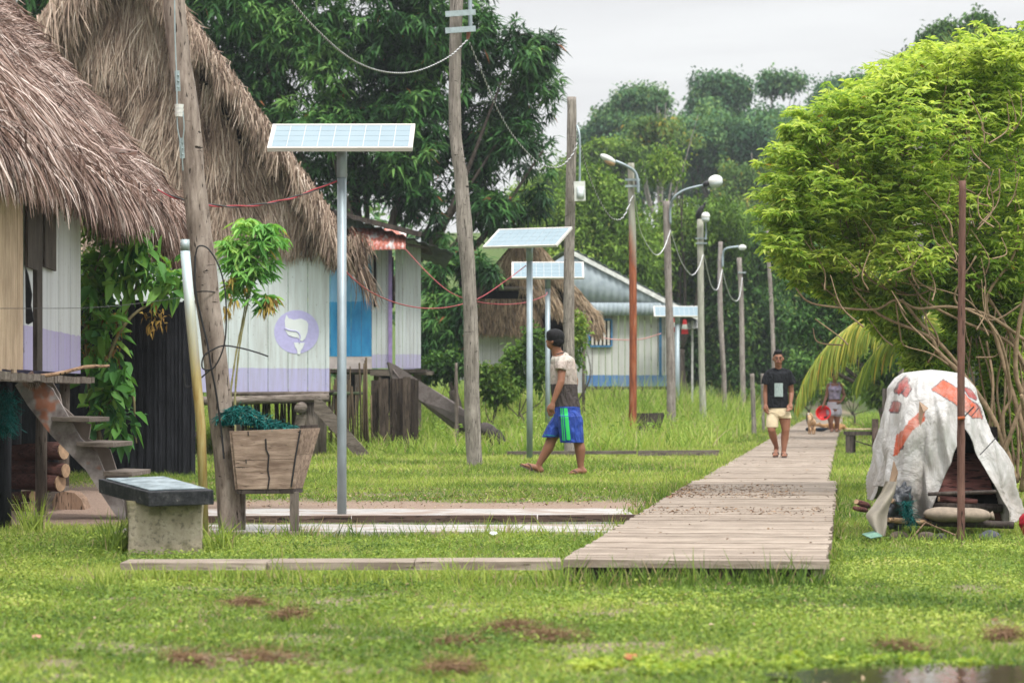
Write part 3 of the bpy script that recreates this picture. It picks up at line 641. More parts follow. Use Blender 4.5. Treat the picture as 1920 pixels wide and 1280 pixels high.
# third pole with hanging lamp
t3, _ = pole('utility_pole', 'straight grey timber pole behind the walking man, with a square lamp hanging from it', [(1068,852),(1067,700),(1067,500),(1070,350),(1072,250),(1072,182)], 44, [21,21,20,19,18,17], M['pole'], rough=.10)
def lamp(name, label, arm, ra, d, head, parts, group='street lamps on the poles'):
    t = thing(name, label, 'street lamp', P(*arm[0]), group)
    mb = MB(); mb.tube(cr([P(*p) for p in arm], 8), ra, 10); mb.build('arm', M['galv'], t, True)
    for nme, mb, mat, s in parts: mb.build(nme, mat, t, s)
    return t
M['lens'] = plain('lamp_lens', (.50,.55,.55), .15, .6, 0, .05); M['lamp_shell'] = plain('pale_lamp_shell', (.58,.60,.56), .5, .4, 0, .15, 12)
h = MB(); c = P(1087,359,43.7); h.box(c, (.17,.16,.30), (0,R(-2),0)); l = MB(); l.box(c+V(.01,-.085,-.02), (.11,.03,.17)); l.ell(c+V(.01,-.09,-.05), (.05,.05,.07))
lt = lamp('street_lamp', 'square pale lamp hanging straight down beside the third pole', [(1082,235,43.8),(1087,260,43.7),(1087,345,43.7)], .016, 44, None, [('housing', h, M['lamp_shell'], False), ('lens', l, M['lens'], True)])
# rusty pole with lamp to the left
t4, _ = pole('utility_pole', 'rust streaked pole with a planter box at its foot and a lamp on top', [(1186,829),(1187,700),(1187,560),(1186,450),(1184,380),(1183,306)], 55, [15,14,14,14,12,13], M['rusty_pole'], rough=.04)
for py in (337,349):
    mb = MB(); mb.bar(P(1172,py,54.9), P(1200,py,54.9), .03, .04); bit(t4, 'crossbar', mb, M['clamp'])
h = MB(); h.ell(P(1140,298,54.7), (.17,.09,.065), (0,R(28),0)); l = MB(); l.ell(P(1143,304,54.7), (.12,.075,.06), (0,R(28),0), mi=0)
lamp('street_lamp', 'grey lamp head on a curved arm reaching left over the rusty pole', [(1197,362,54.8),(1196,340,54.8),(1190,322,54.8),(1172,310,54.7),(1154,302,54.7)], .028, 55, None, [('housing', h, M['lamp_shell'], True), ('lens', l, plain('yellowed_lens', (.42,.28,.16), .3), True)])
# fourth with big round head to the right
t5, _ = pole('utility_pole', 'brown timber pole carrying a long lamp arm that curves right', [(1259,800),(1258,700),(1254,560),(1251,450),(1249,377)], 65, [17,17,14,13,13], M['pole_far'], rough=.08)
h = MB(); h.ell(P(1341,339,64.8), (.17,.15,.13), (0,R(-12),0)); n_ = MB(); n_.tube([P(1318,347,64.8), P(1331,342,64.8)], [.055,.065], 10); l = MB(); l.ell(P(1342,343,64.8), (.165,.145,.11), (0,R(-12),0))
lamp('street_lamp', 'big white oval lamp head on a long arm curving right, highest of the lamps', [(1257,420,64.9),(1257,390,64.9),(1264,370,64.8),(1282,357,64.8),(1302,351,64.8),(1320,347,64.8)], .026, 65, None, [('housing', h, M['white_plastic'], True), ('neck', n_, M['black'], True), ('lens', l, M['lens'], True)])
t6, _ = pole('utility_pole', 'greenish grey pole with a black bird on its top', [(1320,800),(1316,700),(1314,560),(1313,411)], 69, [13,12,12,12], plain('lichened_wood', (.36,.36,.30), .9, .2, 0, .3, 3, .4, .02, (12,12,1.5)), rough=.08)
mb = MB(); mb.bar(P(1304,447,68.9), P(1326,447,68.9), .03, .03); bit(t6, 'crossbar', mb, M['clamp']); mb = MB(); mb.bar(P(1304,456,68.9), P(1326,456,68.9), .03, .03); bit(t6, 'crossbar', mb, M['clamp'])
h = MB(); h.ell(P(1323,405,68.7), (.105,.105,.095)); l = MB(); l.ell(P(1323,411,68.7), (.098,.098,.085))
lamp('street_lamp', 'round white globe lamp right beside the perched black bird', [(1323,450,68.8),(1324,435,68.8),(1323,417,68.7)], .02, 69, None, [('housing', h, M['white_plastic'], True), ('lens', l, M['lens'], True)])
# bird
t = thing('bird', 'black bird perched on top of the greenish pole', 'bird', P(1312,412,69))
mb = MB(); mb.ell(P(1312,397,69), (.075,.08,.17), (0,R(28),0)); mb.ell(P(1309,411-6,69), (.05,.05,.09)); mb.ell(P(1321,383,69), (.035,.035,.04)); mb.tube([P(1316,391,69),P(1320,385,69)], [.045,.032], 8); mb.tube([P(1321,383,69),P(1325,377,69)], [.02,.006], 6); mb.tube([P(1309,404,69),P(1307,413,69)], [.045,.03], 8)
mb.build('body', plain('black_feathers', (.015,.015,.017), .6, .3), t, True)
mb = MB(); mb.tube([P(1310,408,68.95), P(1310,412,68.95)], .012, 6); mb.build('leg', M['black'], t); mb = MB(); mb.tube([P(1314,408,68.95), P(1314,412,68.95)], .012, 6); mb.build('leg', M['black'], t)
t7, _ = pole('utility_pole', 'crooked thin pole carrying the small lamp farthest from the camera', [(1359,800),(1357,700),(1351,600),(1350,520),(1351,453)], 83, [10,9,10,9,8], M['pole_far'], rough=.1)
h = MB(); h.ell(P(1392,464,82.8), (.12,.10,.085)); 
lamp('street_lamp', 'small pale lamp on a short arm reaching right, farthest along the path', [(1355,500,82.9),(1356,475,82.9),(1362,466,82.8),(1385,462,82.8)], .03, 83, None, [('housing', h, M['lamp_shell'], True)])
t8, _ = pole('utility_pole', 'pinkish grey pole with one small crossbar, next to the farthest lamp', [(1395,800),(1392,690),(1390,570),(1386,483)], 92, [10,10,9,9], M['pole_far'], rough=.1)
mb = MB(); mb.bar(P(1384,511,91.9), P(1399,511,91.9), .04, .04); bit(t8, 'crossbar', mb, M['clamp'])
pole('utility_pole', 'thin bare pole rising behind the head of the man in the black shirt', [(1455,800),(1450,660),(1446,560),(1441,480),(1439,430)], 78, [8,8,8,7,5], M['pole_far'], rough=.12)
pole('post', 'taller short grey post in the grass left of the man in black', [(1414,800),(1412,750),(1410,700)], 66, [9,9,8], M['pole'], group='short posts in the meadow')
pole('post', 'short thin post right of the taller grey one, behind the man in black', [(1432,790),(1430,745),(1429,700)], 74, [6,6,6], M['pole'], group='short posts in the meadow')
pole('post', 'slim upright stake in the weeds near the end of the fallen timber', [(858,812),(856,760),(855,680)], 49, [9,8,5], M['mid_wood_z'], group='short posts in the meadow')
# overhead cables
TW = ([M['white_cable'], M['dark_cable']], .13)
CG = 'overhead cables strung between the poles'
cable('overhead_cable', 'thick twisted cable sagging from the top of the frame to the tall crooked pole', [(470,-110,24),(545,0,26),(600,62,28),(660,112,30.5),(720,135,33),(780,134,35),(840,108,36.7),(878,74,37.6)], .0055, None, group=CG, twist=TW)
cable('overhead_cable', 'twisted cable sagging from the tall crooked pole to the third pole', [(880,80,37.7),(905,140,38.5),(935,210,39.8),(970,265,41.2),(1010,305,42.4),(1045,314,43.2),(1070,295,43.7),(1083,268,43.9)], .006, None, group=CG, twist=TW)
cable('overhead_cable', 'loop of cable hanging from the third pole to the rusty pole', [(1082,235,44),(1092,290,46.5),(1112,350,49.5),(1135,395,52),(1153,412,53.3),(1170,405,54.2),(1187,365,54.9)], .007, None, group=CG, twist=([M['white_cable'], M['dark_cable']], .3))
cable('overhead_cable', 'cable hanging from the rusty pole to the brown pole with the long arm', [(1190,366,55),(1200,430,58),(1218,466,61),(1232,478,62.8),(1245,465,64),(1257,432,64.9)], .010, M['white_cable'], group=CG)
cable('overhead_cable', 'cable hanging from the brown pole to the pole with the bird', [(1257,432,65),(1275,485,66.3),(1290,510,67.3),(1300,515,68),(1311,500,68.5),(1318,478,68.9)], .010, M['white_cable'], group=CG)
cable('overhead_cable', 'cable loop reaching the crooked pole of the farthest lamp', [(1320,478,69),(1332,530,75),(1340,543,79),(1347,538,81.5),(1354,505,82.9)], .011, M['white_cable'], group=CG)
cable('overhead_cable', 'last cable loop between the two farthest timber poles', [(1354,505,83),(1365,545,87),(1376,563,90),(1386,558,91.5),(1392,520,91.9)], .011, M['white_cable'], group=CG)
M['red_cable'] = plain('dull_red_sheath', (.36,.06,.07), .6)
RG = 'thin red wires strung between the solar lamps'
cable('red_wire', 'red and black wire from the thatched roof to the nearest solar lamp post', [(295,356,22.5),(330,371,22.6),(390,384,22.9),(450,387,23.2),(510,380,23.5),(560,367,23.8),(600,352,24),(632,338,24.1)], .006, None, group=RG, twist=([M['red_cable'], M['dark_cable']], .5))
cable('red_wire', 'red wire sagging from the nearest solar lamp post past the crooked pole', [(645,505,24.2),(665,525,26),(700,550,29),(750,570,32.5),(800,578,35.5),(850,574,38),(900,558,40.2),(950,525,41.5),(986,498,42)], .007, M['red_cable'], group=RG)
cable('red_wire', 'red wire rising from the white hut door to the second solar lamp', [(760,467,50),(800,510,48.5),(840,545,47.3),(880,562,46),(930,570,45),(980,568,46),(1020,555,49),(1026,548,53.5)], .007, M['red_cable'], group=RG)
cable('thin_wire', 'thin grey wire stretched level across the first hut at window height', [(-60,578,20.5),(60,578,21),(160,577,21.2),(250,570,21.4),(345,557,21.5)], .0022, M['dark_cable'])
# fixed red wire at far hut
cable('red_wire', 'faint red wire hanging across the cream wall of the tin roofed house', [(1105,628,79),(1150,636,79),(1200,636,79),(1240,625,79)], .014, plain('faded_red_wire', (.55,.28,.26)), group=RG)

# ---------------------------------------------------------------- solar lamps
m, nt, b = nm('solar_cells', .38, .4); n = n_noise(nt, n_coord(nt), 1.5, 2); nt.links.new(n_ramp(nt, n, [(.3, (.165,.235,.275)), (.7, (.20,.275,.315))]), b.inputs['Base Color']); M['cells'] = m  # base colour paled to carry the sky's reflection
M['panel_frame'] = plain('aluminium_panel_frame', (.58,.56,.52), .45, .4, .1, .05); M['panel_white'] = plain('panel_backing', (.50,.50,.49), .3, .5, 0, .03)
def solar(label, px, ybase_d, topc, W, D, yaw, tilt, rpx, thick=.035, cut=None, roll=0):
    d = ybase_d; g0 = G(px, d); t = thing('solar_lamp', label, 'solar lamp', g0, 'solar panels on steel posts')
    top = P(*topc)          # centre of panel
    Mx = Matrix.Rotation(R(yaw),3,'Z')@Matrix.Rotation(R(tilt),3,'X')@Matrix.Rotation(R(roll),3,'Y')
    c = top
    mb = MB(); fw = .022
    for s in (-1,1):
        mb.box(c+Mx@V(0,s*(D/2-fw/2),0), (W,fw,thick), Mx); mb.box(c+Mx@V(s*(W/2-fw/2),0,0), (fw,D-2*fw-.002,thick), Mx)
    mb.build('panel_frame', M['panel_frame'], t)
    mb = MB(); mb.box(c+Mx@V(0,0,.006), (W-2*fw-.002,D-2*fw-.002,.012), Mx); mb.build('panel_backing', M['panel_white'], t)
    mb = MB(); nx_, ny_ = 9, 4; gw, gh = (W-2*fw-.02)/nx_, (D-2*fw-.02)/ny_
    for i in range(nx_):
        for j in range(ny_): mb.box(c+Mx@V((i-(nx_-1)/2)*gw, (j-(ny_-1)/2)*gh, .014), (gw-.006,gh-.004,.003), Mx)
    mb.build('solar_cells', M['cells'], t)
    rr = rpx/F*d/2; pt = V(g0.x, d, c.z-.03)
    mb = MB(); mb.tube([g0-V(0,0,.08), g0+V(0,0,1), V(g0.x,d,pt.z-.30)], rr, 18); mb.build('post', M['galv'], t, True)
    mb = MB(); mb.tube([V(g0.x,d,pt.z-.31), V(g0.x,d,pt.z-.01)], rr*1.12, 18); 
    for s in (-1,1): mb.tube([V(g0.x+s*rr*1.0,d,pt.z-.12), V(g0.x+s*rr*1.45,d,pt.z-.12)], .009, 8)
    mb.tube([V(g0.x,d-rr*1.0,pt.z-.12), V(g0.x,d-rr*1.35,pt.z-.12)], .009, 8); mb.build('sleeve', M['galv'], t, True)
    return t
solar('nearest and largest solar panel on a steel post standing on the wet white slab', 641, 24.1, (641,258,24.1), 1.22, .54, -1.0, 27, 17.5)
solar('solar panel turned sideways on a post just left of the walking man', 993, 42, (989,446,42), 1.22, .60, -27, 29, 11.5)
solar('solar panel facing the camera on a post seen past the walking man', 1027, 54, (1027,507,54), 1.37, .56, 0, 35, 9.5)
solar('small far solar panel in front of the tin roofed house by the brown pole', 1270, 79, (1269,584,79), 1.28, .50, 0, 36, 9)

# ---------------------------------------------------------------- planter boxes and net
def planter(label, d, zt, zb, xt, xb, yfront, leg, mat, px0, side, group):
    pass
def pbox(label, TL, TR, BL, BR, d, depth, skew, leg_px, leg_y, mat, parts=True, rim=.03, group='wooden planter boxes fixed to poles', sk=0):
    t = thing('planter_box', label, 'planter box', G((BL[0]+BR[0])/2, d), group)
    a, b_, c, e = P(*BL,d), P(*BR,d), P(*TR,d), P(*TL,d); mid = (a+b_)/2
    w = (b_-a).length
    ks = V(skew, depth, .0); kb = V(skew*.45, depth*.75, 0); ins = .12*depth
    a2, b2_, c2, e2 = a+kb+V(.02,0,0), b_+kb, c+ks, e+ks+V(.03,0,0)
    th = .02
    # front boards: two stacked
    for f0, f1 in ((0,.49),(.495,1)):
        pa, pb, pc, pd = a.lerp(e,f0), b_.lerp(c,f0), b_.lerp(c,f1), a.lerp(e,f1)
        mb = MB(); off_ = V(0,-th,0); mb.hexa([pa+off_, pb+off_, pb, pa, pd+off_, pc+off_, pc, pd]); mb.build('front_board', mat, t, bevel=.003)
    for f0, f1 in ((0,.56),(.565,1)):
        pa, pb, pc, pd = b_.lerp(c,f0), b2_.lerp(c2,f0), b2_.lerp(c2,f1), b_.lerp(c,f1); o_ = V(.02,0,0)
        mb = MB(); mb.hexa([pa+V(.003,0,0), pa+o_, pb+o_, pb, pd+V(.003,0,0), pd+o_, pc+o_, pc]); mb.build('side_board', mat, t)
    mb = MB(); mb.hexa([a-V(.02,0,0), a, a2, a2-V(.02,0,0), e-V(.02,0,0), e, e2, e2-V(.02,0,0)]); mb.build('side_board', mat, t)
    mb = MB(); mb.hexa([a2, b2_, b2_+V(0,.02,0), a2+V(0,.02,0), e2, c2, c2+V(0,.02,0), e2+V(0,.02,0)]); mb.build('back_board', mat, t)
    mb = MB(); mb.hexa([a-V(.01,.015,.035), b_+V(.02,-.015,-.035), b2_+V(.02,0,-.035), a2-V(.01,0,.035), a-V(.01,.015,.003), b_+V(.02,-.015,-.003), b2_+V(.02,0,-.003), a2-V(.01,0,.003)], rnd=.9); mb.build('bottom_board', M['dark_wood'], t)
    mb = MB(); mb.bar(e2-V(.04,-.01,-.012), c2+V(.0,.01,.012), .05, .025, rnd=.9); mb.build('top_rim', M['dark_wood'], t)
    mb = MB(); s_ = (c-e); mb.hexa([a+V(.01,.01,.1), b_+V(-.01,.01,.1), b2_+V(-.01,-.01,.1), a2+V(.01,-.01,.1), e.lerp(a,.18)+V(.01,.01,0), c.lerp(b_,.18)+V(-.01,.01,0), c2.lerp(b2_,.18)+V(-.01,-.01,0), e2.lerp(a2,.18)+V(.01,-.01,0)]); mb.build('soil', plain('dark_potting_soil', (.05,.035,.03)), t)
    for lx, ld in leg_px:
        g0 = G(lx, ld); mb = MB(); mb.bar(g0-V(0,0,.05), V(g0.x, ld, a.z-.02), .065, .065, up=(0,1,0)); mb.build('leg', M['mid_wood_z'], t)
    return t, (a,b_,c,e,a2,b2_,c2,e2)
tb, K = pbox('nearest planter box of weathered boards on two legs beside the leaning pole', (435,808), (564,804), (446,916), (545,916), 21.6, .34, .095, None, None, M['box_wood']) if False else (None, None)
tb, K = pbox('nearest planter box of cracked boards on legs against the thick leaning pole', (435,808), (563,803), (446,917), (546,916), 21.6, .34, .11, [(552,21.62),(452,21.85)], None, M['box_wood'])
# dark cracks on the front
mb = MB()
for path, r_ in (([(498,822),(499,842),(504,853),(502,880),(505,896),(502,916)], .006), ([(465,808),(466,816)], .004), ([(462,868),(461,861)], .004)):
    mb.tube([P(x,y,21.575) for x, y in path], r_, 5)
mb.tube([P(563,806,21.57),P(555,850,21.57),P(546,912,21.57)], .007, 5); mb.build('crack', M['black'], tb)
n = 9500; TH = rng.random(n)*6.283; uu = rng.random(n)
cx_ = P(492,800,21.75)
hx = -.30+.60*rng.random(n); top = .155*np.exp(-((hx+.17)/.22)**2)+.02; yy = (rng.random(n)-.5)*.26; hh = top*np.sqrt(np.clip(1-(yy/.16)**2,0,1))
p0 = np.stack([cx_.x-.02+hx, cx_.y+.02+yy, cx_.z-.02+hh*(.75+.3*rng.random(n))], 1); p0 = p0[hx < .24]; n = len(p0)
dd = rng.normal(size=(n,3))*np.array([1,.5,.22])+np.array([.5,0,-.25])
v, q, k = strips(p0, dd, .035+.06*rng.random(n), np.full(n,.0045), .9, 4, .4, taper=(1,1,1,1))
NM = leafmat('teal_net_twine', [(0,(.002,.035,.035)),(.6,(.006,.12,.11)),(.9,(.02,.22,.20)),(1,(.3,.22,.12))], .05, .6)
t = thing('fishing_net', 'teal fishing net heaped in the nearest planter box', 'net', cx_)
npmesh('net_mesh', v, q, NM, t, np.repeat(np.clip(rng.random(n)**1.2*.97,0,1), k))
mb = MB(); mb.grid(lambda u, v_: V(cx_.x-.31+.54*u, cx_.y-.10+.24*v_, cx_.z-.03+(.145*math.exp(-((-.29+.54*u+.17)/.22)**2)+.01)*math.sqrt(max(0,1-((v_-.5)*1.9)**2))), 24, 12)
mb.build('net_core', plain('dark_teal_twine', (.004,.06,.06), .9, .1, 0, .4, 30), t)
pbox('small dark planter box at the foot of the rusty pole', (1193,777), (1243,776), (1196,818), (1233,818), 55, .3, .03, [(1212,55.1)], None, M['dark_wood'])
# ---------------------------------------------------------------- huts
def planks(a, b, z0, z1, n, mat, name, parent, th=.022, gap=.006, var=0, mb=None, zj=.0, z1b=None):
    """upright boards between floor points a and b (x,y)"""
    a = V(a[0], a[1], 0); b = V(b[0], b[1], 0); d = (b-a); w = d.length/n; dn = d.normalized(); nn = V(dn.y, -dn.x, 0)
    own = mb is None; mb = mb or MB()
    for k in range(n):
        p = a+dn*(k*w+gap/2); q = a+dn*((k+1)*w-gap/2); o = nn*(random.uniform(0,.008)); t = nn*th
        zz = z0-random.random()*zj; f0, f1 = k/n, (k+1)/n; ta = z1 if z1b is None else z1+(z1b-z1)*f0; tb = z1 if z1b is None else z1+(z1b-z1)*f1
        mb.hexa([p+o+V(0,0,zz), q+o+V(0,0,zz), q+o-t+V(0,0,zz), p+o-t+V(0,0,zz), p+o+V(0,0,ta), q+o+V(0,0,tb), q+o-t+V(0,0,tb), p+o-t+V(0,0,ta)])
    if own: return mb.build(name, mat, parent)
def wallmat(n, zb, ref, c3=None, top=(.56,.62,.63), band=(.42,.41,.64)): return painted(n, top, band, zb-ref, c3)
VOID = plain('unlit_interior', (.012,.010,.009), .95, .05, 0, .2)  # near-black colour puts the shade of doorways, windows and hollows into the surface
# ---- first hut: ridge runs away from the camera
fl1 = 1.29; A0 = V(-3.70,19.6,0); A1 = V(-4.10,27.0,0)
t = thing('thatched_hut', 'nearest stilt hut at the left edge, shaggy thatch roof and plank stairs', 'hut', V(-4.6,24,gz(-4.6,24)), 'thatched huts')
H1 = t; ref = t.location.z
dv = (A1-A0)
def W1(px):   # wall point seen at pixel column
    s = (px-CX)/F; tt = (A0.x-s*A0.y)/(s*dv.y-dv.x); return A0+dv*tt
w1m = wallmat('hut_wall_white_lilac', 1.1+(738-627)/5333*26.2, ref, top=(.55,.58,.60), band=(.36,.32,.56))
planks(W1(-60).xy, W1(43).xy, fl1, 3.0, 16, M['tan_wood'], 'raw_plank_wall', t, zj=.03)
planks(W1(44).xy, W1(60).xy, fl1, 3.0, 1, w1m, 'wall', t)
planks(W1(75).xy, (A1.x, A1.y), fl1, 3.0, 7, w1m, 'wall', t)
w = W1(68); mb = MB(); mb.box((w.x+.0,w.y,(fl1+3)/2), (.06,.26,3-fl1)); mb.build('door_post', M['dark_wood'], t)
for px0, px1 in ((43,62),(76,97)):
    mb = MB(); a, b_ = W1(px0)+V(.035,0,0), W1(px1)+V(.035,0,0); zz = 1.1+(738-500)/F*a.y; planks(a.xy, b_.xy, zz, 3.05, 1, None, '', None, mb=mb, gap=0); mb.build('shutter', M['dark_wood'], t)
planks((A1.x,A1.y), (A1.x-2.5,A1.y+.1), fl1, 3.2, 8, w1m, 'wall', t)
mb = MB(); mb.box((-5.2,24,fl1-.05), (2.1,7.6,.05)); 
mb.build('floor', M['dark_wood'], t)
mb = MB(); a = W1(-20); 
for k in range(34):
    p = W1(-40).lerp(A1, k/33); mb.box(p+V(.03+random.random()*.03,0,fl1-.065+random.uniform(-.008,.008)), (.16,.16,.055), (0,0,random.uniform(-.05,.05)))
mb.build('floor_joists', M['mid_wood'], t)
# posts below
for px, d, w_, bl in ((8,22.6,26,1),(77,24.6,22,0),(120,26.6,20,0),(30,26.5,20,1),(190,33,16,1),(100,28.5,22,1)):
    g0 = G(px, d); mb = MB(); mb.tube([g0-V(0,0,.1), g0+V(0,0,.6), V(g0.x+.01,d,fl1-.06)], w_/F*d/2, 12, rough=.08); mb.build('stilt', M['black_wood'] if bl else M['mid_wood_z'], t, True)
# roof: right-hand slope, eave nearly along the view
E0, E1 = V(-3.46,15.0,2.72), V(-3.98,34.0,3.22); RG0, RG1 = V(-6.1,15.0,6.35), V(-6.6,34.0,6.35)
core = MB(); core.hexa([E0, E1, E1+V(-.25,0,.05), E0+V(-.25,0,.05), RG0+V(0,0,0), RG1, RG1+V(-.2,0,-.25), RG0+V(-.2,0,-.25)])
core.hexa([RG0, RG1, RG1+V(-.2,0,-.3), RG0+V(-.2,0,-.3), E0+V(-5.0,0,.0), E1+V(-4.6,0,0), E1+V(-4.6,0,-.2), E0+V(-5,0,-.2)])
core.build('roof_core', M['thatch_dark'], t)
def slope_strands(n, fn, dvec, L, w, nrm, grav=.3, jit=.12, off=.03, seg=3, rowstep=None, c0=.5):
    u, v_ = rng.random(n), rng.random(n)
    if rowstep: v_ = np.floor(v_*rowstep)/rowstep+rng.normal(size=n)*.15/rowstep
    p = fn(u, v_)+np.array(nrm)*(off+rng.random(n)*off*1.5)[:,None]
    d = np.array(dvec)+rng.normal(size=(n,3))*jit
    LL = L[0]+(L[1]-L[0])*rng.random(n); ww = w[0]+(w[1]-w[0])*rng.random(n)
    v, q, k = strips(p, d, LL, ww, grav, seg, .07, face=np.tile(nrm,(n,1)))
    r = np.clip(c0-.04+rng.normal(size=n)*.27+(fbm(p[:,1]*1.0, p[:,2]+p[:,0], 1.7, 91)-.5)*.8, 0, 1)
    r = np.repeat(r, k); return v, q, r
def merge(parts):
    o = 0; vs, qs, rs = [], [], []
    for v, q, r in parts: vs.append(v); qs.append(q+o); rs.append(r); o += len(v)
    return np.concatenate(vs), np.concatenate(qs), np.concatenate(rs)
def bil(a, b, c, d):
    a, b, c, d = [np.array(x) for x in (a,b,c,d)]
    def f(u, v): u = u[:,None]; v = v[:,None]; return (a*(1-u)+b*u)*(1-v)+(d*(1-u)+c*u)*v
    return f
sl = bil(E0,E1,RG1,RG0); dn = np.array((E1-RG1).normalized()); nr = np.array((E1-E0).cross(RG1-E0).normalized()); nr = nr*np.sign(nr[2])
def f17(u, v): return sl(u*.86+.14, v)     # only the part a viewer can see
P_ = []
P_.append(slope_strands(85000, f17, dn+np.array([0,.15,0]), (.06,.19), (.008,.018), nr, .15, .48, .03, 2, c0=.50))
P_.append(slope_strands(12000, lambda u, v: sl(u*.86+.14, v*.5), dn, (.25,.5), (.008,.015), nr, .6, .22, .05, 4, c0=.58))
def lowband(u, v): return sl(.14+.86*u, v*.16-.02)
P_.append(slope_strands(9000, lowband, dn*.7+np.array([.1,-.1,-.5]), (.25,.55), (.012,.024), nr, 1.0, .25, .03, 4, c0=.5))
# shaggy skirt hanging along the eave, longest at the far corner
n = 9000; u = rng.random(n); yv = 15+19*u; p = np.stack([-3.5-.5*u+rng.normal(size=n)*.07, yv, 2.70+.5*u+rng.random(n)*.16], 1)
Ls = .14+.28*rng.random(n)*fbm(yv, yv*0, 1.3, 14)*1.6
hole = (yv > 27.6) & (yv < 29.6); Ls = np.where(hole, Ls*.45, Ls); far = yv > 30.6; Ls = np.where(far, .35+.5*rng.random(n)*nsm((yv-30.2)/2.6), Ls); mid = (yv > 26.2) & (yv < 27.4); Ls = np.where(mid, Ls+.22, Ls)
dd = np.tile(np.array([.12,.03,-1.0]), (n,1))+rng.normal(size=(n,3))*.16
v, q, k = strips(p, dd, Ls, .010+.016*rng.random(n), .4, 3, .08, face=np.tile(np.array([0,-1.,0]),(n,1))); P_.append((v, q, np.repeat(np.clip(.38+rng.normal(size=n)*.2,0,1), k)))
# far verge
n = 3500; u = rng.random(n); p = np.array(E1)[None]*(1-u)[:,None]+np.array(RG1)[None]*u[:,None]+rng.normal(size=(n,3))*.05
dd = np.tile(dn+np.array([.1,.1,0]), (n,1))+rng.normal(size=(n,3))*.3
v, q, k = strips(p, dd, .2+.2*rng.random(n), .012+.014*rng.random(n), .3, 3, .1); P_.append((v, q, np.repeat(np.clip(.5+rng.normal(size=n)*.2,0,1), k)))
# long pale tufts drooping over the near lower slope
for (yc, vc, nn_) in ((20.6,.20,1500),(21.6,.14,1300),(22.6,.22,1200),(24.0,.20,900),(19.8,.33,1000),(22.8,.33,600),(25.6,.14,600)):
    yy = yc+rng.normal(size=nn_)*.45; vv = vc+rng.normal(size=nn_)*.03; pp = sl((yy-15)/19, vv)+nr*.09
    dd = np.tile(dn*1.0+np.array([.25,.15,-.1]), (nn_,1))+rng.normal(size=(nn_,3))*.2
    v, q, k = strips(pp, dd, .4+.35*rng.random(nn_), .012+.012*rng.random(nn_), .9, 4, .06, face=np.tile(nr,(nn_,1))); P_.append((v, q, np.repeat(np.clip(.68+rng.normal(size=nn_)*.2,0,1), k)))
v, q, r = merge(P_); npmesh('roof_thatch', v, q, M['thatch1'], t, r)
mb = MB(); mb.box(P(231,284,24.4), (.24,.05,.045), (R(10),R(9),0)); o = mb.build('wood_strip', wood('pale_batten', (.30,.14,.10), (.45,.40,.38), grain=(2,12,12))); tag(o, 'short wooden batten stuck in the thatch of the nearest roof', 'batten')
# stairs
t = thing('plank_stairs', 'worn wooden stairs with thick side planks rising to the nearest hut', 'stairs', G(230,24.0))
def plank_px(mb, poly, d, th): mb.poly([P(x,y,d) for x, y in poly], th)
SM = plain('worn_red_grey_plank', (.24,.20,.18), .85, .2, 0, .3, 6, .3, .01)
m, nt, b = nm('worn_stair_plank', .85, .2); n1 = n_noise(nt, n_coord(nt, (3,3,3)), 3.2, 7, .6); n2 = n_noise(nt, n_coord(nt, (2,2,2), (5,5,5)), 1.7, 3)
c = n_ramp(nt, n1, [(.3, (.13,.105,.10)), (.6, (.30,.27,.26)), (.75, (.38,.35,.35))]); c = n_mix(nt, n_ramp(nt, n2, [(.56, 0.0), (.62, .8)]), c, (.30,.10,.045)); nt.links.new(c, b.inputs['Base Color']); n_bump(nt, b, n1, .3, .01)
mb = MB(); plank_px(mb, [(28,722),(58,700),(98,728),(150,820),(182,850),(198,890),(232,940),(236,985),(214,962),(160,880),(95,815),(52,760)], 23.5, .05); mb.build('side_plank', m, t)
mb = MB(); plank_px(mb, [(72,712),(92,706),(112,740),(116,760),(150,790),(170,795),(166,822),(206,842),(218,880),(240,890),(250,985),(226,985),(180,870),(100,775)], 24.25, .05); mb.build('side_plank', SM, t)
for k, (x0, x1, y) in enumerate(((100,172,786),(147,217,833),(198,252,888),(248,262,935))):
    mb = MB(); a, b_ = P(x0,y,23.4), P(x1,y,23.4); c = (a+b_)/2; mb.box(V(c.x, 23.85, c.z), ((b_-a).length, .95, .038), (0,R(1.5),R(-2))); mb.build('tread', M['mid_wood'], t, bevel=.004)
# broom, cloth, nets and logs under the floor
t = thing('broom', 'broom with a long stick lying on the floor edge of the nearest hut', 'broom', P(130,705,22.8))
mb = MB(); mb.tube(cr([P(62,706,22.7),P(110,700,22.8),P(160,688,22.9),P(205,686,23.0)],5), [.014,.014,.015,.016,.015,.016,.015,.015,.014,.015,.016,.015,.014,.013,.012,.012][:16], 8); mb.build('handle', wood('peeled_stick', (.30,.18,.11), (.48,.33,.22), grain=(2,10,10)), t, True)
n = 260; a = np.array(P(60,703,22.7)); dd = np.tile(np.array([.0,0,-1.0]),(n,1))+rng.normal(size=(n,3))*np.array([.35,.1,.1]); v, q, k = strips(a+rng.normal(size=(n,3))*.012, dd, .07+.05*rng.random(n), np.full(n,.006), .2, 2, .05); npmesh('bristles', v, q, M['thatch1'], t, np.repeat(rng.random(n), k))
mb = MB(); mb.poly([P(47,500,21.55),P(52,515,21.55),P(59,552,21.55),P(57,572,21.55),P(63,602,21.55),P(52,608,21.55),P(48,606,21.55)], .02, (-.2,-1,0)); o = mb.build('black_cloth', plain('black_cloth', (.008,.008,.010), .95)); tag(o, 'black cloth hanging by the door of the nearest hut', 'cloth')
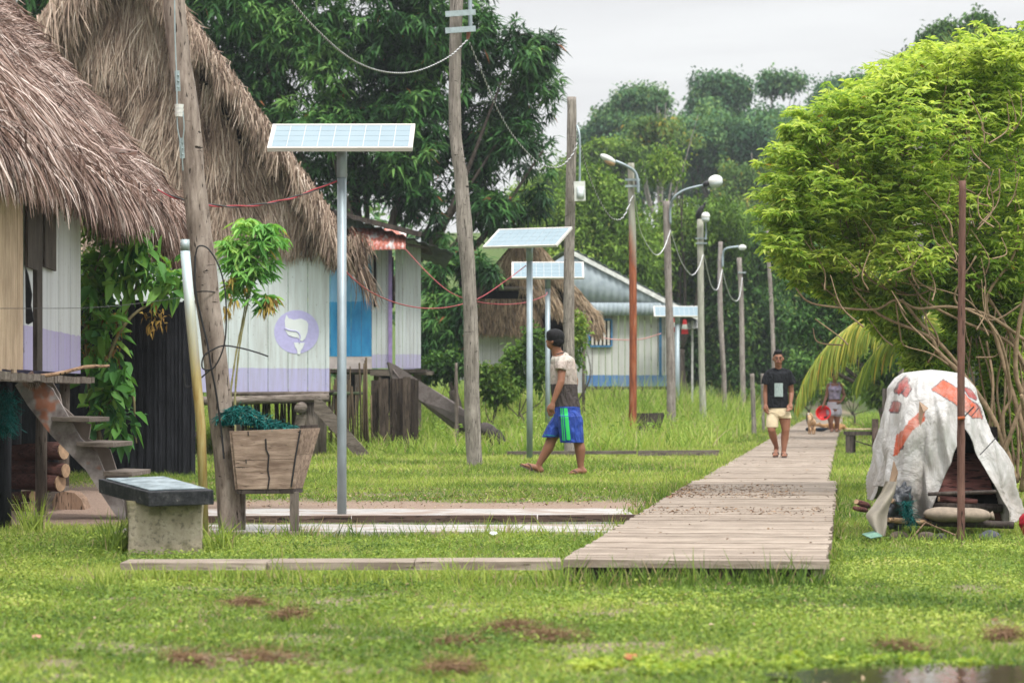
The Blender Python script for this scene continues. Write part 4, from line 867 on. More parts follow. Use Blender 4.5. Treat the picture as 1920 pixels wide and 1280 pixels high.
n = 1300; a = np.array(P(9,770,22.3)); pp = a+np.stack([rng.normal(size=n)*.04, rng.normal(size=n)*.04, (rng.random(n)-.5)*.30], 1); dd = rng.normal(size=(n,3))+np.array([0,0,-1.0]); v, q, k = strips(pp, dd, .05+.08*rng.random(n), np.full(n,.0035), .4, 4, .4, taper=(1,1,1,1)); o = npmesh('fishing_net', v, q, NM, None, np.repeat(rng.random(n)*.8, k)); tag(o, 'dark teal net scrap hanging on the black stilt at the left edge', 'net')
LG = 'firewood logs stacked under the nearest hut'
def log(label, a, b, rad, d, endc=True, mat=None):
    t = thing('firewood_log', label, 'log', P(*a, d), LG)
    p0, p1 = P(*a, d), P(*b, d+.25); mb = MB(); mb.tube([p0, p0.lerp(p1,.33), p0.lerp(p1,.66), p1], [rad*.96,rad*1.04,rad,rad*.98], 12, rough=.25); mb.build('bark', mat or M['log'], t, True)
    ax = (p0-p1).normalized(); e = MB(); e.tube([p0+ax*.001, p0+ax*.012], rad*.88, 12); e.build('cut_end', M['log_end'], t)
for args in (('topmost red brown log in the stack under the hut',(118,845),(30,850),.085),('dark log second from the top of the stack',(122,882),(24,875),.07),('thick dull purple log in the middle of the stack',(112,905),(24,900),.085),
             ('thin log with a pale end low in the stack',(62,930),(24,932),.05),('small round log on the ground behind the stilt',(58,950),(24,955),.045)):
    log(*args, 25.0)
t = thing('wood_stump', 'large pale half round block of sawn wood on the ground under the hut', 'wood block', G(125,25.6)); mb = MB()
pts = [(100,968),(98,940),(104,925),(120,921),(140,924),(152,935),(160,955),(160,968)]; mb.poly([P(x,y,25.3) for x, y in pts], .35); mb.build('block', wood('sawn_block', (.30,.19,.13), (.44,.31,.22)), t)
mb = MB(); mb.poly([P(x,y,25.5) for x, y in [(56,920),(64,912),(92,914),(120,912),(120,922),(105,925),(97,942),(99,966),(92,968),(88,940),(72,938),(60,935)]], .3); mb.build('bark', M['mid_wood'], t)
log('dark log lying right at the back of the stack',(150,965),(95,960),.055,26.2)

# ---- black plank fence
t = thing('plank_fence', 'fence of upright blackened planks behind the thick leaning pole', 'fence', G(300,34))
a, b_ = G(40,34.6), G(366,33.6); 
mb = MB(); n = 44
for k in range(n):
    p, q_ = a.lerp(b_, k/n), a.lerp(b_, (k+1)/n); zt = 1.1+(738-565+10*math.sin(k*.7)*.3)/F*34+random.uniform(-.02,.03); w_ = (q_-p).length
    c = (p+q_)/2; c.z = 0; mb.box(V(c.x, c.y+random.uniform(-.02,.02), (p.z-.1+zt)/2), (w_-.006, .03, zt-p.z+.1), (0,0,random.uniform(-.06,.06)))
mb.build('planks', M['black_wood'], t); mb = MB(); mb.bar(a+V(0,.05,.5), b_+V(0,.05,.5), .04, .06); mb.bar(a+V(0,.05,1.7), b_+V(0,.05,1.7), .04, .06); mb.build('rail', M['dark_wood'], t)

# ---- second hut: gable faces the camera
D2 = 43.5; t = thing('thatched_hut', 'middle thatched hut with a tall shaggy gable and a white wall with a lilac emblem', 'hut', G(400,46), 'thatched huts'); ref = t.location.z
q2 = lambda x, y, d=D2: P(x, y, d)
w2m = wallmat('emblem_wall_white_lilac', 1.1+(738-690)/F*D2, ref)
z0, z1 = q2(0,735).z, q2(0,440).z; xr = q2(617,0).x
mb = MB(); xs_ = [q2(x,0).x for x in (-60,-15,22,60,98,136,174,212,250,282,320,355,392,428,465,502.5,540,577,612)]
for k in range(len(xs_)-1): mb.box(((xs_[k]+xs_[k+1])/2, D2+.02+random.uniform(-.004,.004), (z0+z1)/2), (xs_[k+1]-xs_[k]-.008, .03, z1-z0), rnd=random.random()*.4)
mb.build('wall', w2m, t)
mb = MB(); mb.box((q2(614.5,0).x, D2+.01, (z0+z1)/2+.01), (.045,.06,z1-z0), rnd=.2); mb.build('corner_post', w2m, t)
planks((xr-.02,D2+.06), (xr-.50,D2+4.8), z0, z1, 14, w2m, 'side_wall', t)
mb = MB(); mb.box((-5.4, D2+2.4, z0+.02), (5.0,4.7,.04)); mb.build('floor', M['dark_wood'], t)
mb = MB(); mb.tube([q2(160,752,43.4), q2(430,751,43.4), q2(617,745,43.4)], .068, 10, rough=.1); mb.tube([q2(420,738,43.45), q2(600,737,43.45), q2(617,737,43.45)], .03, 8); mb.build('floor_beam', M['mid_wood'], t, True)
mb = MB(); mb.tube([q2(562,765,43.0), q2(575,758,44.5)], .085, 12, rough=.1); mb.build('floor_beam', M['mid_wood'], t, True)
for px, d, w_ in ((580,43.6,32),(596,44.6,30),(250,43.8,28),(440,43.8,24),(120,45,28)):
    g0 = G(px, d); mb = MB(); mb.tube([g0-V(0,0,.1), g0+V(.01,0,.5), V(g0.x,d,z0-.1)], w_/F*d/2, 12, rough=.12); mb.build('stilt', M['mid_wood_z'], t, True)
for pts in ([(538,870),(556,870),(574,778),(556,776)], [(590,742),(606,752),(692,850),(668,856),(588,770)]):
    mb = MB(); mb.poly([q2(x,y,43.1) for x, y in pts], .06); mb.build('brace', M['mid_wood'], t)
# emblem
m_l = plain('lilac_paint', (.44,.42,.68), .75, .2, 0, .07, 25); m_w = plain('white_paint_mark', (.66,.70,.71), .75, .2, 0, .04)
e = MB(); c = q2(556,622,D2-.002); rr = 42/F*D2; e.poly([c+V(rr*math.cos(a), 0, rr*math.sin(a)*.97) for a in np.linspace(0,2*math.pi,48,endpoint=False)], .006); em = e.build('emblem', m_l, t)
def zc(x, y): return q2(380+x/3.2, 540+y/3.2, D2-.009)
e = MB(); e.poly([zc(x,y) for x, y in [(503,158),(515,180),(548,190),(590,182),(622,196),(634,215),(630,262),(616,300),(600,318),(584,316),(572,298),(540,292),(512,280),(498,256),(494,225),(492,195)]], .004); e.build('emblem_shape', m_w, em)
e = MB(); e.poly([zc(x,y) for x, y in [(548,326),(612,328),(600,362),(590,372),(584,398),(570,396),(566,370),(554,352)]], .004); e.build('emblem_shape', m_w, em)
e = MB(); e.tube([zc(x,y)-V(0,.001,0) for x, y in [(492,240),(510,250),(535,256),(560,258),(576,268),(584,285),(582,312),(580,330)]], .010, 6); e.build('emblem_line', m_l, em)
# gable
apx = q2(228,-136); GL = q2(-235,480); GR = q2(668,462); yb = D2+6
core = MB(); ap = V(apx.x, D2, apx.z)
LV, RV = V(GL.x-.1,D2-.1,GL.z-.1), V(q2(644,0).x,D2-.1,q2(0,478).z)
bk = V(0,6,0)
core.hexa([V(ap.x,D2-.2,ap.z), RV-V(0,.1,0), RV-V(0,.1,0)+bk, V(ap.x,D2-.2,ap.z)+bk, V(ap.x,D2-.2,ap.z-.42), RV+V(-.30,-.1,-.02), RV+V(-.30,-.1,-.02)+bk, V(ap.x,D2-.2,ap.z-.42)+bk])
core.hexa([V(ap.x,D2-.2,ap.z), LV, LV+bk, V(ap.x,D2-.2,ap.z)+bk, V(ap.x,D2-.2,ap.z-.42), LV+V(.3,0,-.02), LV+V(.3,0,-.02)+bk, V(ap.x,D2-.2,ap.z-.42)+bk])
core.build('roof_core', M['thatch_dark'], t)
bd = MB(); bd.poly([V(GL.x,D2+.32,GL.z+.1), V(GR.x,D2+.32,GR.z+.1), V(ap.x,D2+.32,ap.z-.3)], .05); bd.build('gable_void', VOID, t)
vr = lambda py: 345+(py)/1.36 if py < 400 else 640+(py-400)*.5      # inner verge line in px
holes = [((373,110),(373,153),(408,153)),((416,176),(416,217),(456,217)),((522,290),(522,345),(552,345)),((448,232),(444,264),(474,264))]
def inside(px, py, tri):
    (x1,y1),(x2,y2),(x3,y3) = tri; d = (y2-y3)*(x1-x3)+(x3-x2)*(y1-y3)
    a = ((y2-y3)*(px-x3)+(x3-x2)*(py-y3))/d; b = ((y3-y1)*(px-x3)+(x1-x3)*(py-y3))/d; return (a > -.05) & (b > -.05) & (a+b < 1.05)
P_ = []
def gable(n, py0, py1, L, w, layers, c0):
    px = rng.random(n)*(700+160)-160; py = py0+(py1-py0)*rng.random(n)
    if layers: py = py0+(np.floor((py-py0)/layers)+.1*rng.normal(size=n))*layers
    lim = 322+np.clip(py,-200,600)/1.36; ll = 150-np.clip(py,-200,600)/1.3; k = (px < lim-6) & (px > ll-30) & (py < 475); px, py = px[k], py[k]; n = len(px)
    LL = (L[0]+(L[1]-L[0])*rng.random(n)); pe = py+LL*F/D2*.9
    keep = np.ones(n, bool)
    for tri in holes:
        for f in (0,.25,.5,.75,.95): keep &= ~(inside(px, py+(pe-py)*f, tri) & (rng.random(n) < .97))
    keep &= pe < 492+rng.normal(size=n)*6
    px, py, LL = px[keep], py[keep], LL[keep]; n = len(px)
    p = np.stack([(px-CX)/F*D2, D2+.06-rng.random(n)*.10, CH+(HZ-py)/F*D2], 1)
    sway = (fbm(px*.01, py*.004, 1.6, 77)-.5)*1.0; ci = np.floor(px/14+vnoise(px*.03,py*.03,1,5)*2)*57.3+np.floor(py/42+vnoise(px*.02,py*.02,1,6)*2)*131.7; ch = np.sin(ci)*43758.5; ch = ch-np.floor(ch); sway = sway+(ch-.5)*.75; wide = np.where(rng.random(n) < .07, 2.2, 1.0)
    d = np.stack([sway+rng.normal(size=n)*.13, -.08+rng.normal(size=n)*.06, -np.ones(n)], 1)
    v, q, kk = strips(p, d, LL, (w[0]+(w[1]-w[0])*rng.random(n))*wide, .25, 4, .05, face=np.tile(np.array([0,-1.,0]),(n,1)))
    r = np.clip(c0+rng.normal(size=n)*.2+(fbm(px*.01, py*.01, 2.5, 78)-.5)*.9+(np.sin(ci*1.7)*.12), 0, 1); P_.append((v, q, np.repeat(r, kk)))
gable(48000, -130, 460, (.3,.75), (.008,.019), 0, .50)
gable(13000, 380, 450, (.25,.6), (.008,.019), 0, .50)
gable(11000, -60, 60, (.5,1.1), (.010,.022), 0, .58)
# verges: right side thick fringe
n = 22000; u = rng.random(n)**.8; side = np.array([V(ap.x,D2-.22,ap.z), q2(466,185,D2-.2), q2(598,370,D2-.2), q2(652,462,D2-.2)])
ts = np.array([0,.55,.85,1.0]); pp = np.stack([np.interp(u, ts, side[:,k]) for k in range(3)], 1)+rng.normal(size=(n,3))*np.array([.035,.18,.035]); pp[:,0] -= rng.random(n)*.16; 
dd = np.tile(np.array([.24,-.1,-1.0]),(n,1))+rng.normal(size=(n,3))*.18; dd[:,0] -= rng.random(n)*.45; Lv = .2+.28*rng.random(n); kp = np.ones(n, bool)
for tri in holes:
    for f in (0,.3,.6,.9):
        pe_ = pp+dd*(Lv*f)[:,None]; kp &= ~(inside(CX+pe_[:,0]/pe_[:,1]*F, HZ-(pe_[:,2]-CH)/pe_[:,1]*F, tri) & (rng.random(n) < .85))
pp, dd, Lv = pp[kp], dd[kp], Lv[kp]; n = len(pp)
v, q, k = strips(pp, dd, Lv, .008+.013*rng.random(n), .3, 4, .08, face=np.tile(np.array([0,-1.,0]),(n,1))); P_.append((v, q, np.repeat(np.clip(.5+rng.normal(size=n)*.24,0,1), k)))
# right slope seen edge-on plus the ragged lower corner
n = 7000; u, v_ = rng.random(n), rng.random(n); pp = np.stack([ap.x+(RV.x-ap.x)*u-.02, D2-.2+6*v_, ap.z+(RV.z-ap.z)*u+.03], 1); dd = np.tile(np.array([.42,0,-.9]),(n,1))+rng.normal(size=(n,3))*.2
v, q, k = strips(pp, dd, .2+.3*rng.random(n), .014+.014*rng.random(n), .2, 3, .1); P_.append((v, q, np.repeat(np.clip(.55+rng.normal(size=n)*.2,0,1), k)))
n = 2600; pp = np.array(q2(645,460,D2-.1))+rng.normal(size=(n,3))*np.array([.14,.2,.08]); dd = np.tile(np.array([.15,0,-1.0]),(n,1))+rng.normal(size=(n,3))*.3; v, q, k = strips(pp, dd, .1+.25*rng.random(n), .012+.014*rng.random(n), .3, 3, .1); P_.append((v, q, np.repeat(np.clip(.38+rng.normal(size=n)*.2,0,1), k)))
n = 150; pp = np.array(q2(676,505,D2-.15))+rng.normal(size=(n,3))*np.array([.05,.1,.05]); dd = np.tile(np.array([.35,0,-1.0]),(n,1))+rng.normal(size=(n,3))*.15; v, q, k = strips(pp, dd, .2+.5*rng.random(n), .01+.01*rng.random(n), .3, 4, .05); P_.append((v, q, np.repeat(np.clip(.3+rng.normal(size=n)*.2,0,1), k)))
# left verge
n = 9000; u = rng.random(n)**1.4; pp = np.stack([ap.x-.03+(LV.x-ap.x)*u*.7, D2-.2+rng.normal(size=n)*.15, ap.z+(LV.z-ap.z)*u*.7], 1)+rng.normal(size=(n,3))*.05; dd = np.tile(np.array([-.25,-.1,-1.0]),(n,1))+rng.normal(size=(n,3))*.2; dd[:,0] += rng.random(n)*.5
v, q, k = strips(pp, dd, .35+.6*rng.random(n), .012+.018*rng.random(n), .3, 4, .08, face=np.tile(np.array([0,-1.,0]),(n,1))); P_.append((v, q, np.repeat(np.clip(.55+rng.normal(size=n)*.2,0,1), k)))
v, q, r = merge(P_); npmesh('roof_thatch', v, q, M['thatch2'], t, r)
mb = MB()
for a, b_ in (((342,70),(585,395)),): mb.tube([q2(*a,D2-.02), q2(*b_,D2-.02)], .028, 8)
mb.build('rafter', M['bamboo'], t, True)
for x0, x1, y in ((368,412,154),(412,456,218),(515,552,346),(440,475,263),(548,588,401)):
    mb = MB(); mb.tube([q2(x0,y,D2-.01), q2(x1,y+1,D2-.01)], .018, 6); mb.build('lath', M['bamboo'], t, True)

# ---- picket fence of bamboo under and beside the second hut
t = thing('bamboo_fence', 'rough fence of thin bamboo sticks under and beside the middle hut', 'fence', G(660,47))
mb = MB()
for k in range(70):
    px = 395+k*4.4+random.uniform(-2,2); d = 47.5+random.uniform(-.1,.1) if px < 640 else 46.3+random.uniform(-.3,.5)
    if px > 704: continue
    g0 = G(px, d); top_ = 740+random.uniform(-6,6) if px < 615 else (712+random.uniform(-26,30)); 
    if 674 < px < 692: top_ = 670+random.uniform(0,14)
    p1 = P(px+random.uniform(-5,5), top_, d); r_ = random.uniform(.010,.024)
    mb.tube([g0-V(0,0,.05), g0.lerp(p1,.5)+V(random.uniform(-.02,.02),0,0), p1], r_, 6)
bd_ = MB()
for px, w_ in ((703,.13),(714,.05),(722,.14),(733,.06),(742,.12),(753,.10),(762,.12),(772,.09),(780,.08)):
    g0 = G(px, 47.2+random.uniform(-.2,.2)); p1 = P(px+random.uniform(-2,2), 708+random.uniform(-4,10), g0.y); bd_.bar(g0-V(0,0,.05), p1, w_, .03, up=(0,1,0))
bd_.build('boards', wood('dark_upright_slabs', (.045,.034,.028), (.17,.13,.10), crack=.64, rv=.8), t)
mb.build('sticks', M['bamboo'], t, True)
mb = MB(); mb.tube([P(610,738,46.3), P(682,737,46.2)], .025, 6); mb.build('rail', plain('mossy_rail', (.09,.12,.06)), t)

# ---- third hut: white and lilac with tin roof
D3 = 52; t = thing('painted_hut', 'small white and lilac hut on stilts with blue boards and a rusty tin awning', 'hut', G(720,53)); ref = t.location.z
q3 = lambda x, y, d=D3: P(x, y, d)
zf = q3(0,690).z; w3m = wallmat('striped_wall_white_lilac', q3(0,664).z, ref, top=(.54,.59,.60), band=(.42,.40,.60)); zt = q3(0,446).z
m, nt, b = nm('blue_painted_boards', .65, .3); z = n_sep(nt, n_coord(nt))[2]; n = n_noise(nt, n_coord(nt, (5,5,1.5)), 1.5, 5, .6); 
f = n_ramp(nt, n_math(nt, 'ADD', z, n_math(nt, 'MULTIPLY', n, .3)), [(0, 0.0), (1, 1.0)]); fz = n_math(nt, 'GREATER_THAN', n_math(nt, 'ADD', z, n_math(nt, 'MULTIPLY', n, .1)), q3(0,560).z-ref)
c = n_mix(nt, fz, n_ramp(nt, n, [(.3, (.02,.17,.38)), (.7, (.04,.28,.52))]), n_ramp(nt, n, [(.3, (.09,.27,.46)), (.7, (.20,.40,.58))])); nt.links.new(c, b.inputs['Base Color']); n_bump(nt, b, n, .2)
planks((q3(600,0).x,D3), (q3(697,0).x,D3), q3(0,668).z, zt, 5, m, 'blue_boards', t)
mb = MB(); mb.box(((q3(600,0).x+q3(697,0).x)/2, D3+.0, q3(0,680).z), (q3(697,0).x-q3(600,0).x, .05, .22)); mb.build('sill_board', plain('greyed_white_board', (.45,.40,.39), .8, .2, 0, .2, 9), t)
planks((q3(697,0).x,D3), (q3(733,0).x,D3), zf, zt, 4, w3m, 'wall', t)
planks((q3(741,0).x,D3), (q3(789,0).x,D3), zf, zt-.03, 7, w3m, 'wall', t)
planks((q3(789,0).x,D3+.02), (q3(789,0).x-.5,D3+5), zf, zt, 14, w3m, 'side_wall', t)
mb = MB(); mb.box((q3(728,0).x, D3+.06, (zf+zt)/2), (.14,.05,zt-zf)); mb.build('door', VOID, t)  # near-black box, the shade of the doorway given as colour
mb = MB(); mb.box((q3(732,0).x, D3-.02, (q3(0,470).z+zf)/2), (.07,.05,q3(0,470).z-zf)); mb.build('door_frame', plain('purple_paint', (.27,.20,.40), .6), t)
for x, y0_, y1_ in ((703,478,575),(736,482,577)):
    mb = MB(); mb.box(q3(x,(y0_+y1_)/2,D3-.03), (.045,.03,(y1_-y0_)/F*D3)); mb.build('vent_slot', VOID, t)
mb = MB(); mb.box(((q3(600,0).x+q3(800,0).x)/2, D3+2.4, zf-.05), (q3(800,0).x-q3(600,0).x, 5.0, .06)); mb.build('floor', M['dark_wood'], t)
mb = MB(); mb.box(((q3(695,0).x+q3(732,0).x)/2, D3-.15, zf-.09), (.36,.25,.10)); mb.box(q3(795,700,D3+.1), (.32,.3,.06)); mb.build('floor_joists', M['mid_wood'], t)
for px, d in ((706,52.2),(716,52.6),(725,52.3),(765,52.3),(783,53),(640,52.5),(660,56)):
    g0 = G(px, d); mb = MB(); mb.bar(g0-V(0,0,.1), V(g0.x,d,zf-.08), .10+random.random()*.06, .1, up=(0,1,0)); mb.build('stilt', M['black_wood'] if px in (716,725,660) else M['mid_wood_z'], t)
def corrugated(mb, a, b, c, d, n=60, amp=.012, nv=2):
    """sheet with corners a,b (near edge) c,d (far edge: d above a, c above b), waves along a-b"""
    a, b, c, d = map(Vector, (a,b,c,d)); nr_ = (b-a).cross(d-a).normalized()
    mb.grid(lambda u, v: (a.lerp(b,u)).lerp(d.lerp(c,u), v)+nr_*amp*math.sin(u*n*math.pi), n*2, nv)
TIN = metal_sheet('grey_tin_sheet', (.25,.30,.34), (.40,.46,.50), (.30,.16,.10), .68); TIND = metal_sheet('dark_tin_sheet', (.07,.075,.085), (.15,.16,.17), (.12,.08,.06), .6)
def vsheet(name, parent, mat, x0, x1, y, z0, ztop, n=60, amp=.012):
    mb = MB(); mb.grid(lambda u, v: V(x0+(x1-x0)*u, y+amp*math.sin(u*n*math.pi), z0+(max(ztop(x0+(x1-x0)*u), z0+.002)-z0)*v), n*2, 2); o = mb.build(name, mat, parent, True); md = o.modifiers.new('thick', 'SOLIDIFY'); md.thickness = .004; return o
def obj_sheet(name, parent, mat, *a, **k):
    mb = MB(); corrugated(mb, *a, **k); o = mb.build(name, mat, parent, True); md = o.modifiers.new('thick', 'SOLIDIFY'); md.thickness = .004; return o
obj_sheet('roof', t, TIND, q3(586,384,D3-.7), q3(852,474,D3-.7), q3(852,474,D3-.7)+V(-.3,6,0), q3(586,384,D3-.7)+V(0,6,0), n=26, amp=.02)
mb = MB(); mb.bar(q3(586,388,D3-.66), q3(790,440,D3-.66), .05, .09); mb.build('fascia', M['dark_wood'], t)
for k in range(5):
    yy = D3-.4+k*.5; mb = MB(); mb.bar(V(q3(715,0).x,yy,q3(0,452).z-k*.0), V(q3(806+0*k,0).x,yy,q3(0,468).z), .07, .05); mb.build('rafter', M['mid_wood'], t)
vsheet('gable_sheet', t, TIN, q3(600,0).x, q3(790,0).x, D3-.05, q3(0,446).z, lambda x: float(np.interp(x, [q3(586,0).x, q3(838,0).x], [q3(0,386).z, q3(0,470).z])), 46, .008)
m, nt, b = nm('faded_red_tin', .6, .3, .1); n = n_noise(nt, n_coord(nt, (4,4,1)), 1.6, 5, .6); nt.links.new(n_ramp(nt, n, [(.38, (.60,.58,.57)), (.46, (.52,.20,.17)), (.54, (.42,.13,.08)), (.60, (.50,.22,.19)), (.66, (.62,.57,.55))]), b.inputs['Base Color'])
obj_sheet('awning', t, m, q3(655,470,D3-.75), q3(760,467,D3-.75), q3(762,430,D3-.35), q3(655,427,D3-.35), n=26, amp=.012)
# old plank ramp in front
t = thing('fallen_timber', 'long dark weathered timber sloping from the lilac hut down into the grass', 'timber', G(950,47.5)); mb = MB()
mb.poly([P(x,y,d) for x, y, d in [(728,678,50.5),(742,684,50.5),(800,722,49.8),(850,752,49.2),(900,790,48.5),(948,824,48),(946,852,48),(915,838,48.5),(850,800,49.2),(790,752,49.8),(735,708,50.5)]], .12, (0.3,-1,0.1)); 
m, nt, b = nm('charred_timber', .9, .15); n1 = n_noise(nt, n_coord(nt, (3,3,3)), 2.5, 7, .65); x_ = n_sep(nt, n_coord(nt))[0]
c = n_mix(nt, n_math(nt, 'ADD', n_math(nt, 'MULTIPLY', n_math(nt, 'ADD', x_, 1.2), .8, True), n_math(nt, 'MULTIPLY', n_math(nt, 'SUBTRACT', n1, .5), 1.6), True), n_ramp(nt, n1, [(.3, (.10,.08,.075)), (.7, (.22,.19,.18))]), (.022,.02,.018)); nt.links.new(c, b.inputs['Base Color']); n_bump(nt, b, n1, .8, .03); mb.build('beam', m, t)
mb = MB(); mb.tube(cr([P(905,800,48.2),P(930,818,48),P(948,838,47.9),P(940,850,47.8)],4), [.09,.12,.13,.12,.14,.12,.12,.13,.11,.1,.08,.06,.05], 9, rough=.3); mb.build('broken_end', m, t, True)

# ---- fourth hut: thatch, far
D4 = 66; q4 = lambda x, y, d=D4: P(x, y, d)
t = thing('thatched_hut', 'farthest thatched hut with a brown roof, half hidden by bushes behind the solar lamps', 'hut', G(1000,68), 'thatched huts'); ref = t.location.z
w4m = wallmat('greyed_white_wall', q4(0,900).z, ref, top=(.58,.58,.60)); zf = q4(0,712).z
planks((q4(860,0).x,D4), (q4(1010,0).x,D4), zf, q4(0,612).z, 10, w4m, 'wall', t)
planks((q4(1074,0).x,D4-.3), (q4(1097,0).x,D4-.3), zf-.3, q4(0,592).z, 3, w4m, 'wall', t)
mb = MB(); mb.box(((q4(860,0).x+q4(1075,0).x)/2, D4+.5, (q4(0,500).z+zf)/2), (q4(1075,0).x-q4(860,0).x,.1,q4(0,500).z-zf)); mb.build('unlit_backing', VOID, t)  # near-black box painting the inside of the hut as shade
a4, r4, l4 = q4(982,432,D4-.6), q4(1128,606,D4-.6), q4(835,606,D4-.6)
core = MB(); core.hexa([a4, r4, r4+V(0,5,0), a4+V(.0,5,0), a4-V(0,0,.35), r4-V(.25,0,.0), r4+V(-.25,5,0), a4+V(0,5,-.35)])
core.hexa([a4+V(-.01,0,0), l4, l4+V(0,5,0), a4+V(-.01,5,0), a4-V(0.01,0,.35), l4+V(.25,0,.0), l4+V(.25,5,0), a4+V(-.01,5,-.35)]); core.build('roof_core', M['thatch_dark'], t)
P_ = []
def tri_strands(n, pts, L, w, dvec, c0, dy=(0,.0), grav=.3, jit=.15, mod=None):
    a, b, c = [np.array(P(*p)) for p in pts]; u, v = rng.random(n), rng.random(n); k = u+v > 1; u[k], v[k] = 1-u[k], 1-v[k]
    p = a+(b-a)*u[:,None]+(c-a)*v[:,None]; p[:,1] += rng.random(n)*dy[1]; d = np.tile(np.array(dvec,float),(n,1))+rng.normal(size=(n,3))*jit
    v_, q_, kk = strips(p, d, L[0]+(L[1]-L[0])*rng.random(n), w[0]+(w[1]-w[0])*rng.random(n), grav, 3, .08, face=np.tile(np.array([0,-1.,0]),(n,1))); P_.append((v_, q_, np.repeat(np.clip(c0+rng.normal(size=n)*.2,0,1), kk)))
tri_strands(6500, [(985,430,D4-.65),(1120,588,D4-.65),(1020,500,D4-.65)], (.15,.4), (.02,.035), (.55,-.1,-.8), .5)
tri_strands(6500, [(985,432,D4-.6),(935,490,D4-.6),(1060,590,D4-.6)], (.2,.5), (.02,.035), (.35,-.1,-.9), .45)
tri_strands(3500, [(1010,470,D4-.6),(1115,585,D4-.6),(1085,570,D4-.6)], (.2,.5), (.02,.035), (.6,-.1,-.8), .5)
tri_strands(2500, [(1070,560,D4-.65),(1128,592,D4-.65),(1118,612,D4-.65)], (.15,.45), (.02,.035), (.2,-.1,-1), .35)
tri_strands(2500, [(980,440,D4-.6),(930,500,D4-.6),(985,500,D4-.6)], (.2,.5), (.02,.035), (-.2,-.1,-1), .5)
tri_strands(3800, [(890,560,D4-.5),(890,602,D4-.5),(1010,602,D4-.5)], (.2,.45), (.02,.035), (0,-.1,-1), .3)
tri_strands(3800, [(890,560,D4-.5),(1010,560,D4-.5),(1010,602,D4-.5)], (.2,.45), (.02,.035), (0,-.1,-1), .3)
v, q, r = merge(P_); npmesh('roof_thatch', v, q, thatch('golden_thatch', [(0,(.05,.035,.025)),(.25,(.20,.14,.09)),(.5,(.36,.26,.17)),(.75,(.47,.36,.25)),(1,(.60,.50,.38))]), t, r)
mb = MB(); mb.tube([q4(935,541,D4-.65), q4(1008,540,D4-.65)], .05, 8); mb.tube([q4(938,530,D4-.6), q4(1005,533,D4-.6)], .03, 8); mb.build('cross_pole', M['mid_wood'], t, True)
for x0, x1 in ((1095,592),):
    g0 = G(1094,65.2); mb = MB(); mb.tube([g0, V(g0.x,65.2,q4(0,585).z)], .035, 8); mb.build('porch_post', M['mid_wood_z'], t, True)

# ---- fifth house: tin gable
D5 = 80; q5 = lambda x, y, d=D5: P(x, y, d)
t = thing('tin_roof_house', 'cream plank house with a grey corrugated gable and a blue painted base', 'house', G(1180,82)); ref = t.location.z
w5m = painted('cream_blue_wall', (.55,.56,.54), (.015,.15,.42), q5(0,703).z-ref, None); zf = q5(0,724).z
planks((q5(1086,0).x,D5), (q5(1270,0).x,D5), zf, q5(0,588).z, 15, w5m, 'wall', t, gap=.02)
mb = MB(); mb.box((q5(1180,0).x, D5+2.5, zf-.04), (2.9,5,.08)); mb.build('floor', M['dark_wood'], t)
for x in (1095,1150,1205,1262):
    g0 = G(x, D5+.3); mb = MB(); mb.bar(g0-V(0,0,.1), V(g0.x,D5+.3,zf-.06), .12, .12, up=(0,1,0)); mb.build('stilt', M['dark_wood'], t)
bl = plain('blue_trim_paint', (.05,.16,.30), .7)
mb = MB(); mb.box((q5(1238,0).x,D5-.05,(q5(0,592).z+q5(0,703).z)/2), (.075,.03,(703-592)/F*D5)); mb.build('corner_trim', bl, t)
mb = MB(); mb.box((q5(1269,0).x,D5-.05,(q5(0,690).z+q5(0,735).z)/2), (.06,.03,.5)); mb.build('corner_trim', bl, t)
wn = MB(); wn.box(q5(1126,624,D5-.05), (.62,.02,.72)); wo = wn.build('window', VOID, t)
f = MB()
for s in (-1,1): f.box(q5(1126+s*21,624,D5-.09), (.05,.05,.75)); f.box(q5(1126,624+s*25,D5-.09), (.58,.05,.05))
f.build('frame', bl, wo)
for k in range(5): f = MB(); f.box(q5(1111+k*7.5,624,D5-.085), (.06,.02,.68)); f.build('bar', plain('pale_bar', (.58,.55,.50)), wo)
zf5 = lambda x: float(np.interp(x, [q5(850,0).x, q5(1072,0).x, q5(1318,0).x], [q5(0,600).z, q5(0,472).z, q5(0,602).z]))
vsheet('gable_sheet', t, TIN, q5(900,0).x, q5(1300,0).x, D5-.3, q5(0,572).z, zf5, 60, .014)
vsheet('wall_skirt_sheet', t, metal_sheet('pale_tin_skirt', (.24,.29,.33), (.36,.42,.45), (.34,.20,.15), .66), q5(1060,0).x, q5(1272,0).x, D5-.34, q5(0,592).z, lambda x: min(q5(0,568).z, zf5(x)), 50, .014)
mb = MB(); mb.bar(q5(1070,472,D5-.35), q5(1318,601,D5-.35), .06, .12); mb.build('verge_strip', plain('pale_tin_verge', (.62,.63,.62), .5), t)
obj_sheet('roof', t, TIN, q5(1070,465,D5-.32)+V(0,0,.02), q5(1320,596,D5-.32)+V(0,0,.02), q5(1320,596,D5-.32)+V(0,6,.02), q5(1070,465,D5-.32)+V(0,6,.02), n=40, amp=.02)
obj_sheet('roof', t, TIN, q5(1070,465,D5-.32)+V(0,0,.02), q5(850,596,D5-.32)+V(0,0,.02), q5(850,596,D5-.32)+V(0,6,.02), q5(1070,465,D5-.32)+V(0,6,.02), n=40, amp=.02)
obj_sheet('awning', t, plain('white_tin', (.70,.70,.68), .5), q5(1272,617,D5+1), q5(1312,615,D5+1), q5(1312,592,D5+2.2), q5(1272,592,D5+2.2), n=10, amp=.02)
mb = MB(); mb.bar(G(1298,D5+1.1), q5(1298,600,D5+1.1), .06, .06, up=(0,1,0)); mb.build('awning_post', plain('pale_post', (.5,.5,.48)), t)
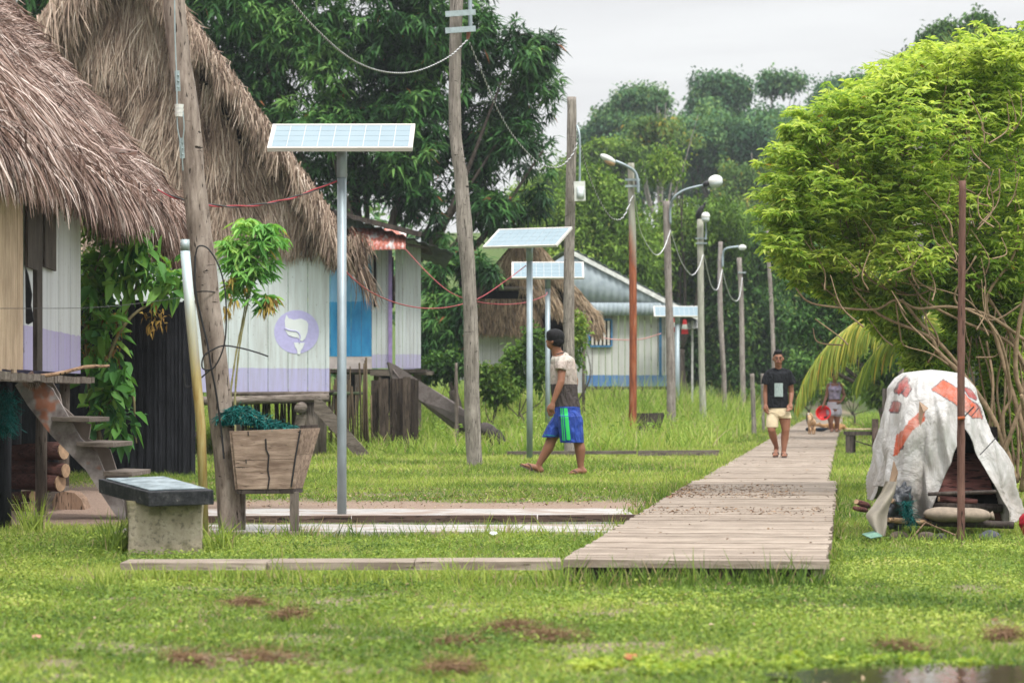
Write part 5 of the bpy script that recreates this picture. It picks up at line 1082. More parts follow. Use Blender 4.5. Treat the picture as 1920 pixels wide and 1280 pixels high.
# red and white laundry
rd = plain('red_cloth', (.55,.03,.035), .8); wh = plain('white_cloth', (.72,.72,.72), .8)
for lab, x, y, s in (('red and white striped cloth hanging right of the far house corner post', 1284,612,1.0), ('narrow red and white cloth hanging closest to the far house corner', 1262,608,.75)):
    t = thing('hanging_cloth', lab, 'cloth', P(x,y,79.6), 'red and white cloths drying by the far house')
    for k, mt in enumerate((rd, wh, rd)):
        mb = MB(); y0_ = y-13+k*9; mb.poly([P(x-(3.2+k*1.1)*s,y0_,79.5), P(x+(3.2+k*1.1)*s,y0_,79.5), P(x+(4.4+k*1.1)*s,y0_+9,79.5), P(x-(4.4+k*1.1)*s,y0_+9,79.5)], .05); mb.build('stripe', mt, t)
mb = MB(); mb.tube([P(1255,594,79.5), P(1292,592,79.5)], .02, 6); o = mb.build('clothes_pole', M['mid_wood']); tag(o, 'thin horizontal pole holding the red and white cloths', 'pole')
# ---------------------------------------------------------------- trees
def blobs_px(lst, d):
    out = []
    for e in lst:
        px, py, rx, ry = e[:4]; dd = d+(e[4] if len(e) > 4 else random.uniform(-1,1)*rx/F*d*.6); p = P(px, py, dd); out.append((p.x, p.y, p.z, rx/F*dd, (rx+ry)/2/F*dd*.9, ry/F*dd))
    return out
BARK = wood('tree_bark', (.07,.055,.045), (.18,.15,.13), crack=.62)
PALE_BARK = wood('pale_tree_bark', (.20,.18,.16), (.36,.33,.30), crack=.66)
def limbs(name, parent, base, blobs, r0, mat, n=10, fork=.35):
    mb = MB(); top = Vector((base.x+.1, base.y, base.z)); zs = sum(b[2] for b in blobs)/len(blobs); fk = V(base.x*.6+sum(b[0] for b in blobs)/len(blobs)*.4, base.y, base.z+(zs-base.z)*fork)
    mb.tube(cr([base-V(0,0,.2), base.lerp(fk,.5)+V(random.uniform(-.15,.15),0,0), fk], 5), list(np.linspace(r0, r0*.72, 11)), 10, rough=.2)
    for k in range(n):
        b = blobs[k%len(blobs)]; e = V(b[0]+random.uniform(-.6,.6)*b[3], b[1]+random.uniform(-.6,.6)*b[4], b[2]+random.uniform(-.2,.7)*b[5]); mid = fk.lerp(e,.5)+V(random.uniform(-.3,.3), 0, -.12*(e-fk).length)
        path = cr([fk-V(0,0,.1), mid, e], 6); mb.tube(path, list(np.linspace(r0*.42, r0*.06, len(path))), 7, rough=.2)
    return mb.build(name, mat, parent, True)
MANGO = leafmat('mango_leaf', [(0,(.008,.028,.011)),(.3,(.020,.070,.020)),(.6,(.045,.135,.032)),(.85,(.095,.22,.05)),(.96,(.15,.28,.07)),(1,(.32,.13,.06))], .18, .42, .45)
def tree(name, label, base_px, d, bl, nclus, per, L, w, mat, r0=.2, style='rosette', group=None, bark=None, cat='tree', gap=.35, gs=.8, nl=10, shell=.55, down=.3, rbias=0, droop=.25, fork=.35, spread=1.0):
    g0 = G(base_px, d); t = thing(name, label, cat, g0, group); blobs = blobs_px(bl, d)
    if r0: limbs('trunk', t, g0, blobs, r0, bark or BARK, nl, fork)
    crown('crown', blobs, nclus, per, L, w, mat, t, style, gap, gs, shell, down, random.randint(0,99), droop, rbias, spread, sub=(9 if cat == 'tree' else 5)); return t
TG = 'trees behind the village'
tree('mango_tree', 'huge dark green leafy tree filling the sky behind the tin awning hut', 640, 64,
     [(430,40,130,110),(560,120,140,130),(700,60,150,130),(830,120,140,150),(960,140,85,120),(600,260,130,90),(720,260,130,120),(860,300,150,120),(960,290,75,90),(970,370,60,45),(640,340,100,70),(760,400,120,70),(900,400,100,40),(935,400,60,45),(1005,320,42,75),(880,440,80,36),(1000,190,46,90),(910,350,60,60),(500,-60,180,90),(800,-40,190,80),(480,200,70,120)],
     8200, 11, .30, .055, MANGO, .32, group=TG, gap=.31, gs=.9, nl=16, fork=.4)
tree('broadleaf_tree', 'patch of leafy tree glimpsed between the two big thatched roofs at the top left', 130, 62, [(100,20,60,50),(160,-10,60,60),(60,-30,60,50)], 700, 10, .28, .06, MANGO, .15, group=TG, gap=.3)
tree('mango_tree', 'dark bushy tree directly right of the white and lilac hut, behind the crooked pole', 850, 60,
     [(850,520,55,60),(830,600,38,60),(870,590,35,55),(845,670,42,40),(900,520,30,40),(800,640,28,40)], 1000, 12, .28, .05, MANGO, .14, group=TG, gap=.3, nl=6, rbias=.02)
MIDG = leafmat('mid_green_foliage', [(0,(.022,.050,.008)),(.35,(.068,.14,.018)),(.65,(.14,.25,.032)),(.9,(.24,.37,.06)),(1,(.26,.28,.06))], .25, .6)
DARKG = leafmat('deep_green_foliage', [(0,(.010,.030,.008)),(.35,(.032,.090,.020)),(.65,(.075,.17,.035)),(.9,(.14,.26,.055)),(1,(.16,.2,.05))], .2, .6)
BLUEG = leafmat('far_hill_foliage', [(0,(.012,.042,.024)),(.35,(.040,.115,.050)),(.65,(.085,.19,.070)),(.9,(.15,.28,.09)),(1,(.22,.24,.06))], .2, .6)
BRIG = leafmat('bright_foliage', [(0,(.03,.07,.012)),(.35,(.07,.15,.025)),(.65,(.12,.22,.035)),(.9,(.18,.29,.05)),(1,(.25,.26,.06))], .3, .6)
YELG = leafmat('yellowing_foliage', [(0,(.03,.07,.02)),(.35,(.08,.16,.04)),(.65,(.14,.24,.06)),(.85,(.20,.28,.07)),(.94,(.34,.27,.04)),(1,(.40,.27,.04))], .3, .6)
tree('broadleaf_tree', 'mid green feathery tree above the tin gable, left of the rusty pole', 1120, 96, [(1110,380,75,70),(1060,440,60,60),(1150,440,90,80),(1120,520,110,70),(1020,400,40,40)], 3600, 9, .22, .07, MIDG, .2, 'loose', TG, gap=.34, gs=.5)
tree('broadleaf_tree', 'tall rounded mid green tree behind the long curved lamp arm', 1290, 100, [(1260,340,75,60),(1300,400,110,85),(1220,430,90,90),(1290,500,130,90),(1200,530,80,60)], 4600, 9, .22, .07, MIDG, .22, 'loose', TG, gap=.34, gs=.5, rbias=.03)
tree('broadleaf_tree', 'dark green dense tree behind the two farthest lamp poles', 1390, 101, [(1375,520,80,70),(1400,600,85,80),(1320,600,80,90),(1290,680,60,50),(1360,680,80,50),(1440,660,30,60)], 4600, 9, .21, .075, DARKG, .2, 'loose', TG, gap=.3, gs=.5, rbias=-.03)
tree('broadleaf_tree', 'bright green narrow tree right of the thin bare pole', 1400, 106, [(1385,470,55,50),(1430,520,35,60),(1350,440,60,50)], 1700, 9, .22, .07, BRIG, .12, 'loose', TG, gap=.34, rbias=-.12)
tree('broadleaf_tree', 'dark tree overhanging the far end of the boardwalk above the palm frond', 1668, 70, [(1560,540,85,70),(1620,500,90,80),(1540,620,50,50),(1600,600,80,50),(1690,520,90,100),(1500,575,28,45)], 3000, 9, .17, .06, DARKG, .16, 'loose', TG, gap=.36, gs=.8)
tree('broadleaf_tree', 'pale green round bush tree behind the head of the man in black', 1480, 112, [(1470,640,55,45),(1500,690,70,45),(1440,700,50,45)], 1700, 9, .22, .08, BRIG, .1, 'loose', TG, gap=.25)
for lab, px, d, bl, nb, mt in (('dark green tree behind the right-hand shrub, left half', 1720, 58, [(1700,330,120,120),(1680,450,110,110),(1720,600,120,100)], 2300, DARKG),
                    ('dark green tree behind the right-hand shrub at the frame edge', 1890, 60, [(1880,300,120,150),(1900,480,120,140),(1860,640,140,110)], 2500, DARKG)):
    tree('broadleaf_tree', lab, px, d, bl, nb, 9, .19, .065, mt, .16, 'loose', TG, gap=.3)
BG = 'bushes along the far end of the path'
for lab, px, d, bl, nb, mt in (('pale green bush at the far end of the boardwalk behind the tan dog', 1470, 96, [(1480,735,60,28),(1430,745,40,22)], 900, BRIG),
                    ('bright green bush behind the woman with the red basin', 1600, 84, [(1590,700,55,40),(1640,720,45,38),(1560,735,35,28)], 1300, BRIG),
                    ('dark green bush left of the woman, under the frond tip', 1520, 88, [(1505,700,22,38),(1525,720,20,30)], 500, DARKG),
                    ('leafy bush right of the woman below the palm', 1670, 66, [(1680,690,50,50),(1650,735,32,28)], 1000, MIDG),
                    ('bush left of the farthest thatched hut, with big leaves', 840, 58, [(840,690,40,24),(800,700,25,18)], 500, DARKG),
                    ('yellow green bush in front of the farthest thatched hut between the solar posts', 965, 57, [(972,690,24,45),(950,720,36,26),(1000,650,14,45),(1012,710,16,34)], 560, BRIG),
                    ('small dark green bush left of the second solar lamp post', 920, 55, [(918,712,28,22),(932,738,28,20)], 300, BRIG),
                    ('slim green creeper bush at the corner of the farthest thatched hut', 1080, 60, [(1084,640,9,50)], 110, BRIG)):
    tree('bush', lab, px, d, bl, nb, 6, .16 if d > 62 else .12, .07 if d > 62 else .06, mt, .03, 'loose', BG, cat='bush', gap=.2, nl=5, down=.1, spread=.6)
# hillside forest
HG = 'forest trees on the far hillside'
def hill(lab, px, d, bl, nb, mt, L=.30, w=.15, r0=.25, gap=.34, bark=None, nl=8, fork=.55): tree('forest_tree', lab, px, d, bl, int(nb*1.7), 8, L*d/180, w*d/180, mt, r0, 'loose', HG, gap=gap, gs=.35, nl=nl, bark=bark, fork=fork)
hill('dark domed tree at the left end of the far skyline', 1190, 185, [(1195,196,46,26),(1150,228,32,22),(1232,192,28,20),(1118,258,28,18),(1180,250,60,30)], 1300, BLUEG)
hill('tallest rounded dark tree on the skyline, centre', 1350, 190, [(1345,165,42,26),(1370,185,40,28),(1330,200,36,32),(1350,240,50,40)], 1500, BLUEG)
hill('pair of dark round crowns on the skyline right of centre', 1460, 200, [(1445,165,28,22),(1490,168,34,20),(1470,205,60,30),(1500,235,50,40)], 1400, BLUEG)
hill('low dark tree on the skyline beside the right-hand shrub', 1600, 195, [(1590,170,45,20),(1560,190,50,26),(1630,180,40,30)], 1100, BLUEG)
hill('yellow tinged pale tree sticking out in front of the hill', 1235, 150, [(1230,210,22,20),(1260,195,24,18),(1215,240,30,24),(1265,240,40,28),(1300,225,30,20),(1270,280,60,28),(1200,275,26,18)], 1400, YELG, bark=PALE_BARK, gap=.42)
hill('pale green broad tree on the mid slope under the skyline', 1420, 150, [(1400,300,50,45),(1430,350,60,50),(1470,290,50,50),(1450,400,60,50),(1380,380,40,40)], 2200, YELG, gap=.36, bark=PALE_BARK)
hill('bright green low tree at the left foot of the hill', 1110, 140, [(1100,330,55,40),(1060,350,50,40),(1150,300,50,30),(1110,305,34,18)], 1700, MIDG)
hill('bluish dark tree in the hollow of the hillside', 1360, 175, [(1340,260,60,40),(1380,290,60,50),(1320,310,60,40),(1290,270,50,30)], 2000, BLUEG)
hill('shadowy tree right of the hollow under the paired crowns', 1500, 165, [(1520,270,60,60),(1530,350,70,70),(1480,420,60,60),(1560,430,70,70)], 2600, BLUEG)
hill('dim green tree low on the left slope behind the mango', 1040, 150, [(1040,420,60,60),(1010,380,50,50),(1080,400,50,40)], 1400, MIDG)
hill('grey green tree low on the slope, right of the thin pole', 1490, 130, [(1480,500,50,60),(1500,560,50,50),(1460,600,50,50)], 1700, BLUEG)
hill('far dark tree low behind the boardwalk end', 1450, 128, [(1440,560,60,60),(1430,650,70,70),(1520,640,60,60)], 1900, BLUEG)
hill('tall umbrella tree high above the shrub, left crown', 1775, 120, [(1755,82,24,14),(1780,72,22,14),(1800,95,30,16),(1775,105,40,18)], 900, DARKG, L=.38, w=.16, gap=.25)
hill('tall umbrella tree high above the shrub, topmost knob crown', 1840, 122, [(1838,55,18,15),(1832,75,16,16),(1855,90,36,16),(1870,105,40,18)], 900, DARKG, L=.38, w=.16, gap=.25)
hill('umbrella crown cut by the right frame edge above the shrub', 1910, 124, [(1915,85,20,12),(1900,110,30,14),(1930,105,24,22)], 600, DARKG, L=.38, w=.16, gap=.25)
hill('small dark crown on the skyline just left of the shrub top', 1720, 122, [(1722,118,26,16),(1705,140,26,18),(1745,135,22,24),(1690,160,40,22),(1650,175,40,20)], 1000, DARKG, L=.36, w=.15, gap=.25)
hill('wide dark tree behind the shrub top at the right', 1800, 118, [(1760,180,90,60),(1850,170,90,60),(1680,230,80,60),(1600,260,60,50)], 2600, DARKG, L=.38, w=.16, gap=.2)
# filler stand of forest along the foot and the crest of the hill (uncountable mass)
bl = []
for k in range(90):
    px = random.uniform(1000,1700); ry_ = random.uniform(28,50); sk_ = float(np.interp(px, [1000,1060,1100,1180,1250,1290,1330,1400,1500,1600,1700], [420,330,265,210,200,230,190,190,200,200,190])); bl.append((px,sk_+ry_+12+(330*random.random() if k > 26 else 24*random.random()),random.uniform(40,60),ry_,0))
bb = []
for (px,py,rx,ry,_) in bl: dd = random.uniform(175,225); p = P(px,py,dd); bb.append((p.x,p.y,p.z,rx/F*dd,rx/F*dd,ry/F*dd))
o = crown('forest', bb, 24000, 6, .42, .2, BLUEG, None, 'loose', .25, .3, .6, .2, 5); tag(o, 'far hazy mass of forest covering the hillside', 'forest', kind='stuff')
bb = []
for k in range(60):
    x = random.uniform(-55,-2) if k < 30 else random.uniform(18,60); y = random.uniform(95,150); bb.append((x,y,gz(x,y)+random.uniform(1,7),random.uniform(3,5),3.5,random.uniform(2.5,4)))
o = crown('forest', bb, 9000, 6, .5, .24, BLUEG, None, 'loose', .25, .3, .6, .2, 6); tag(o, 'dark mass of woodland behind the huts and the shrub', 'forest', kind='stuff')

# ---------------------------------------------------------------- cassava plant by the white wall
CASS = leafmat('cassava_leaf', [(0,(.06,.19,.045)),(.35,(.12,.32,.075)),(.65,(.21,.45,.11)),(.9,(.34,.56,.15)),(.99,(.28,.36,.08)),(1,(.35,.25,.05))], .35, .5)
DEAD = leafmat('withered_leaf', [(0,(.10,.05,.02)),(.5,(.30,.19,.05)),(1,(.42,.32,.08))], .2, .7)
t = thing('cassava_plant', 'slender cassava plant with two thin knobbly stems against the emblem wall', 'plant', G(452,37.5))
stem = plain('cassava_stem', (.26,.24,.12), .8, .2, 0, .3, 40); g0 = G(448,37.5)
for pts in ([(446,880),(440,770),(448,660),(462,580),(478,500),(470,450)], [(440,880),(432,760),(440,680),(455,600),(470,520),(500,440)], [(478,500),(500,470),(512,440)], [(465,560),(440,510),(436,460)]):
    path = cr([P(x,y,37.5+random.uniform(-.05,.05)) for x, y in pts], 8); mb = MB(); L_ = len(path); mb.tube(path, [(.014 if i%3 else .020)*(1-.5*i/L_) for i in range(L_)], 7, rough=.15); mb.build('stem', stem, t, True)
bl = blobs_px([(478,425,55,20,0),(440,470,28,35,0),(500,450,45,35,0),(470,500,50,35,0),(440,540,26,22,0),(490,560,30,22,0)], 37.5)
crown('leaves', bl, 190, 7, .17, .036, CASS, t, 'palmate', .0, 1, .2, .35, 3, .3, .12, two=True, sub=0)
pc = []
for (px, py) in ((425,575),(440,560),(455,545),(498,575),(505,560),(430,520)): pc.append(tuple(P(px,py,37.4))+(.07,.07,.09))
crown('dead_leaves', pc, 26, 5, .12, .03, DEAD, t, 'rosette', .0, 1, .1, 1.6, 3, .4, .2, sub=0)
# ---------------------------------------------------------------- broad-leaved shrub under the first roof
BRD = leafmat('broad_leaf', [(0,(.02,.07,.03)),(.3,(.045,.14,.045)),(.6,(.09,.24,.05)),(.85,(.18,.36,.07)),(.97,(.2,.32,.07)),(1,(.34,.24,.04))], .3, .42, .5)
t = thing('broadleaf_shrub', 'lanky shrub with big drooping leaves between the nearest hut and the black fence', 'shrub', G(190,29))
mb = MB()
for pts in ([(195,905),(175,800),(165,700),(160,600),(175,520),(190,470)], [(190,900),(185,780),(200,690),(230,600),(260,520),(262,440)], [(200,690),(215,640),(250,590),(300,560),(330,540)], [(185,900),(188,860),(192,830),(182,790)], [(165,650),(180,590),(200,540),(215,500)], [(200,760),(230,720),(250,745),(252,800),(256,830)]):
    path = cr([P(x,y,29+random.uniform(-.1,.1)) for x, y in pts], 6); mb.tube(path, list(np.linspace(.022,.008,len(path))), 6)
mb.build('stem', plain('shrub_stem', (.20,.17,.09), .8), t, True)
bl = blobs_px([(180,520,30,50,0),(220,480,35,40,0),(260,450,25,40,0),(290,520,35,35,0),(190,590,32,45,0),(250,500,40,35,0),(170,650,22,40,0),(200,640,30,30,0),(190,700,35,30,0),(212,745,32,26,0),(225,700,15,20,0),(180,770,26,22,0),(225,790,25,25,0),(320,520,15,30,0)], 29)
crown('leaves', bl, 240, 2, .22, .095, BRD, t, 'loose', .0, 1, .3, .55, 3, .3, .12, .35, two=True, sub=0)
crown('small_leaves', bl, 170, 4, .09, .03, BRD, t, 'loose', .0, 1, .3, .4, 4, .3, .15, .7, sub=0)
crown('withered_leaves', [tuple(P(x,y,28.9))+(.08,.08,.1) for x, y in ((215,600),(215,650),(165,600),(165,660),(300,600),(285,590))], 60, 3, .08, .02, DEAD, t, 'loose', .0, 1, .1, .8, 4, .3, -.1, .7, sub=0)
# greenery glimpsed past the roof corner
tree('bush', 'light green bush seen under the arch of the nearest roof', 230, 38, [(235,395,30,35),(180,420,25,30),(260,440,25,30),(170,520,30,50)], 500, 6, .12, .05, BRIG, .03, 'loose', BG, cat='bush', gap=.1, nl=4, spread=.6)
# ---------------------------------------------------------------- large shrub on the right
SH = leafmat('shrub_leaf', [(0,(.09,.17,.035)),(.3,(.16,.29,.05)),(.55,(.27,.40,.075)),(.8,(.40,.52,.11)),(.97,(.58,.66,.17)),(1,(.38,.24,.06))], .5, .45, .45)
t = thing('large_shrub', 'big bright green shrub with many tangled bare branches filling the right side', 'shrub', G(1880,27))
BRN = plain('shrub_branch', (.26,.185,.12), .8, .2, 0, .35, 18, .5, .01)
mb = MB()
def br(pts, r0, r1, d0=27, d1=None):
    n_ = len(pts); path = cr([P(x, y, d0+((d1 or d0)-d0)*i/(n_-1)+random.uniform(-.06,.06)) for i, (x, y) in enumerate(pts)], 8); mb.tube(path, [(r0+(r1-r0)*i/(len(path)-1))*(1.14 if i%4 == 0 else 1) for i in range(len(path))], 7, rough=.12)
BR = [([(1905,905),(1870,800),(1820,720),(1760,660),(1740,630),(1650,590),(1600,540)], .05,.012), ([(1925,640),(1850,590),(1780,575),(1720,578),(1680,562),(1640,580),(1560,575),(1515,565),(1492,540)], .028,.009),
      ([(1930,700),(1890,640),(1800,600),(1730,560),(1690,500),(1640,470),(1612,440)], .028,.008), ([(1612,500),(1640,530),(1690,552),(1740,545),(1762,500),(1770,440),(1768,370)], .018,.008), ([(1612,500),(1612,450),(1598,405)], .012,.006),
      ([(1880,920),(1850,800),(1800,690),(1730,610),(1690,560)], .045,.016), ([(1935,860),(1900,740),(1870,640),(1850,560),(1900,480),(1910,420)], .045,.012), ([(1945,800),(1920,690),(1880,600),(1820,520),(1760,460),(1700,370)], .035,.008),
      ([(1950,880),(1930,770),(1905,700),(1912,600),(1940,500)], .05,.02), ([(1860,910),(1900,800),(1935,700)], .04,.02), ([(1900,900),(1880,790),(1895,740),(1880,650),(1850,600),(1790,560),(1830,480)], .03,.01), ([(1740,680),(1760,640),(1735,590),(1720,555)], .016,.008),
      ([(1930,560),(1860,600),(1810,560),(1750,540),(1690,530)], .016,.006), ([(1800,700),(1750,665),(1700,650),(1690,640)], .018,.006), ([(1830,670),(1870,665),(1890,620)], .014,.01), ([(1690,640),(1680,560),(1700,600),(1760,660)], .012,.01),
      ([(1870,915),(1855,830),(1862,720),(1850,640)], .03,.014), ([(1915,920),(1925,820),(1915,740)], .035,.02), ([(1770,420),(1810,370),(1840,340)], .008,.004), ([(1850,540),(1810,480),(1790,400),(1800,330)], .014,.005), ([(1880,560),(1850,500),(1830,440)], .014,.005), ([(1660,360),(1690,400),(1740,420),(1770,430)], .009,.006)]
for pts, a, b in BR: br(pts, a*.62, b*.8, 27.2, 27.0+random.uniform(-.5,.3))
for k in range(130):
    x, y = random.uniform(1540,1930), random.uniform(240,660); x2, y2 = x+random.uniform(-70,40), y-random.uniform(30,110); br([(x,y),((x+x2)/2+random.uniform(-20,20),(y+y2)/2+10),(x2,y2)], .008, .004, 27+random.uniform(-.6,.6))
for k in range(16):
    x = random.uniform(1800,1930); br([(x+random.uniform(0,20),900),(x+random.uniform(-8,8),820),(x+random.uniform(-20,10),720),(x+random.uniform(-30,20),630)], random.uniform(.008,.02), .007, 27.4+random.uniform(-.2,.5))
mb.build('branches', BRN, t, True)
bl = blobs_px([(1690,240,150,100),(1820,190,150,110),(1900,260,110,130),(1600,300,110,75),(1560,350,80,65),(1700,360,150,90),(1830,370,110,90),(1530,400,60,50),(1620,430,90,60),(1490,325,42,28),(1475,300,28,16),(1520,260,55,36),(1500,205,28,18),(1560,210,50,30),(1480,375,35,25),(1495,440,40,28),(1470,470,24,14),(1500,490,34,18),(1560,480,60,30),(1620,160,36,20),(1570,520,40,22),(1700,480,90,50),(1680,155,90,50),(1780,115,100,50),(1880,105,90,60),(1620,220,100,60),(1900,160,80,70),(1930,420,60,100)], 27)
bl = [(b[0],27.1+random.uniform(-.5,.7),b[2],b[3],min(1.3,b[4]*1.7),b[5]*1.06) for b in bl]
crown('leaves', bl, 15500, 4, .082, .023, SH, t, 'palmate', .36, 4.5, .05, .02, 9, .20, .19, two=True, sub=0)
sprigs = []; mb = MB()
for k in range(230):
    f = random.random(); ox, oy = (np.interp(f,[0,.2,.4,.55,.75,1],[1480,1470,1500,1590,1720,1925]), np.interp(f,[0,.2,.4,.55,.75,1],[500,370,250,190,120,75])); ox += random.uniform(-5,45); oy += random.uniform(5,50)
    an = random.uniform(1.2,3.3) if f < .5 else random.uniform(.6,2.6); Ls = random.uniform(22,78); dd_ = 27+random.uniform(-.5,.5)
    mb.tube([P(ox,oy,dd_), P(ox+Ls*.5*math.cos(an), oy-Ls*.55*math.sin(an), dd_), P(ox+Ls*math.cos(an), oy-Ls*.85*math.sin(an), dd_)], [.006,.004,.003], 5)
    for h_ in (.3,.55,.8,1): p = P(ox+Ls*h_*math.cos(an), oy-Ls*.9*h_*math.sin(an), dd_); sprigs.append((p.x,p.y,p.z,.04,.06,.03))
tag(mb.build('twigs', plain('green_twig', (.14,.19,.05), .7), t, True), kind='stuff')
crown('sprig_leaves', sprigs, 3400, 4, .085, .025, SH, t, 'palmate', 0, 1, .2, .1, 12, .2, .28, two=True, sub=0)
bl = blobs_px([(1500,500,40,40,.2),(1560,530,60,34,.3),(1640,560,70,40,.4),(1720,620,60,40,.8),(1830,560,90,60,.8),(1680,600,60,40,1.0),(1780,660,60,40,1.2),(1880,620,60,60,1.2),(1900,800,40,70,1.2),(1830,500,90,60,.3),(1900,560,50,80,.6),(1760,520,70,50,.4),(1700,560,50,40,.6),(1800,620,90,50,.8),(1880,700,50,60,.9),(1740,670,50,40,.9),(1850,770,60,50,1)], 27)
crown('leaves', bl, 11500, 4, .086, .025, SH, t, 'palmate', .32, 2.6, .2, .2, 10, .22, .10, two=True, sub=0)
# ---------------------------------------------------------------- palms
PLF = leafmat('palm_leaflet', [(0,(.07,.13,.02)),(.35,(.17,.25,.035)),(.6,(.30,.34,.05)),(.8,(.46,.40,.07)),(1,(.50,.30,.07))], .35, .45, .5)
def frond(parent, name, pts, d0, d1, Lm, n, mat, w=.035, c0=.5, hang=.9):
    path = cr([P(x,y,d0+(d1-d0)*i/(len(pts)-1)) for i, (x,y) in enumerate(pts)], 12); m_ = len(path); mb = MB(); mb.tube(path, list(np.linspace(.028,.006,m_)), 6); mb.build(name+'_stalk', plain('palm_stalk', (.40,.34,.12), .6), parent, True)
    A = np.array(path); u = np.linspace(0,1,n) if n < 4 else rng.random(n)*.97+.03; idx = u*(m_-1); i0 = idx.astype(int).clip(0,m_-2); f = (idx-i0)[:,None]; p = A[i0]*(1-f)+A[i0+1]*f; tg = A[i0+1]-A[i0]; tg /= np.linalg.norm(tg,axis=1,keepdims=True)
    sd = rng.choice([-1,1],n)[:,None]*np.array([0,1.0,0]); d = tg*.8+sd*.55+np.array([0,0,-.35])+rng.normal(size=(n,3))*.12; LL = Lm*(.35+.65*np.sin(np.clip(u*2.6+.45,0,3.0)))*(.8+.4*rng.random(n))
    v, q, k = strips(p, d, LL, w*(.7+.5*rng.random(n)), hang*1.6, 6, .04, face=np.tile(np.array([0,-1.,.3]),(n,1)), taper=(1,1,.7,.12)); r = np.clip(c0+rng.normal(size=n)*.24, 0, 1); npmesh(name+'_leaflets', v, q, mat, parent, np.repeat(r,k))
t = thing('palm_tree', 'leaning palm with a large yellowing frond arching over the path', 'palm tree', G(1712,50)); g0 = G(1712,50)
mb = MB(); mb.tube(cr([g0-V(0,0,.1),P(1702,770,50),P(1696,700,50),P(1704,640,50)],5), list(np.linspace(.13,.09,16)), 10, rough=.2); mb.build('trunk', PALE_BARK, t, True)
frond(t, 'front_frond', [(1706,640),(1690,602),(1655,588),(1610,602),(1560,640),(1520,690),(1497,742)], 50, 49.2, .95, 620, PLF, w=.026, c0=.55)
frond(t, 'back_frond', [(1704,640),(1690,560),(1660,490),(1625,468),(1590,490),(1565,530)], 50.5, 51.5, .9, 220, PLF, c0=.55)
frond(t, 'side_frond', [(1706,640),(1740,590),(1790,570),(1830,600)], 50.5, 51, .9, 200, PLF, c0=.35)
frond(t, 'low_frond', [(1704,645),(1690,630),(1660,640),(1625,680),(1600,720)], 50.2, 51.5, .7, 160, PLF, c0=.3)
FAN = leafmat('far_palm_leaf', [(0,(.06,.10,.03)),(.5,(.17,.22,.07)),(1,(.34,.34,.14))], .3, .5)
t = thing('palm_tree', 'spiky palm crown poking up above the top of the right-hand shrub', 'palm tree', G(1815,46)); mb = MB(); mb.tube([G(1815,46), P(1815,150,46)], [.12,.09], 8); mb.build('trunk', PALE_BARK, t, True)
a = np.array(P(1815,128,46))
n = 150; an = rng.random(n)*2.4+.35; d = np.stack([np.cos(an), rng.normal(size=n)*.5, np.sin(an)],1); v, q, k = strips(np.tile(a,(n,1))+rng.normal(size=(n,3))*.05, d, .35+.45*rng.random(n), .02+.015*rng.random(n), .12, 4, .02, face=np.tile(np.array([0,-1.,0]),(n,1))); npmesh('crown', v, q, FAN, t, np.repeat(rng.random(n),k))
t = thing('palm_tree', 'thin palm leaves fanning out left above the shrub against the sky', 'palm tree', G(1720,46)); mb = MB(); mb.tube([G(1720,46), P(1720,140,46)], [.12,.08], 8); mb.build('trunk', PALE_BARK, t, True)
a = np.array(P(1716,128,46)); n = 46; an = 2.5+rng.random(n)*1.1; d = np.stack([np.cos(an), rng.normal(size=n)*.4, np.sin(an)],1); v, q, k = strips(np.tile(a,(n,1))+rng.normal(size=(n,3))*.04, d, .35+.45*rng.random(n), .010+.008*rng.random(n), .15, 4, .02, face=np.tile(np.array([0,-1.,0]),(n,1))); npmesh('crown', v, q, FAN, t, np.repeat(rng.random(n)*.6,k))

# ---------------------------------------------------------------- tarp pile
DT = 21.3; tp = lambda x, y, d=DT: P(x, y, d)
t = thing('tarp_shelter', 'white printed tarpaulin with orange bands draped over a pile of wood', 'tarpaulin', G(1770,DT))
rows = [(696,1722,1788),(698,1705,1802),(708,1690,1818),(726,1678,1832),(750,1672,1845),(780,1665,1857),(810,1659,1868),(840,1654,1882),(870,1651,1894),(900,1648,1905),(930,1646,1916),(955,1643,1926),(972,1640,1930)]
ry = np.array([r[0] for r in rows]); rl = np.array([r[1] for r in rows]); rr_ = np.array([r[2] for r in rows])
NU, NV = 300, 190; TV = []; TC = []
def fold(a, y):
    k = (y-700)/270; f = .07*math.sin(a*5+1.3*k)-.15*(1-abs(math.sin(a*4.5+2+1.2*k)))**2+.085*(1-abs(math.sin(a*8+1-1.1*k)))**4+.012*math.sin(a*17+5*k)
    return f*min(1,max(0,k))*.9
def poly_in(x, y, P_):
    c = False; n_ = len(P_)
    for i in range(n_):
        x1,y1 = P_[i]; x2,y2 = P_[(i+1)%n_]
        if (y1 > y) != (y2 > y) and x < (x2-x1)*(y-y1)/(y2-y1)+x1: c = not c
    return c
OR = [[(1742,731),(1766,713),(1800,735),(1830,762),(1842,783),(1815,783),(1790,762),(1765,745)], [(1672,856),(1680,816),(1698,788),(1724,766),(1725,788),(1700,808),(1686,834),(1680,852)]]
RDP = [[(1683,733),(1690,718),(1702,706),(1706,712),(1700,724),(1686,740)],[(1692,738),(1704,718),(1708,730),(1697,745)],[(1672,772),(1680,752),(1688,756),(1684,772)],[(1806,726),(1820,730),(1834,742),(1830,750),(1815,744)],[(1824,754),(1836,762),(1842,784),(1838,786),(1826,775)],[(1676,842),(1684,822),(1686,838),(1678,850)]]
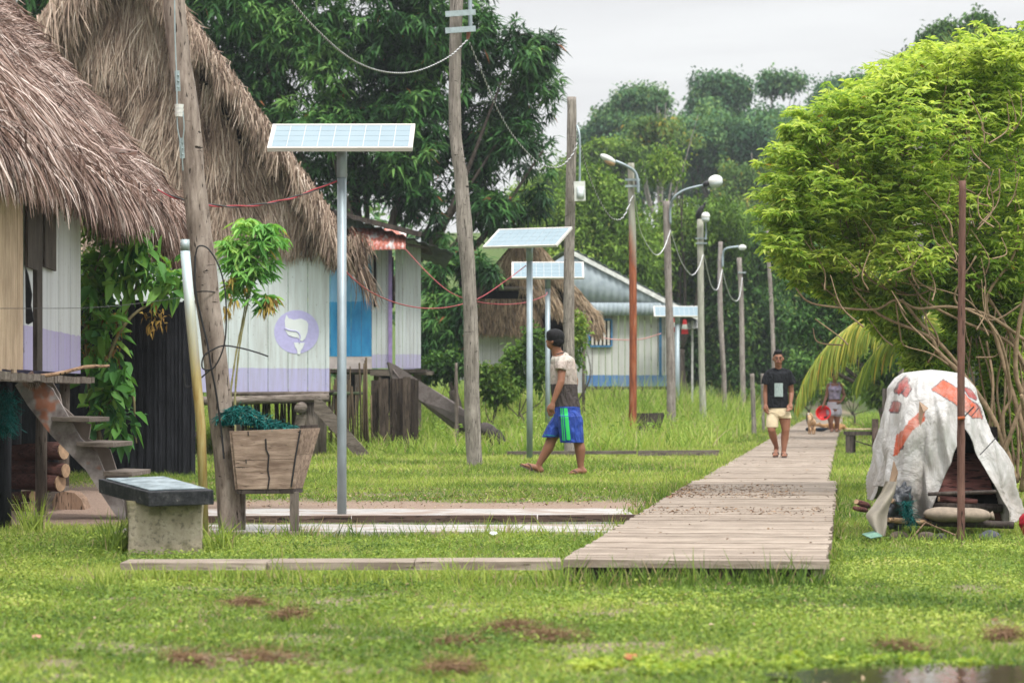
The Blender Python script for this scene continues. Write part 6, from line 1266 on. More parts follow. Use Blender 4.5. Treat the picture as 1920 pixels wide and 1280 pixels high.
for j in range(NV+1):
    py = 693+(985-693)*(j/NV)**.85
    L_ = float(np.interp(py, ry, rl)); R_ = float(np.interp(py, ry, rr_)); k = max(0, py-693)
    if py <= 697: L_ = 1755-(1755-1722)*max(0,(py-693)/4)**.5; R_ = 1755+(1788-1755)*max(0,(py-693)/4)**.5
    c = (L_+R_)/2; hw = max(.5, (R_-L_)/2); dep = .22+.42*(1-math.exp(-(py-693)/55)) if py > 693 else .02; dep = dep if py > 700 else dep*max(0,(py-693)/7)**.5
    tt = min(1, max(0, (py-800)/175.0)); oL, oR = 1797-74*tt, 1797+88*tt
    aL = math.acos(max(-1,min(1,(oL-c)/hw))); aR = math.acos(max(-1,min(1,(oR-c)/hw)))
    for i in range(NU+1):
        a = -aR+( -(2*math.pi-(aL-aR)))*0
        # angle measured clockwise from +x; front is -y: go from right lip round the back to the left lip
        a = -aR+(2*math.pi-(aL-aR))*(i/NU)
        f = fold(a, py); ca, sa = math.cos(a), math.sin(a); s = 1+f
        wr = mn.noise(Vector((ca*4, sa*4, py*.012)))*.12+mn.noise(Vector((ca*9, sa*9, py*.022+ca*2)))*.05
        s += wr*min(1,(py-690)/40)
        px = c+hw*ca*s; y = DT+.28+dep*sa*s; 
        zz = CH+(HZ-py)/F*DT; 
        flare = max(0, (py-900)/85); 
        if sa > 0: zz = CH+(HZ-py-0)/F*DT
        x = (px-CX)/F*DT
        # ragged hem
        hem = 985-(30*(0.5+.5*math.sin(a*3+1)) if abs(a+aR) > .15 else 0)
        if j == NV: zz += .02*math.sin(a*13)
        TV.append((x, y, zz))
        col_ = (.47,.465,.455,1)
        if sa < .3:
            if any(poly_in(px, py, Q) for Q in OR): col_ = (.46,.075,.022,1)
            elif any(poly_in(px, py, Q) for Q in RDP): col_ = (.26,.035,.028,1)
            elif any(poly_in(px+dx, py+dy, Q) for Q in OR[:1]+RDP for dx, dy in ((2,0),(-2,0),(0,2),(0,-2))): col_ = (.05,.03,.04,1)
            if poly_in(px, py, [(1858,778),(1864,784),(1872,800),(1866,800)]): col_ = (.02,.35,.27,1)
            if poly_in(px, py, [(1852,792),(1862,800),(1874,815),(1868,822)]) and math.sin(py*1.6+px) > 0: col_ = (.12,.04,.12,1)
        TC.append(col_)
i = np.arange(NU)[None,:]+np.arange(NV)[:,None]*(NU+1); q = np.stack([i, i+1, i+NU+2, i+NU+1], -1).reshape(-1,4)
pyv = np.array([693+(985-693)*(j/NV)**.85 for j in range(NV)])
av = np.linspace(0,1,NU)
hemcut = 985-26*np.abs(np.sin(av*9))-18*np.abs(np.sin(av*23)); hemcut[:40] = 985-np.linspace(0,25,40); hemcut[-46:] = 985-np.abs(np.linspace(-20,20,46))*1.2
hemcut[-80:-46] = 912; hemcut[-120:-80] = 940
keep = (pyv[:,None] < hemcut[None,:]).reshape(-1); q = q[keep]
m, nt, b = nm('printed_tarpaulin', .45, .4); n1 = n_noise(nt, n_coord(nt, (2,2,2)), 3.5, 7, .65); n2 = n_noise(nt, n_coord(nt, (3,3,1), (2,7,1)), 2, 5, .6)
c = n_attr(nt, 'tint', 'Color'); c = n_mix(nt, n_ramp(nt, n1, [(.42, 0.0), (.68, .65)]), c, (.30,.275,.25)); z = n_sep(nt, n_coord(nt))[2]
zz_ = n_math(nt, 'SUBTRACT', n_math(nt, 'ADD', .05, n_math(nt, 'MULTIPLY', n2, 1.1)), z); c = n_mix(nt, n_ramp(nt, zz_, [(.05, 0.0), (.6, .7)]), c, (.27,.22,.18)); vein = n_noise(nt, n_coord(nt, (1,1,.6), (9,3,4)), 5, 3, .5, 1.2); vv_ = n_math(nt, 'ABSOLUTE', n_math(nt, 'SUBTRACT', vein, .5)); c = n_mix(nt, n_ramp(nt, vv_, [(.0, .5), (.018, 0.0)]), c, (.30,.28,.27)); nt.links.new(c, b.inputs['Base Color']); n_bump(nt, b, n_noise(nt, n_coord(nt, (1,1,.7)), 5, 6, .6, .8), .9, .06)
o = npmesh('sheet', TV, q, m, t, None, True, TC); md = o.modifiers.new('thick', 'SOLIDIFY'); md.thickness = .004
inner = plain('tan_tarp_lining', (.36,.25,.17), .8, .2, 0, .25, 9)
mb = MB(); mb.poly([tp(1724,752,20.83),tp(1741,765,20.80),tp(1732,772,20.72),tp(1726,800,20.76),tp(1722,785,20.80)], .006); mb.build('turned_fold', inner, t)
mb = MB(); mb.poly([tp(1668,900,20.95),tp(1676,862,20.92),tp(1684,885,20.86),tp(1680,905,20.88),tp(1670,912,20.9)], .006); mb.build('turned_fold', inner, t)
GB = plain('greyed_tarp_lining', (.20,.18,.145), .7, .2, 0, .25, 7, .3, .02)
fl_ = [(0,1660,1682),(.2,1652,1678),(.45,1636,1668),(.62,1622,1664),(.8,1632,1663),(1,1646,1660)]
mb = MB(); mb.grid(lambda u, v: tp((1-u)*np.interp(v,[f[0] for f in fl_],[f[1] for f in fl_])+u*np.interp(v,[f[0] for f in fl_],[f[2] for f in fl_]), 902+102*v, 20.72-.25*v+.05*math.sin(u*5+v*4)), 16, 20); mb.build('loose_flap', GB, t, True)
mb = MB(); mb.poly([tp(1616,1000,20.6),tp(1640,994,20.5),tp(1655,1004,20.3),tp(1632,1008,20.25)], .006, (0,-.3,1)); mb.build('loose_flap', plain('pale_green_hem', (.13,.25,.19), .7), t)
mb = MB()
for a, b_ in (((1822,780),(1835,764)),((1838,852),(1868,820))): mb.tube([tp(*a,20.72), tp(*b_,20.80)], .004, 5)
mb.build('crease_tear', M['black'], t)
# things inside and around
PG = 'timber piled under the tarpaulin'
def board(label, a, b, d, rad, mat=M['log'], dd=.1, name='log', pale=False):
    t = thing(name, label, 'log' if name == 'log' else 'board', tp(*a,d), PG); p0, p1 = tp(*a,d), tp(*b,d+dd); mb = MB(); mb.tube([p0,p0.lerp(p1,.35),p0.lerp(p1,.7),p1], [rad*.9,rad*1.05,rad,rad*.9], 11, rough=.25); mb.build('bark', mat, t, True)
    if pale: ax = (p0-p1).normalized(); e = MB(); e.tube([p0+ax*.001,p0+ax*.012], rad*.8, 10); e.build('cut_end', M['log_end'], t)
RW = wood('reddish_rough_board', (.10,.035,.03), (.22,.10,.085), dark=(.02,.01,.01), grain=(1.5,10,10), crack=.6)
t_ = thing('board', 'wide dark red board leaning inside the tarpaulin opening', 'board', tp(1795,910,21.25), PG); mb = MB(); mb.poly([tp(1752,860,21.35),tp(1772,848,21.35),tp(1838,850,21.35),tp(1858,905,21.2),tp(1862,926,21.15),tp(1742,925,21.15)], .04); mb.build('face', RW, t_)
mb = MB(); mb.poly([tp(1735,800,21.75),tp(1870,800,21.75),tp(1880,985,21.75),tp(1715,985,21.75)], .05); o = mb.build('unlit_hollow', VOID, t);  # near-black sheet, the shade under the tarpaulin given as colour
board('thin dark stick poking out right across the tarpaulin opening',(1740,926),(1868,921),20.95,.014,M['dark_wood'],0)
board('short broken reddish stick under the thin dark one',(1762,935),(1832,940),20.98,.022,RW,0,pale=True)
board('pale round stick end poking out left of the tarpaulin flap',(1672,938),(1700,944),20.80,.022,M['mid_wood'],.3,pale=True)
board('long dark log lying along the bottom of the pile',(1662,975),(1900,984),20.9,.030,M['dark_wood'],.1)
board('split pale yellowish log under the left flap of the pile',(1668,974),(1745,980),20.7,.020,wood('pale_split_wood', (.30,.19,.10), (.48,.33,.2), grain=(2,12,12)),.2,pale=True)
board('dark plank behind the sack in the pile',(1740,948),(1880,952),21.2,.032,M['dark_wood'],.0)
board('brown block at the right of the sack',(1850,968),(1885,965),21.3,.05,RW,.0)
board('forked bark log on the grass left of the pile',(1606,940),(1628,948),20.6,.022,RW,.25,pale=True)
board('stubby bark log beside the forked one',(1602,952),(1624,956),20.55,.018,RW,.2)
t_ = thing('sack', 'full pale grey brown sack lying under the tarpaulin opening', 'sack', tp(1795,978,20.85)); mb = MB()
def sackf(u, v):
    a = u*2*math.pi; s = math.sin(math.pi*min(1,max(0,v)))**.35; x = -.24+.50*v; return tp(1792,963,20.88)+V(x, .10*s*math.cos(a), .058*s*math.sin(a)*(1+.1*math.sin(v*9))-.012*v)
mb.grid(sackf, 20, 30); mb.tube([tp(1855,968,20.88),tp(1863,966,20.88)], [.02,.035], 8); mb.build('body', plain('sackcloth', (.25,.205,.16), .9, .1, 0, .2, 25, .4, .006), t_, True)
BP = plain('black_plastic_sheet', (.028,.033,.042), .4, .5, 0, .5, 6, .8, .03); t_ = thing('plastic_sheet', 'crumpled black plastic sheet bulging out at the left of the pile', 'plastic sheet', tp(1680,985,20.8)); mb = MB()
mb.ell(tp(1684,950,20.95), (.095,.13,.165), (0,R(14),0), 40, 30)
mb.v = [tuple(Vector(v_)+(Vector(v_)-tp(1684,950,20.95))*(.55*mn.noise(Vector(v_)*13)+.3*mn.noise(Vector(v_)*27))) for v_ in mb.v]
mb.build('sheet', BP, t_, True)
n = 420; u = rng.random(n); pc = np.stack([np.interp(u,[0,.5,1],[1697,1700,1712]), np.interp(u,[0,.5,1],[938,962,975])],1); pp = np.array([list(tp(x,y,20.66)) for x, y in pc])+rng.normal(size=(n,3))*.010; dd = rng.normal(size=(n,3))+np.array([.2,0,-1]); v, q, k = strips(pp, dd, .04+.05*rng.random(n), np.full(n,.0035), .4, 4, .4, taper=(1,1,1,1)); o = npmesh('fishing_net', v, q, NM, None, np.repeat(rng.random(n)*.7,k)); tag(o, 'scrap of green net hanging at the left side of the wood pile', 'net')
for lab, x, y, rx, rz, c in (('dark grey stone right under the pile',1855,1003,.085,.05,(.07,.075,.09)),('brown grey stone at the left under the pile',1686,1003,.07,.045,(.16,.13,.10)),('stone in the middle under the long log',1738,1003,.07,.045,(.14,.11,.09)),('rounded stone beside the pole foot at the left',1765,1010,.05,.035,(.06,.06,.06))):
    mb = MB(); p = tp(x,y,20.75); p.z = gz(p.x,p.y)+rz*.6; mb.ell(p, (rx,rx*.8,rz), nu=14, nv=9); o = mb.build('stone', plain('stone', c, .9, .2, 0, .35, 12, .6, .02), None, True); me = o.data
    for vv in me.vertices: vv.co += (vv.co-p).normalized()*mn.noise(vv.co*14)*.015
    tag(o, lab, 'stone', 'stones under the wood pile')
mb = MB(); mb.tube([tp(1706,1012,20.3),tp(1735,979,20.45),tp(1792,1003,20.3)], .006, 6); o = mb.build('bent_stick', wood('brown_twig', (.2,.12,.08), (.33,.22,.15))); tag(o, 'thin bent stick propped on the ground before the pile', 'stick')
t_ = thing('red_bundle', 'red cloth bundle partly in view at the lower right of the pile', 'cloth bundle', tp(1912,995,21)); mb = MB(); mb.ell(tp(1926,984,21.0), (.06,.08,.07), None, 30, 20); mb.v = [tuple(Vector(v_)+(Vector(v_)-tp(1926,984,21))*(.6*mn.noise(Vector(v_)*14)+.3*mn.noise(Vector(v_)*30))) for v_ in mb.v]; mb.build('cloth', plain('dark_red_cloth', (.28,.012,.02), .7, .2, 0, .5, 9, .8, .03), t_, True)
t_ = thing('wooden_stake', 'tall thin reddish brown stake standing before the tarpaulin and tied to it', 'stake', G(1802,20.4)); g0 = G(1802,20.4)
path = cr([g0-V(0,0,.05), P(1802,850,20.4), P(1802,700,20.4), P(1803,560,20.4), P(1804,440,20.4), P(1805,339,20.4)], 6); mb = MB(); mb.tube(path, [(.0285 if i%7 else .0315)*(1-.15*i/len(path)) for i in range(len(path))], 12, rough=.05); mb.build('shaft', wood('red_brown_stake', (.13,.065,.05), (.22,.125,.10), crack=.7), t_, True)
mb = MB(); mb.tube([P(1796,784,20.36),P(1809,783,20.36)], .012, 8); mb.build('tie', M['rust'], t_); mb = MB(); mb.tube([P(1809,780,20.37),P(1826,762,20.40)], .005, 6); mb.build('tie', M['black'], t_)
# ---------------------------------------------------------------- bench on the right
t = thing('low_bench', 'low dark wooden bench with a pale board on top, left of the tarpaulin', 'bench', G(1610,46)); mb = MB(); q_ = lambda x, y, d=46: P(x,y,d)
mb.box((q_(1618,0).x, 46.1, q_(0,812).z), (.56,.34,.06), rnd=.5); mb.build('seat', M['dark_wood'], t)
mb = MB(); mb.box((q_(1609,0).x, 46.0, q_(0,808).z+.035), (.41,.16,.02)); mb.build('top_board', M['tan_wood'], t)
for px, d, h in ((1593,45.98,814),(1597,46.25,814)): g0 = G(px,d); mb = MB(); mb.bar(g0-V(0,0,.05), V(g0.x,d,q_(0,h).z), .12, .08, up=(0,1,0)); mb.build('leg', M['dark_wood'], t)
mb = MB(); mb.bar(q_(1603,826,45.98), q_(1636,836,45.98), .02, .02); mb.build('brace', M['dark_wood'], t)
for k, (px, top_, lab) in enumerate(((1641,785,'thick upright dark board at the right end of the low bench'),(1656,776,'taller upright post beside the tarpaulin behind the low bench'))):
    g0 = G(px,45.9+.3*k); t_ = thing('wooden_post', lab, 'post', g0); mb = MB(); mb.bar(g0-V(0,0,.05), P(px,top_,g0.y), .10, .06, up=(0,1,0)); mb.build('board', wood('red_dark_post', (.08,.05,.045), (.18,.13,.11)), t_)
g0 = G(1660,62); t_ = thing('wooden_post', 'slim grey trunk-like post near the palm behind the bench', 'post', g0); mb = MB(); mb.tube([g0, P(1660,728,62)], [.075,.06], 9, rough=.2); mb.build('shaft', M['mid_wood_z'], t_, True)
# foreground scraps
for lab, x, y, c, s in (('pink brown scrap lying in the lawn at the lower left',68,1200,(.42,.20,.15),.020),('dry orange brown leaf in the lawn at the bottom centre right',1182,1238,(.33,.12,.05),.028),('white scrap in the grass below the boardwalk front edge',1202,1073,(.6,.6,.58),.03),('small pale scrap in the grass right of the planter box leg',925,1012,(.6,.62,.62),.03)):
    d_ = F*(CH-.02)/(y-HZ); p = G(x,d_)+V(0,0,.035); mb = MB(); mb.poly([p+V(math.cos(a)*s*(1+.35*math.sin(a*3)), math.sin(a)*s*.8, .4*s*math.sin(a)) for a in np.linspace(0,6.28,9)[:-1]], .006, (0,-.6,.8)); o = mb.build('scrap' if 'leaf' not in lab else 'dry_leaf', plain('scrap', c, .7)); tag(o, lab, 'scrap' if 'leaf' not in lab else 'leaf')
# ---------------------------------------------------------------- figures
SKIN = plain('brown_skin', (.235,.105,.062), .55, .3, 0, .12, 6, .05); SKIN_D = plain('deep_brown_skin', (.20,.085,.05), .5, .4, 0, .12, 6, .05); HAIR = plain('black_hair', (.006,.006,.007), .7, .2, 0, .4, 60, .5, .01, (3,3,1))
def solid(name, parts, mat, parent, vox=.006, smooth=4):
    """union of lofts and ellipsoids fused into one continuous surface"""
    mb = MB()
    for p in parts:
        if p[0] == 't':
            path = [Vector(x) for x in p[1]]; rad = p[2]; n_ = p[4] if len(p) > 4 else 3
            cp = cr(path, n_); rr = np.interp(np.linspace(0,1,len(cp)), np.linspace(0,1,len(rad)), rad); fl = p[3] if len(p) > 3 and p[3] else 1.0
            if fl == 1.0: mb.tube(cp, list(rr), 14)
            else: flat_tube(mb, cp, rr, fl)
            for e, r_ in ((cp[0], rr[0]), (cp[-1], rr[-1])):
                if fl == 1.0: mb.ell(e, (r_,r_,r_), nu=12, nv=8)
        elif p[0] == 'c':
            cp = cr([Vector(x) for x in p[1]], p[4] if len(p) > 4 else 4); rr = np.interp(np.linspace(0,1,len(cp)), np.linspace(0,1,len(p[2])), p[2])
            if p[3]: flat_tube(mb, cp, rr, p[3])
            else: mb.tube(cp, list(rr), 18)
        elif p[0] == 'e': mb.ell(p[1], p[2], p[3] if len(p) > 3 else None, 16, 11)
    o = mb.build(name, mat, None, False)
    md = o.modifiers.new('r', 'REMESH'); md.mode = 'VOXEL'; md.voxel_size = vox; md.use_smooth_shade = True
    ms = o.modifiers.new('s', 'SMOOTH'); ms.factor = .5; ms.iterations = smooth
    dg = bpy.context.evaluated_depsgraph_get(); me = bpy.data.meshes.new_from_object(o.evaluated_get(dg)); old = o.data; o.modifiers.clear(); o.data = me; bpy.data.meshes.remove(old)
    w0 = wloc(parent); 
    n_ = len(me.vertices); c = np.empty(n_*3, np.float32); me.vertices.foreach_get('co', c); c = c.reshape(-1,3)-np.array(w0, np.float32); me.vertices.foreach_set('co', c.ravel()); me.update()
    me.polygons.foreach_set('use_smooth', [True]*len(me.polygons)); o.parent = parent; return o
def flat_tube(mb, cp, rr, fl):
    """cross-section: rr wide (x), rr*fl deep (y); path roughly vertical"""
    vs = []; n = 20
    for p, r_ in zip(cp, rr):
        for k in range(n):
            a = 2*math.pi*k/n; vs.append(p+V(r_*math.cos(a), r_*fl*math.sin(a), 0))
    fs = [(i*n+k, i*n+(k+1)%n, (i+1)*n+(k+1)%n, (i+1)*n+k) for i in range(len(cp)-1) for k in range(n)]; fs += [tuple(range(n))[::-1], tuple((len(cp)-1)*n+k for k in range(n))]
    mb.add(vs, fs)
def hand(palm0, palm1, side, out, s=1.0, curl=.6):
    """palm from wrist palm0 to knuckles palm1; side = direction across knuckles towards the thumb; out = curling direction"""
    palm0, palm1 = Vector(palm0), Vector(palm1); ax = (palm1-palm0).normalized(); side = Vector(side).normalized(); out = Vector(out).normalized(); parts = [('t', [palm0, palm0.lerp(palm1,.5), palm1], [.024*s,.030*s,.031*s])]
    for s_ in (-1,1): parts.append(('t', [palm0.lerp(palm1,.35)+side*.016*s*s_, palm1+side*.020*s*s_], [.018*s,.017*s]))
    for k, L in enumerate((.068,.076,.070,.055)):
        b = palm1+side*(.030-.020*k)*s; c1 = b+ax*L*.45*s+out*L*.15*curl*s; c2 = c1+ax*L*.30*s*(1-.4*curl)+out*L*.35*curl*s; c3 = c2+ax*L*.15*s*(1-curl)+out*L*.30*curl*s; parts.append(('t', [b-ax*.01, c1, c2, c3], [.0098*s,.0092*s,.0086*s,.0072*s]))
    b = palm0.lerp(palm1,.3)+side*.026*s; parts.append(('t', [b, b+side*.018*s+ax*.028*s, b+side*.020*s+ax*.055*s+out*.01*s], [.014*s,.0115*s,.009*s])); return parts
def foot(heel, toe, w=.046, h=.04, up=V(0,0,1)):
    heel, toe = Vector(heel), Vector(toe); ax = (toe-heel).normalized(); L = (toe-heel).length; sd = ax.cross(up).normalized()
    parts = [('t', [heel+up*.035, heel.lerp(toe,.35)+up*.036, heel.lerp(toe,.68)+up*.024], [.035,.036,.030]), ('t', [heel.lerp(toe,.5)+sd*.018+up*.02, heel.lerp(toe,.76)+sd*.020+up*.017], [.024,.022]), ('t', [heel.lerp(toe,.5)-sd*.016+up*.02, heel.lerp(toe,.74)-sd*.022+up*.015], [.024,.020])]
    for k in range(5): b = heel.lerp(toe,.78-.02*k)+sd*(.030-.0155*k); parts.append(('t', [b+up*.013, b+ax*L*(.19-.024*k)+up*.010], [.0125-.0012*k,.0105-.001*k]))
    return parts
def sandal(parent, heel, toe, mat, up=V(0,0,1)):
    ax = (toe-heel).normalized(); sd = ax.cross(up).normalized(); mb = MB(); pts = []
    L = (toe-heel).length
    for a in np.linspace(0, 2*math.pi, 22, endpoint=False): c = math.cos(a); wd = .040+.010*c; pts.append(heel.lerp(toe,.5)+ax*(L*.54*c)+sd*wd*math.sin(a)-up*.001)
    mb.poly(pts, .016, up); b = heel.lerp(toe,.80)+up*.03
    for s_ in (-1,1): mb.tube(cr([b, heel.lerp(toe,.62)+sd*.038*s_+up*.045, heel.lerp(toe,.42)+sd*.046*s_+up*.004],4), .006, 6)
    return mb.build('sandal', mat, parent)
SAND = plain('brown_rubber_sandal', (.10,.07,.06), .7)
# --- man in black, facing the camera
d = 42.0; q = lambda zx, zy, dy=0: P(1400+zx/5.12, 630+zy/5.12, d+dy)
u = 1/5.12/F*d      # metres per zoomed pixel
t = thing('person', 'young man in a black T-shirt and cream shorts facing us on the boardwalk', 'person', q(320,1178), None); t.location.z = wz(d)
yf = wz(d)
head = q(303,215,-.02); parts = [('e', head+V(0,.01,.012), (.073,.092,.098)), ('e', head+V(-.004,-.022,-.052), (.056,.062,.058)), ('e', head+V(-.006,-.050,-.092), (.026,.026,.020)), ('t', [head+V(-.004,-.085,.006), head+V(-.006,-.102,-.024)], [.009,.014]), ('e', head+V(-.022,-.085,-.052), (.014,.012,.006)), ('e', head+V(.010,-.085,-.052), (.016,.012,.006)), ('e', head+V(-.006,-.086,-.052), (.024,.013,.010)),
         ('e', head+V(0,-.072,.022), (.052,.018,.010)), ('e', head+V(-.040,-.055,-.022), (.020,.022,.018)), ('e', head+V(.032,-.055,-.022), (.020,.022,.018)), ('e', head+V(-.076,.01,-.008), (.010,.016,.026)), ('e', head+V(.078,.01,-.008), (.010,.016,.026)),
         ('t', [head+V(0,.025,-.06), q(303,310,.02), q(302,335,.03)], [.050,.052,.060]),
         ('t', [q(250,352,.02), q(302,338,.02), q(358,352,.02)], [.035,.050,.035])]
# torso under the shirt
parts += [('t', [q(302,345,.02), q(300,400,.01), q(298,500,.01), q(298,600,.01), q(305,690,.02), q(306,760,.02)], [.13,.150,.140,.130,.135,.14], .62, 4)]
sL, sR = q(214,362,.02), q(396,362,.02)
eL, eR = q(182,540,.04), q(428,545,.05); wL, wR = q(182,655,-.02), q(420,650,-.05)
parts += [('t', [sL, sL.lerp(eL,.5)+V(-.01,0,0), eL], [.048,.044,.039]), ('t', [eL, eL.lerp(wL,.4), wL], [.040,.038,.025]), ('t', [sR, sR.lerp(eR,.5)+V(.01,0,0), eR], [.052,.046,.040]), ('t', [eR, eR.lerp(wR,.4), wR], [.040,.038,.025])]
parts += hand(wL, q(180,695,-.04), (.6,-.8,0), (.5,-.3,-.3), 1.08, .7); parts += hand(wR, q(420,682,-.10), (-.9,-.4,0), (-.5,-.4,-.2), 1.08, .9)
hL, hR = q(250,740,.02), q(358,740,.02); kL, kR = q(238,900,-.08), q(374,900,-.02); aL, aR = q(285,1062,.10), q(355,1108,-.02)
parts += [('t', [hL, hL.lerp(kL,.5), kL], [.088,.078,.058], None, 4), ('t', [kL, kL.lerp(aL,.35)+V(0,.02,0), aL.lerp(kL,.15), aL], [.056,.058,.036,.034], None, 4), ('t', [hR, hR.lerp(kR,.5)+V(.005,0,0), kR], [.092,.082,.060], None, 4), ('t', [kR, kR.lerp(aR,.35)+V(0,.02,0), aR.lerp(kR,.15), aR], [.058,.060,.037,.034], None, 4)]
fLh, fLt = V(aL.x,aL.y+.03,yf+.055), V(q(268,0).x, aL.y-.20, yf+.018); fRh, fRt = V(aR.x,aR.y+.04,yf+.018), V(q(352,0).x, aR.y-.20, yf+.018)
parts += foot(fLh, fLt); parts += foot(fRh, fRt)
parts += [('t', [aL, fLh+V(0,0,.03)], [.036,.036]), ('t', [aR, fRh+V(0,0,.03)], [.036,.036])]
body = solid('body', parts, SKIN, t, .0065, 3)
sandal(t, fLh+V(0,0,0), fLt, SAND); sandal(t, fRh, fRt, SAND)
# shirt
m, nt, b = nm('black_cotton', .85, .15); n1 = n_noise(nt, n_coord(nt), 9, 4); nt.links.new(n_ramp(nt, n1, [(.3, (.008,.009,.011)), (.7, (.017,.018,.022))]), b.inputs['Base Color']); n_bump(nt, b, n_noise(nt, n_coord(nt, (2,2,1), (0,0,0), (0,.4,0)), 7, 4, .5, 1.0), 1.0, .06)
sp = [('t', [q(302,338,.03), q(301,360,.02), q(299,430,.0), q(297,520,.0), q(297,610,.0), q(299,688,.005)], [.125,.175,.166,.150,.155,.163], .66, 5),
      ('t', [q(218,352,.02), q(300,335,.02), q(392,352,.02)], [.055,.058,.055]), ('e', q(218,362,.02), (.068,.07,.066)), ('e', q(392,362,.02), (.068,.07,.066)), ('c', [q(216,360,.02), q(196,405,.025), q(184,462,.03)], [.066,.070,.072], None), ('c', [q(394,360,.02), q(416,405,.03), q(438,460,.04)], [.066,.070,.072], None)]
solid('t_shirt', sp, m, t, .007, 3)
# plain pale print patch on the chest
mb = MB(); c = q(308,515,-.128); mb.grid(lambda a_, b_: c+V((a_-.5)*.125, -.004-.020*(1-(2*a_-1)**2)*0, (b_-.5)*.20)+V(0,.012*(a_-.5)**2*4+.012*(b_-.5),0), 6, 6); 
o = mb.build('shirt_print', plain('faded_pale_print', (.27,.33,.32), .8, .2, 0, .35, 60, 0, .01, (3,1,.3)), t); md = o.modifiers.new('thick','SOLIDIFY'); md.thickness = .028; md.offset = -1
# shorts: cream, one leg rolled up
CR_ = plain('cream_cotton', (.60,.50,.34), .85, .15, 0, .12, 10, .4, .02)
sp = [('t', [q(305,690,.01), q(306,725,.01), q(305,770,.01)], [.152,.160,.158], .68, 4), ('c', [q(256,730,.0), q(247,800,-.03), q(244,876,-.05)], [.096,.094,.090], .95), ('c', [q(356,730,.0), q(362,768,0), q(368,788,0)], [.100,.102,.100], .95)]
solid('shorts', sp, CR_, t, .007, 3)
mb = MB(); mb.tube([q(402,700,-.11), q(404,725,-.11)], .006, 6); mb.tube([q(197,705,-.08), q(300,745,-.125), q(320,768,-.13), q(400,730,-.10)], .007, 6); mb.build('waistband_fold', CR_, t)
hp = [('e', head+V(.002,.022,.040), (.078,.090,.075)), ('e', head+V(-.004,-.012,.088), (.060,.070,.042)), ('e', head+V(.03,-.02,.100), (.028,.04,.02)), ('e', head+V(-.035,-.025,.094), (.028,.035,.02)), ('e', head+V(0,.055,-.01), (.070,.055,.06))]
solid('hair', hp, HAIR, t, .006, 1)
for s_ in (-1,1):
    e = MB(); e.ell(head+V(.030*s_-.004,-.084,.000), (.012,.006,.0055), nu=10, nv=6); e.build('eye', M['black'], t, True)
    e = MB(); e.tube([head+V(.012*s_-.004,-.092,.020), head+V(.044*s_-.004,-.083,.022)], .0045, 6); e.build('eyebrow', HAIR, t)
e = MB(); e.ell(head+V(-.006,-.094,-.052), (.021,.006,.006)); e.build('lips', plain('lips', (.24,.08,.06), .5), t, True)

# --- man walking left
d = 34.0; q = lambda zx, zy, dy=0: P(940+zx/4.13, 600+zy/4.13, d+dy)
g1 = gz(q(600,0).x, d); t = thing('person', 'man in two tone T-shirt and blue green-striped shorts walking left, looking away', 'person', V(q(500,0).x, d, g1))
head = q(414,150,.0); parts = [('e', head+V(.004,0,.006), (.100,.086,.108)), ('e', head+V(-.045,.010,-.055), (.056,.056,.064)), ('t', [head+V(-.080,.03,.0), head+V(-.098,.035,-.022)], [.010,.013]), ('e', head+V(-.078,.02,-.055), (.018,.02,.012)), ('e', head+V(-.030,-.070,-.030), (.016,.010,.026)), ('e', head+V(.09,-.02,-.022), (.006,.012,.02)), ('t', [head+V(.010,.005,-.06), q(432,262,.02), q(450,290,.02)], [.058,.064,.090])]
parts += [('t', [q(470,290,.02), q(480,340,.02), q(486,450,.02), q(492,560,.02), q(505,680,.02), q(510,760,.02)], [.085,.125,.115,.11,.12,.125], .8, 4)]
sN, eN, wN = q(472,330,-.10), q(462,478,-.17), q(398,640,-.19); sF, eF, wF = q(518,332,.14), q(570,470,.20), q(568,560,.16)
parts += [('t', [sN, sN.lerp(eN,.5), eN], [.050,.050,.042], None, 4), ('t', [eN, eN.lerp(wN,.35), wN], [.044,.042,.027], None, 4), ('t', [sF, sF.lerp(eF,.5), eF], [.055,.048,.042], None, 4), ('t', [eF, wF], [.042,.03])]
parts += hand(wN, q(387,685,-.19), (-.95,-.1,-.2), (.3,.3,-.4), 1.1, .75); parts += hand(wF, q(566,600,.15), (-.9,.1,0), (-.3,0,-.3), 1.0, .7)
hF, hN = q(480,760,.08), q(528,770,-.05); kF, kN = q(392,915,.08), q(594,930,-.08); aF, aN = q(288,1125,.09), q(617,1140,-.08)
parts += [('t', [hF, hF.lerp(kF,.5), kF], [.10,.092,.064], None, 4), ('t', [kF, kF.lerp(aF,.35)+V(.012,0,0), aF.lerp(kF,.18), aF], [.064,.064,.042,.036], None, 4), ('t', [hN, hN.lerp(kN,.5), kN], [.09,.078,.060], None, 4), ('t', [kN, kN.lerp(aN,.35)+V(.012,0,0), aN.lerp(kN,.18), aN], [.060,.066,.042,.036], None, 4)]
upF = V(.42,0,.91).normalized(); fh, ft = q(298,1180,.09), q(150,1118,.07); parts += foot(fh, ft, up=V(.40,0,.92).normalized()); parts += [('t', [aF, fh+V(0,0,.03)], [.038,.038])]
nh, nt_ = V(q(640,0).x, d-.08, g1+.022), V(q(512,0).x, d-.12, g1+.016); parts += foot(nh, nt_); parts += [('t', [aN, nh+V(-.01,0,.03)], [.038,.038])]
solid('body', parts, SKIN, t, .0065, 3)
sandal(t, fh, ft, SAND, V(.40,0,.92).normalized()); sandal(t, nh, nt_, SAND)
m, nt, b = nm('two_tone_cotton', .85, .15); z = n_sep(nt, n_coord(nt))[2]; zb = q(0,495).z-g1
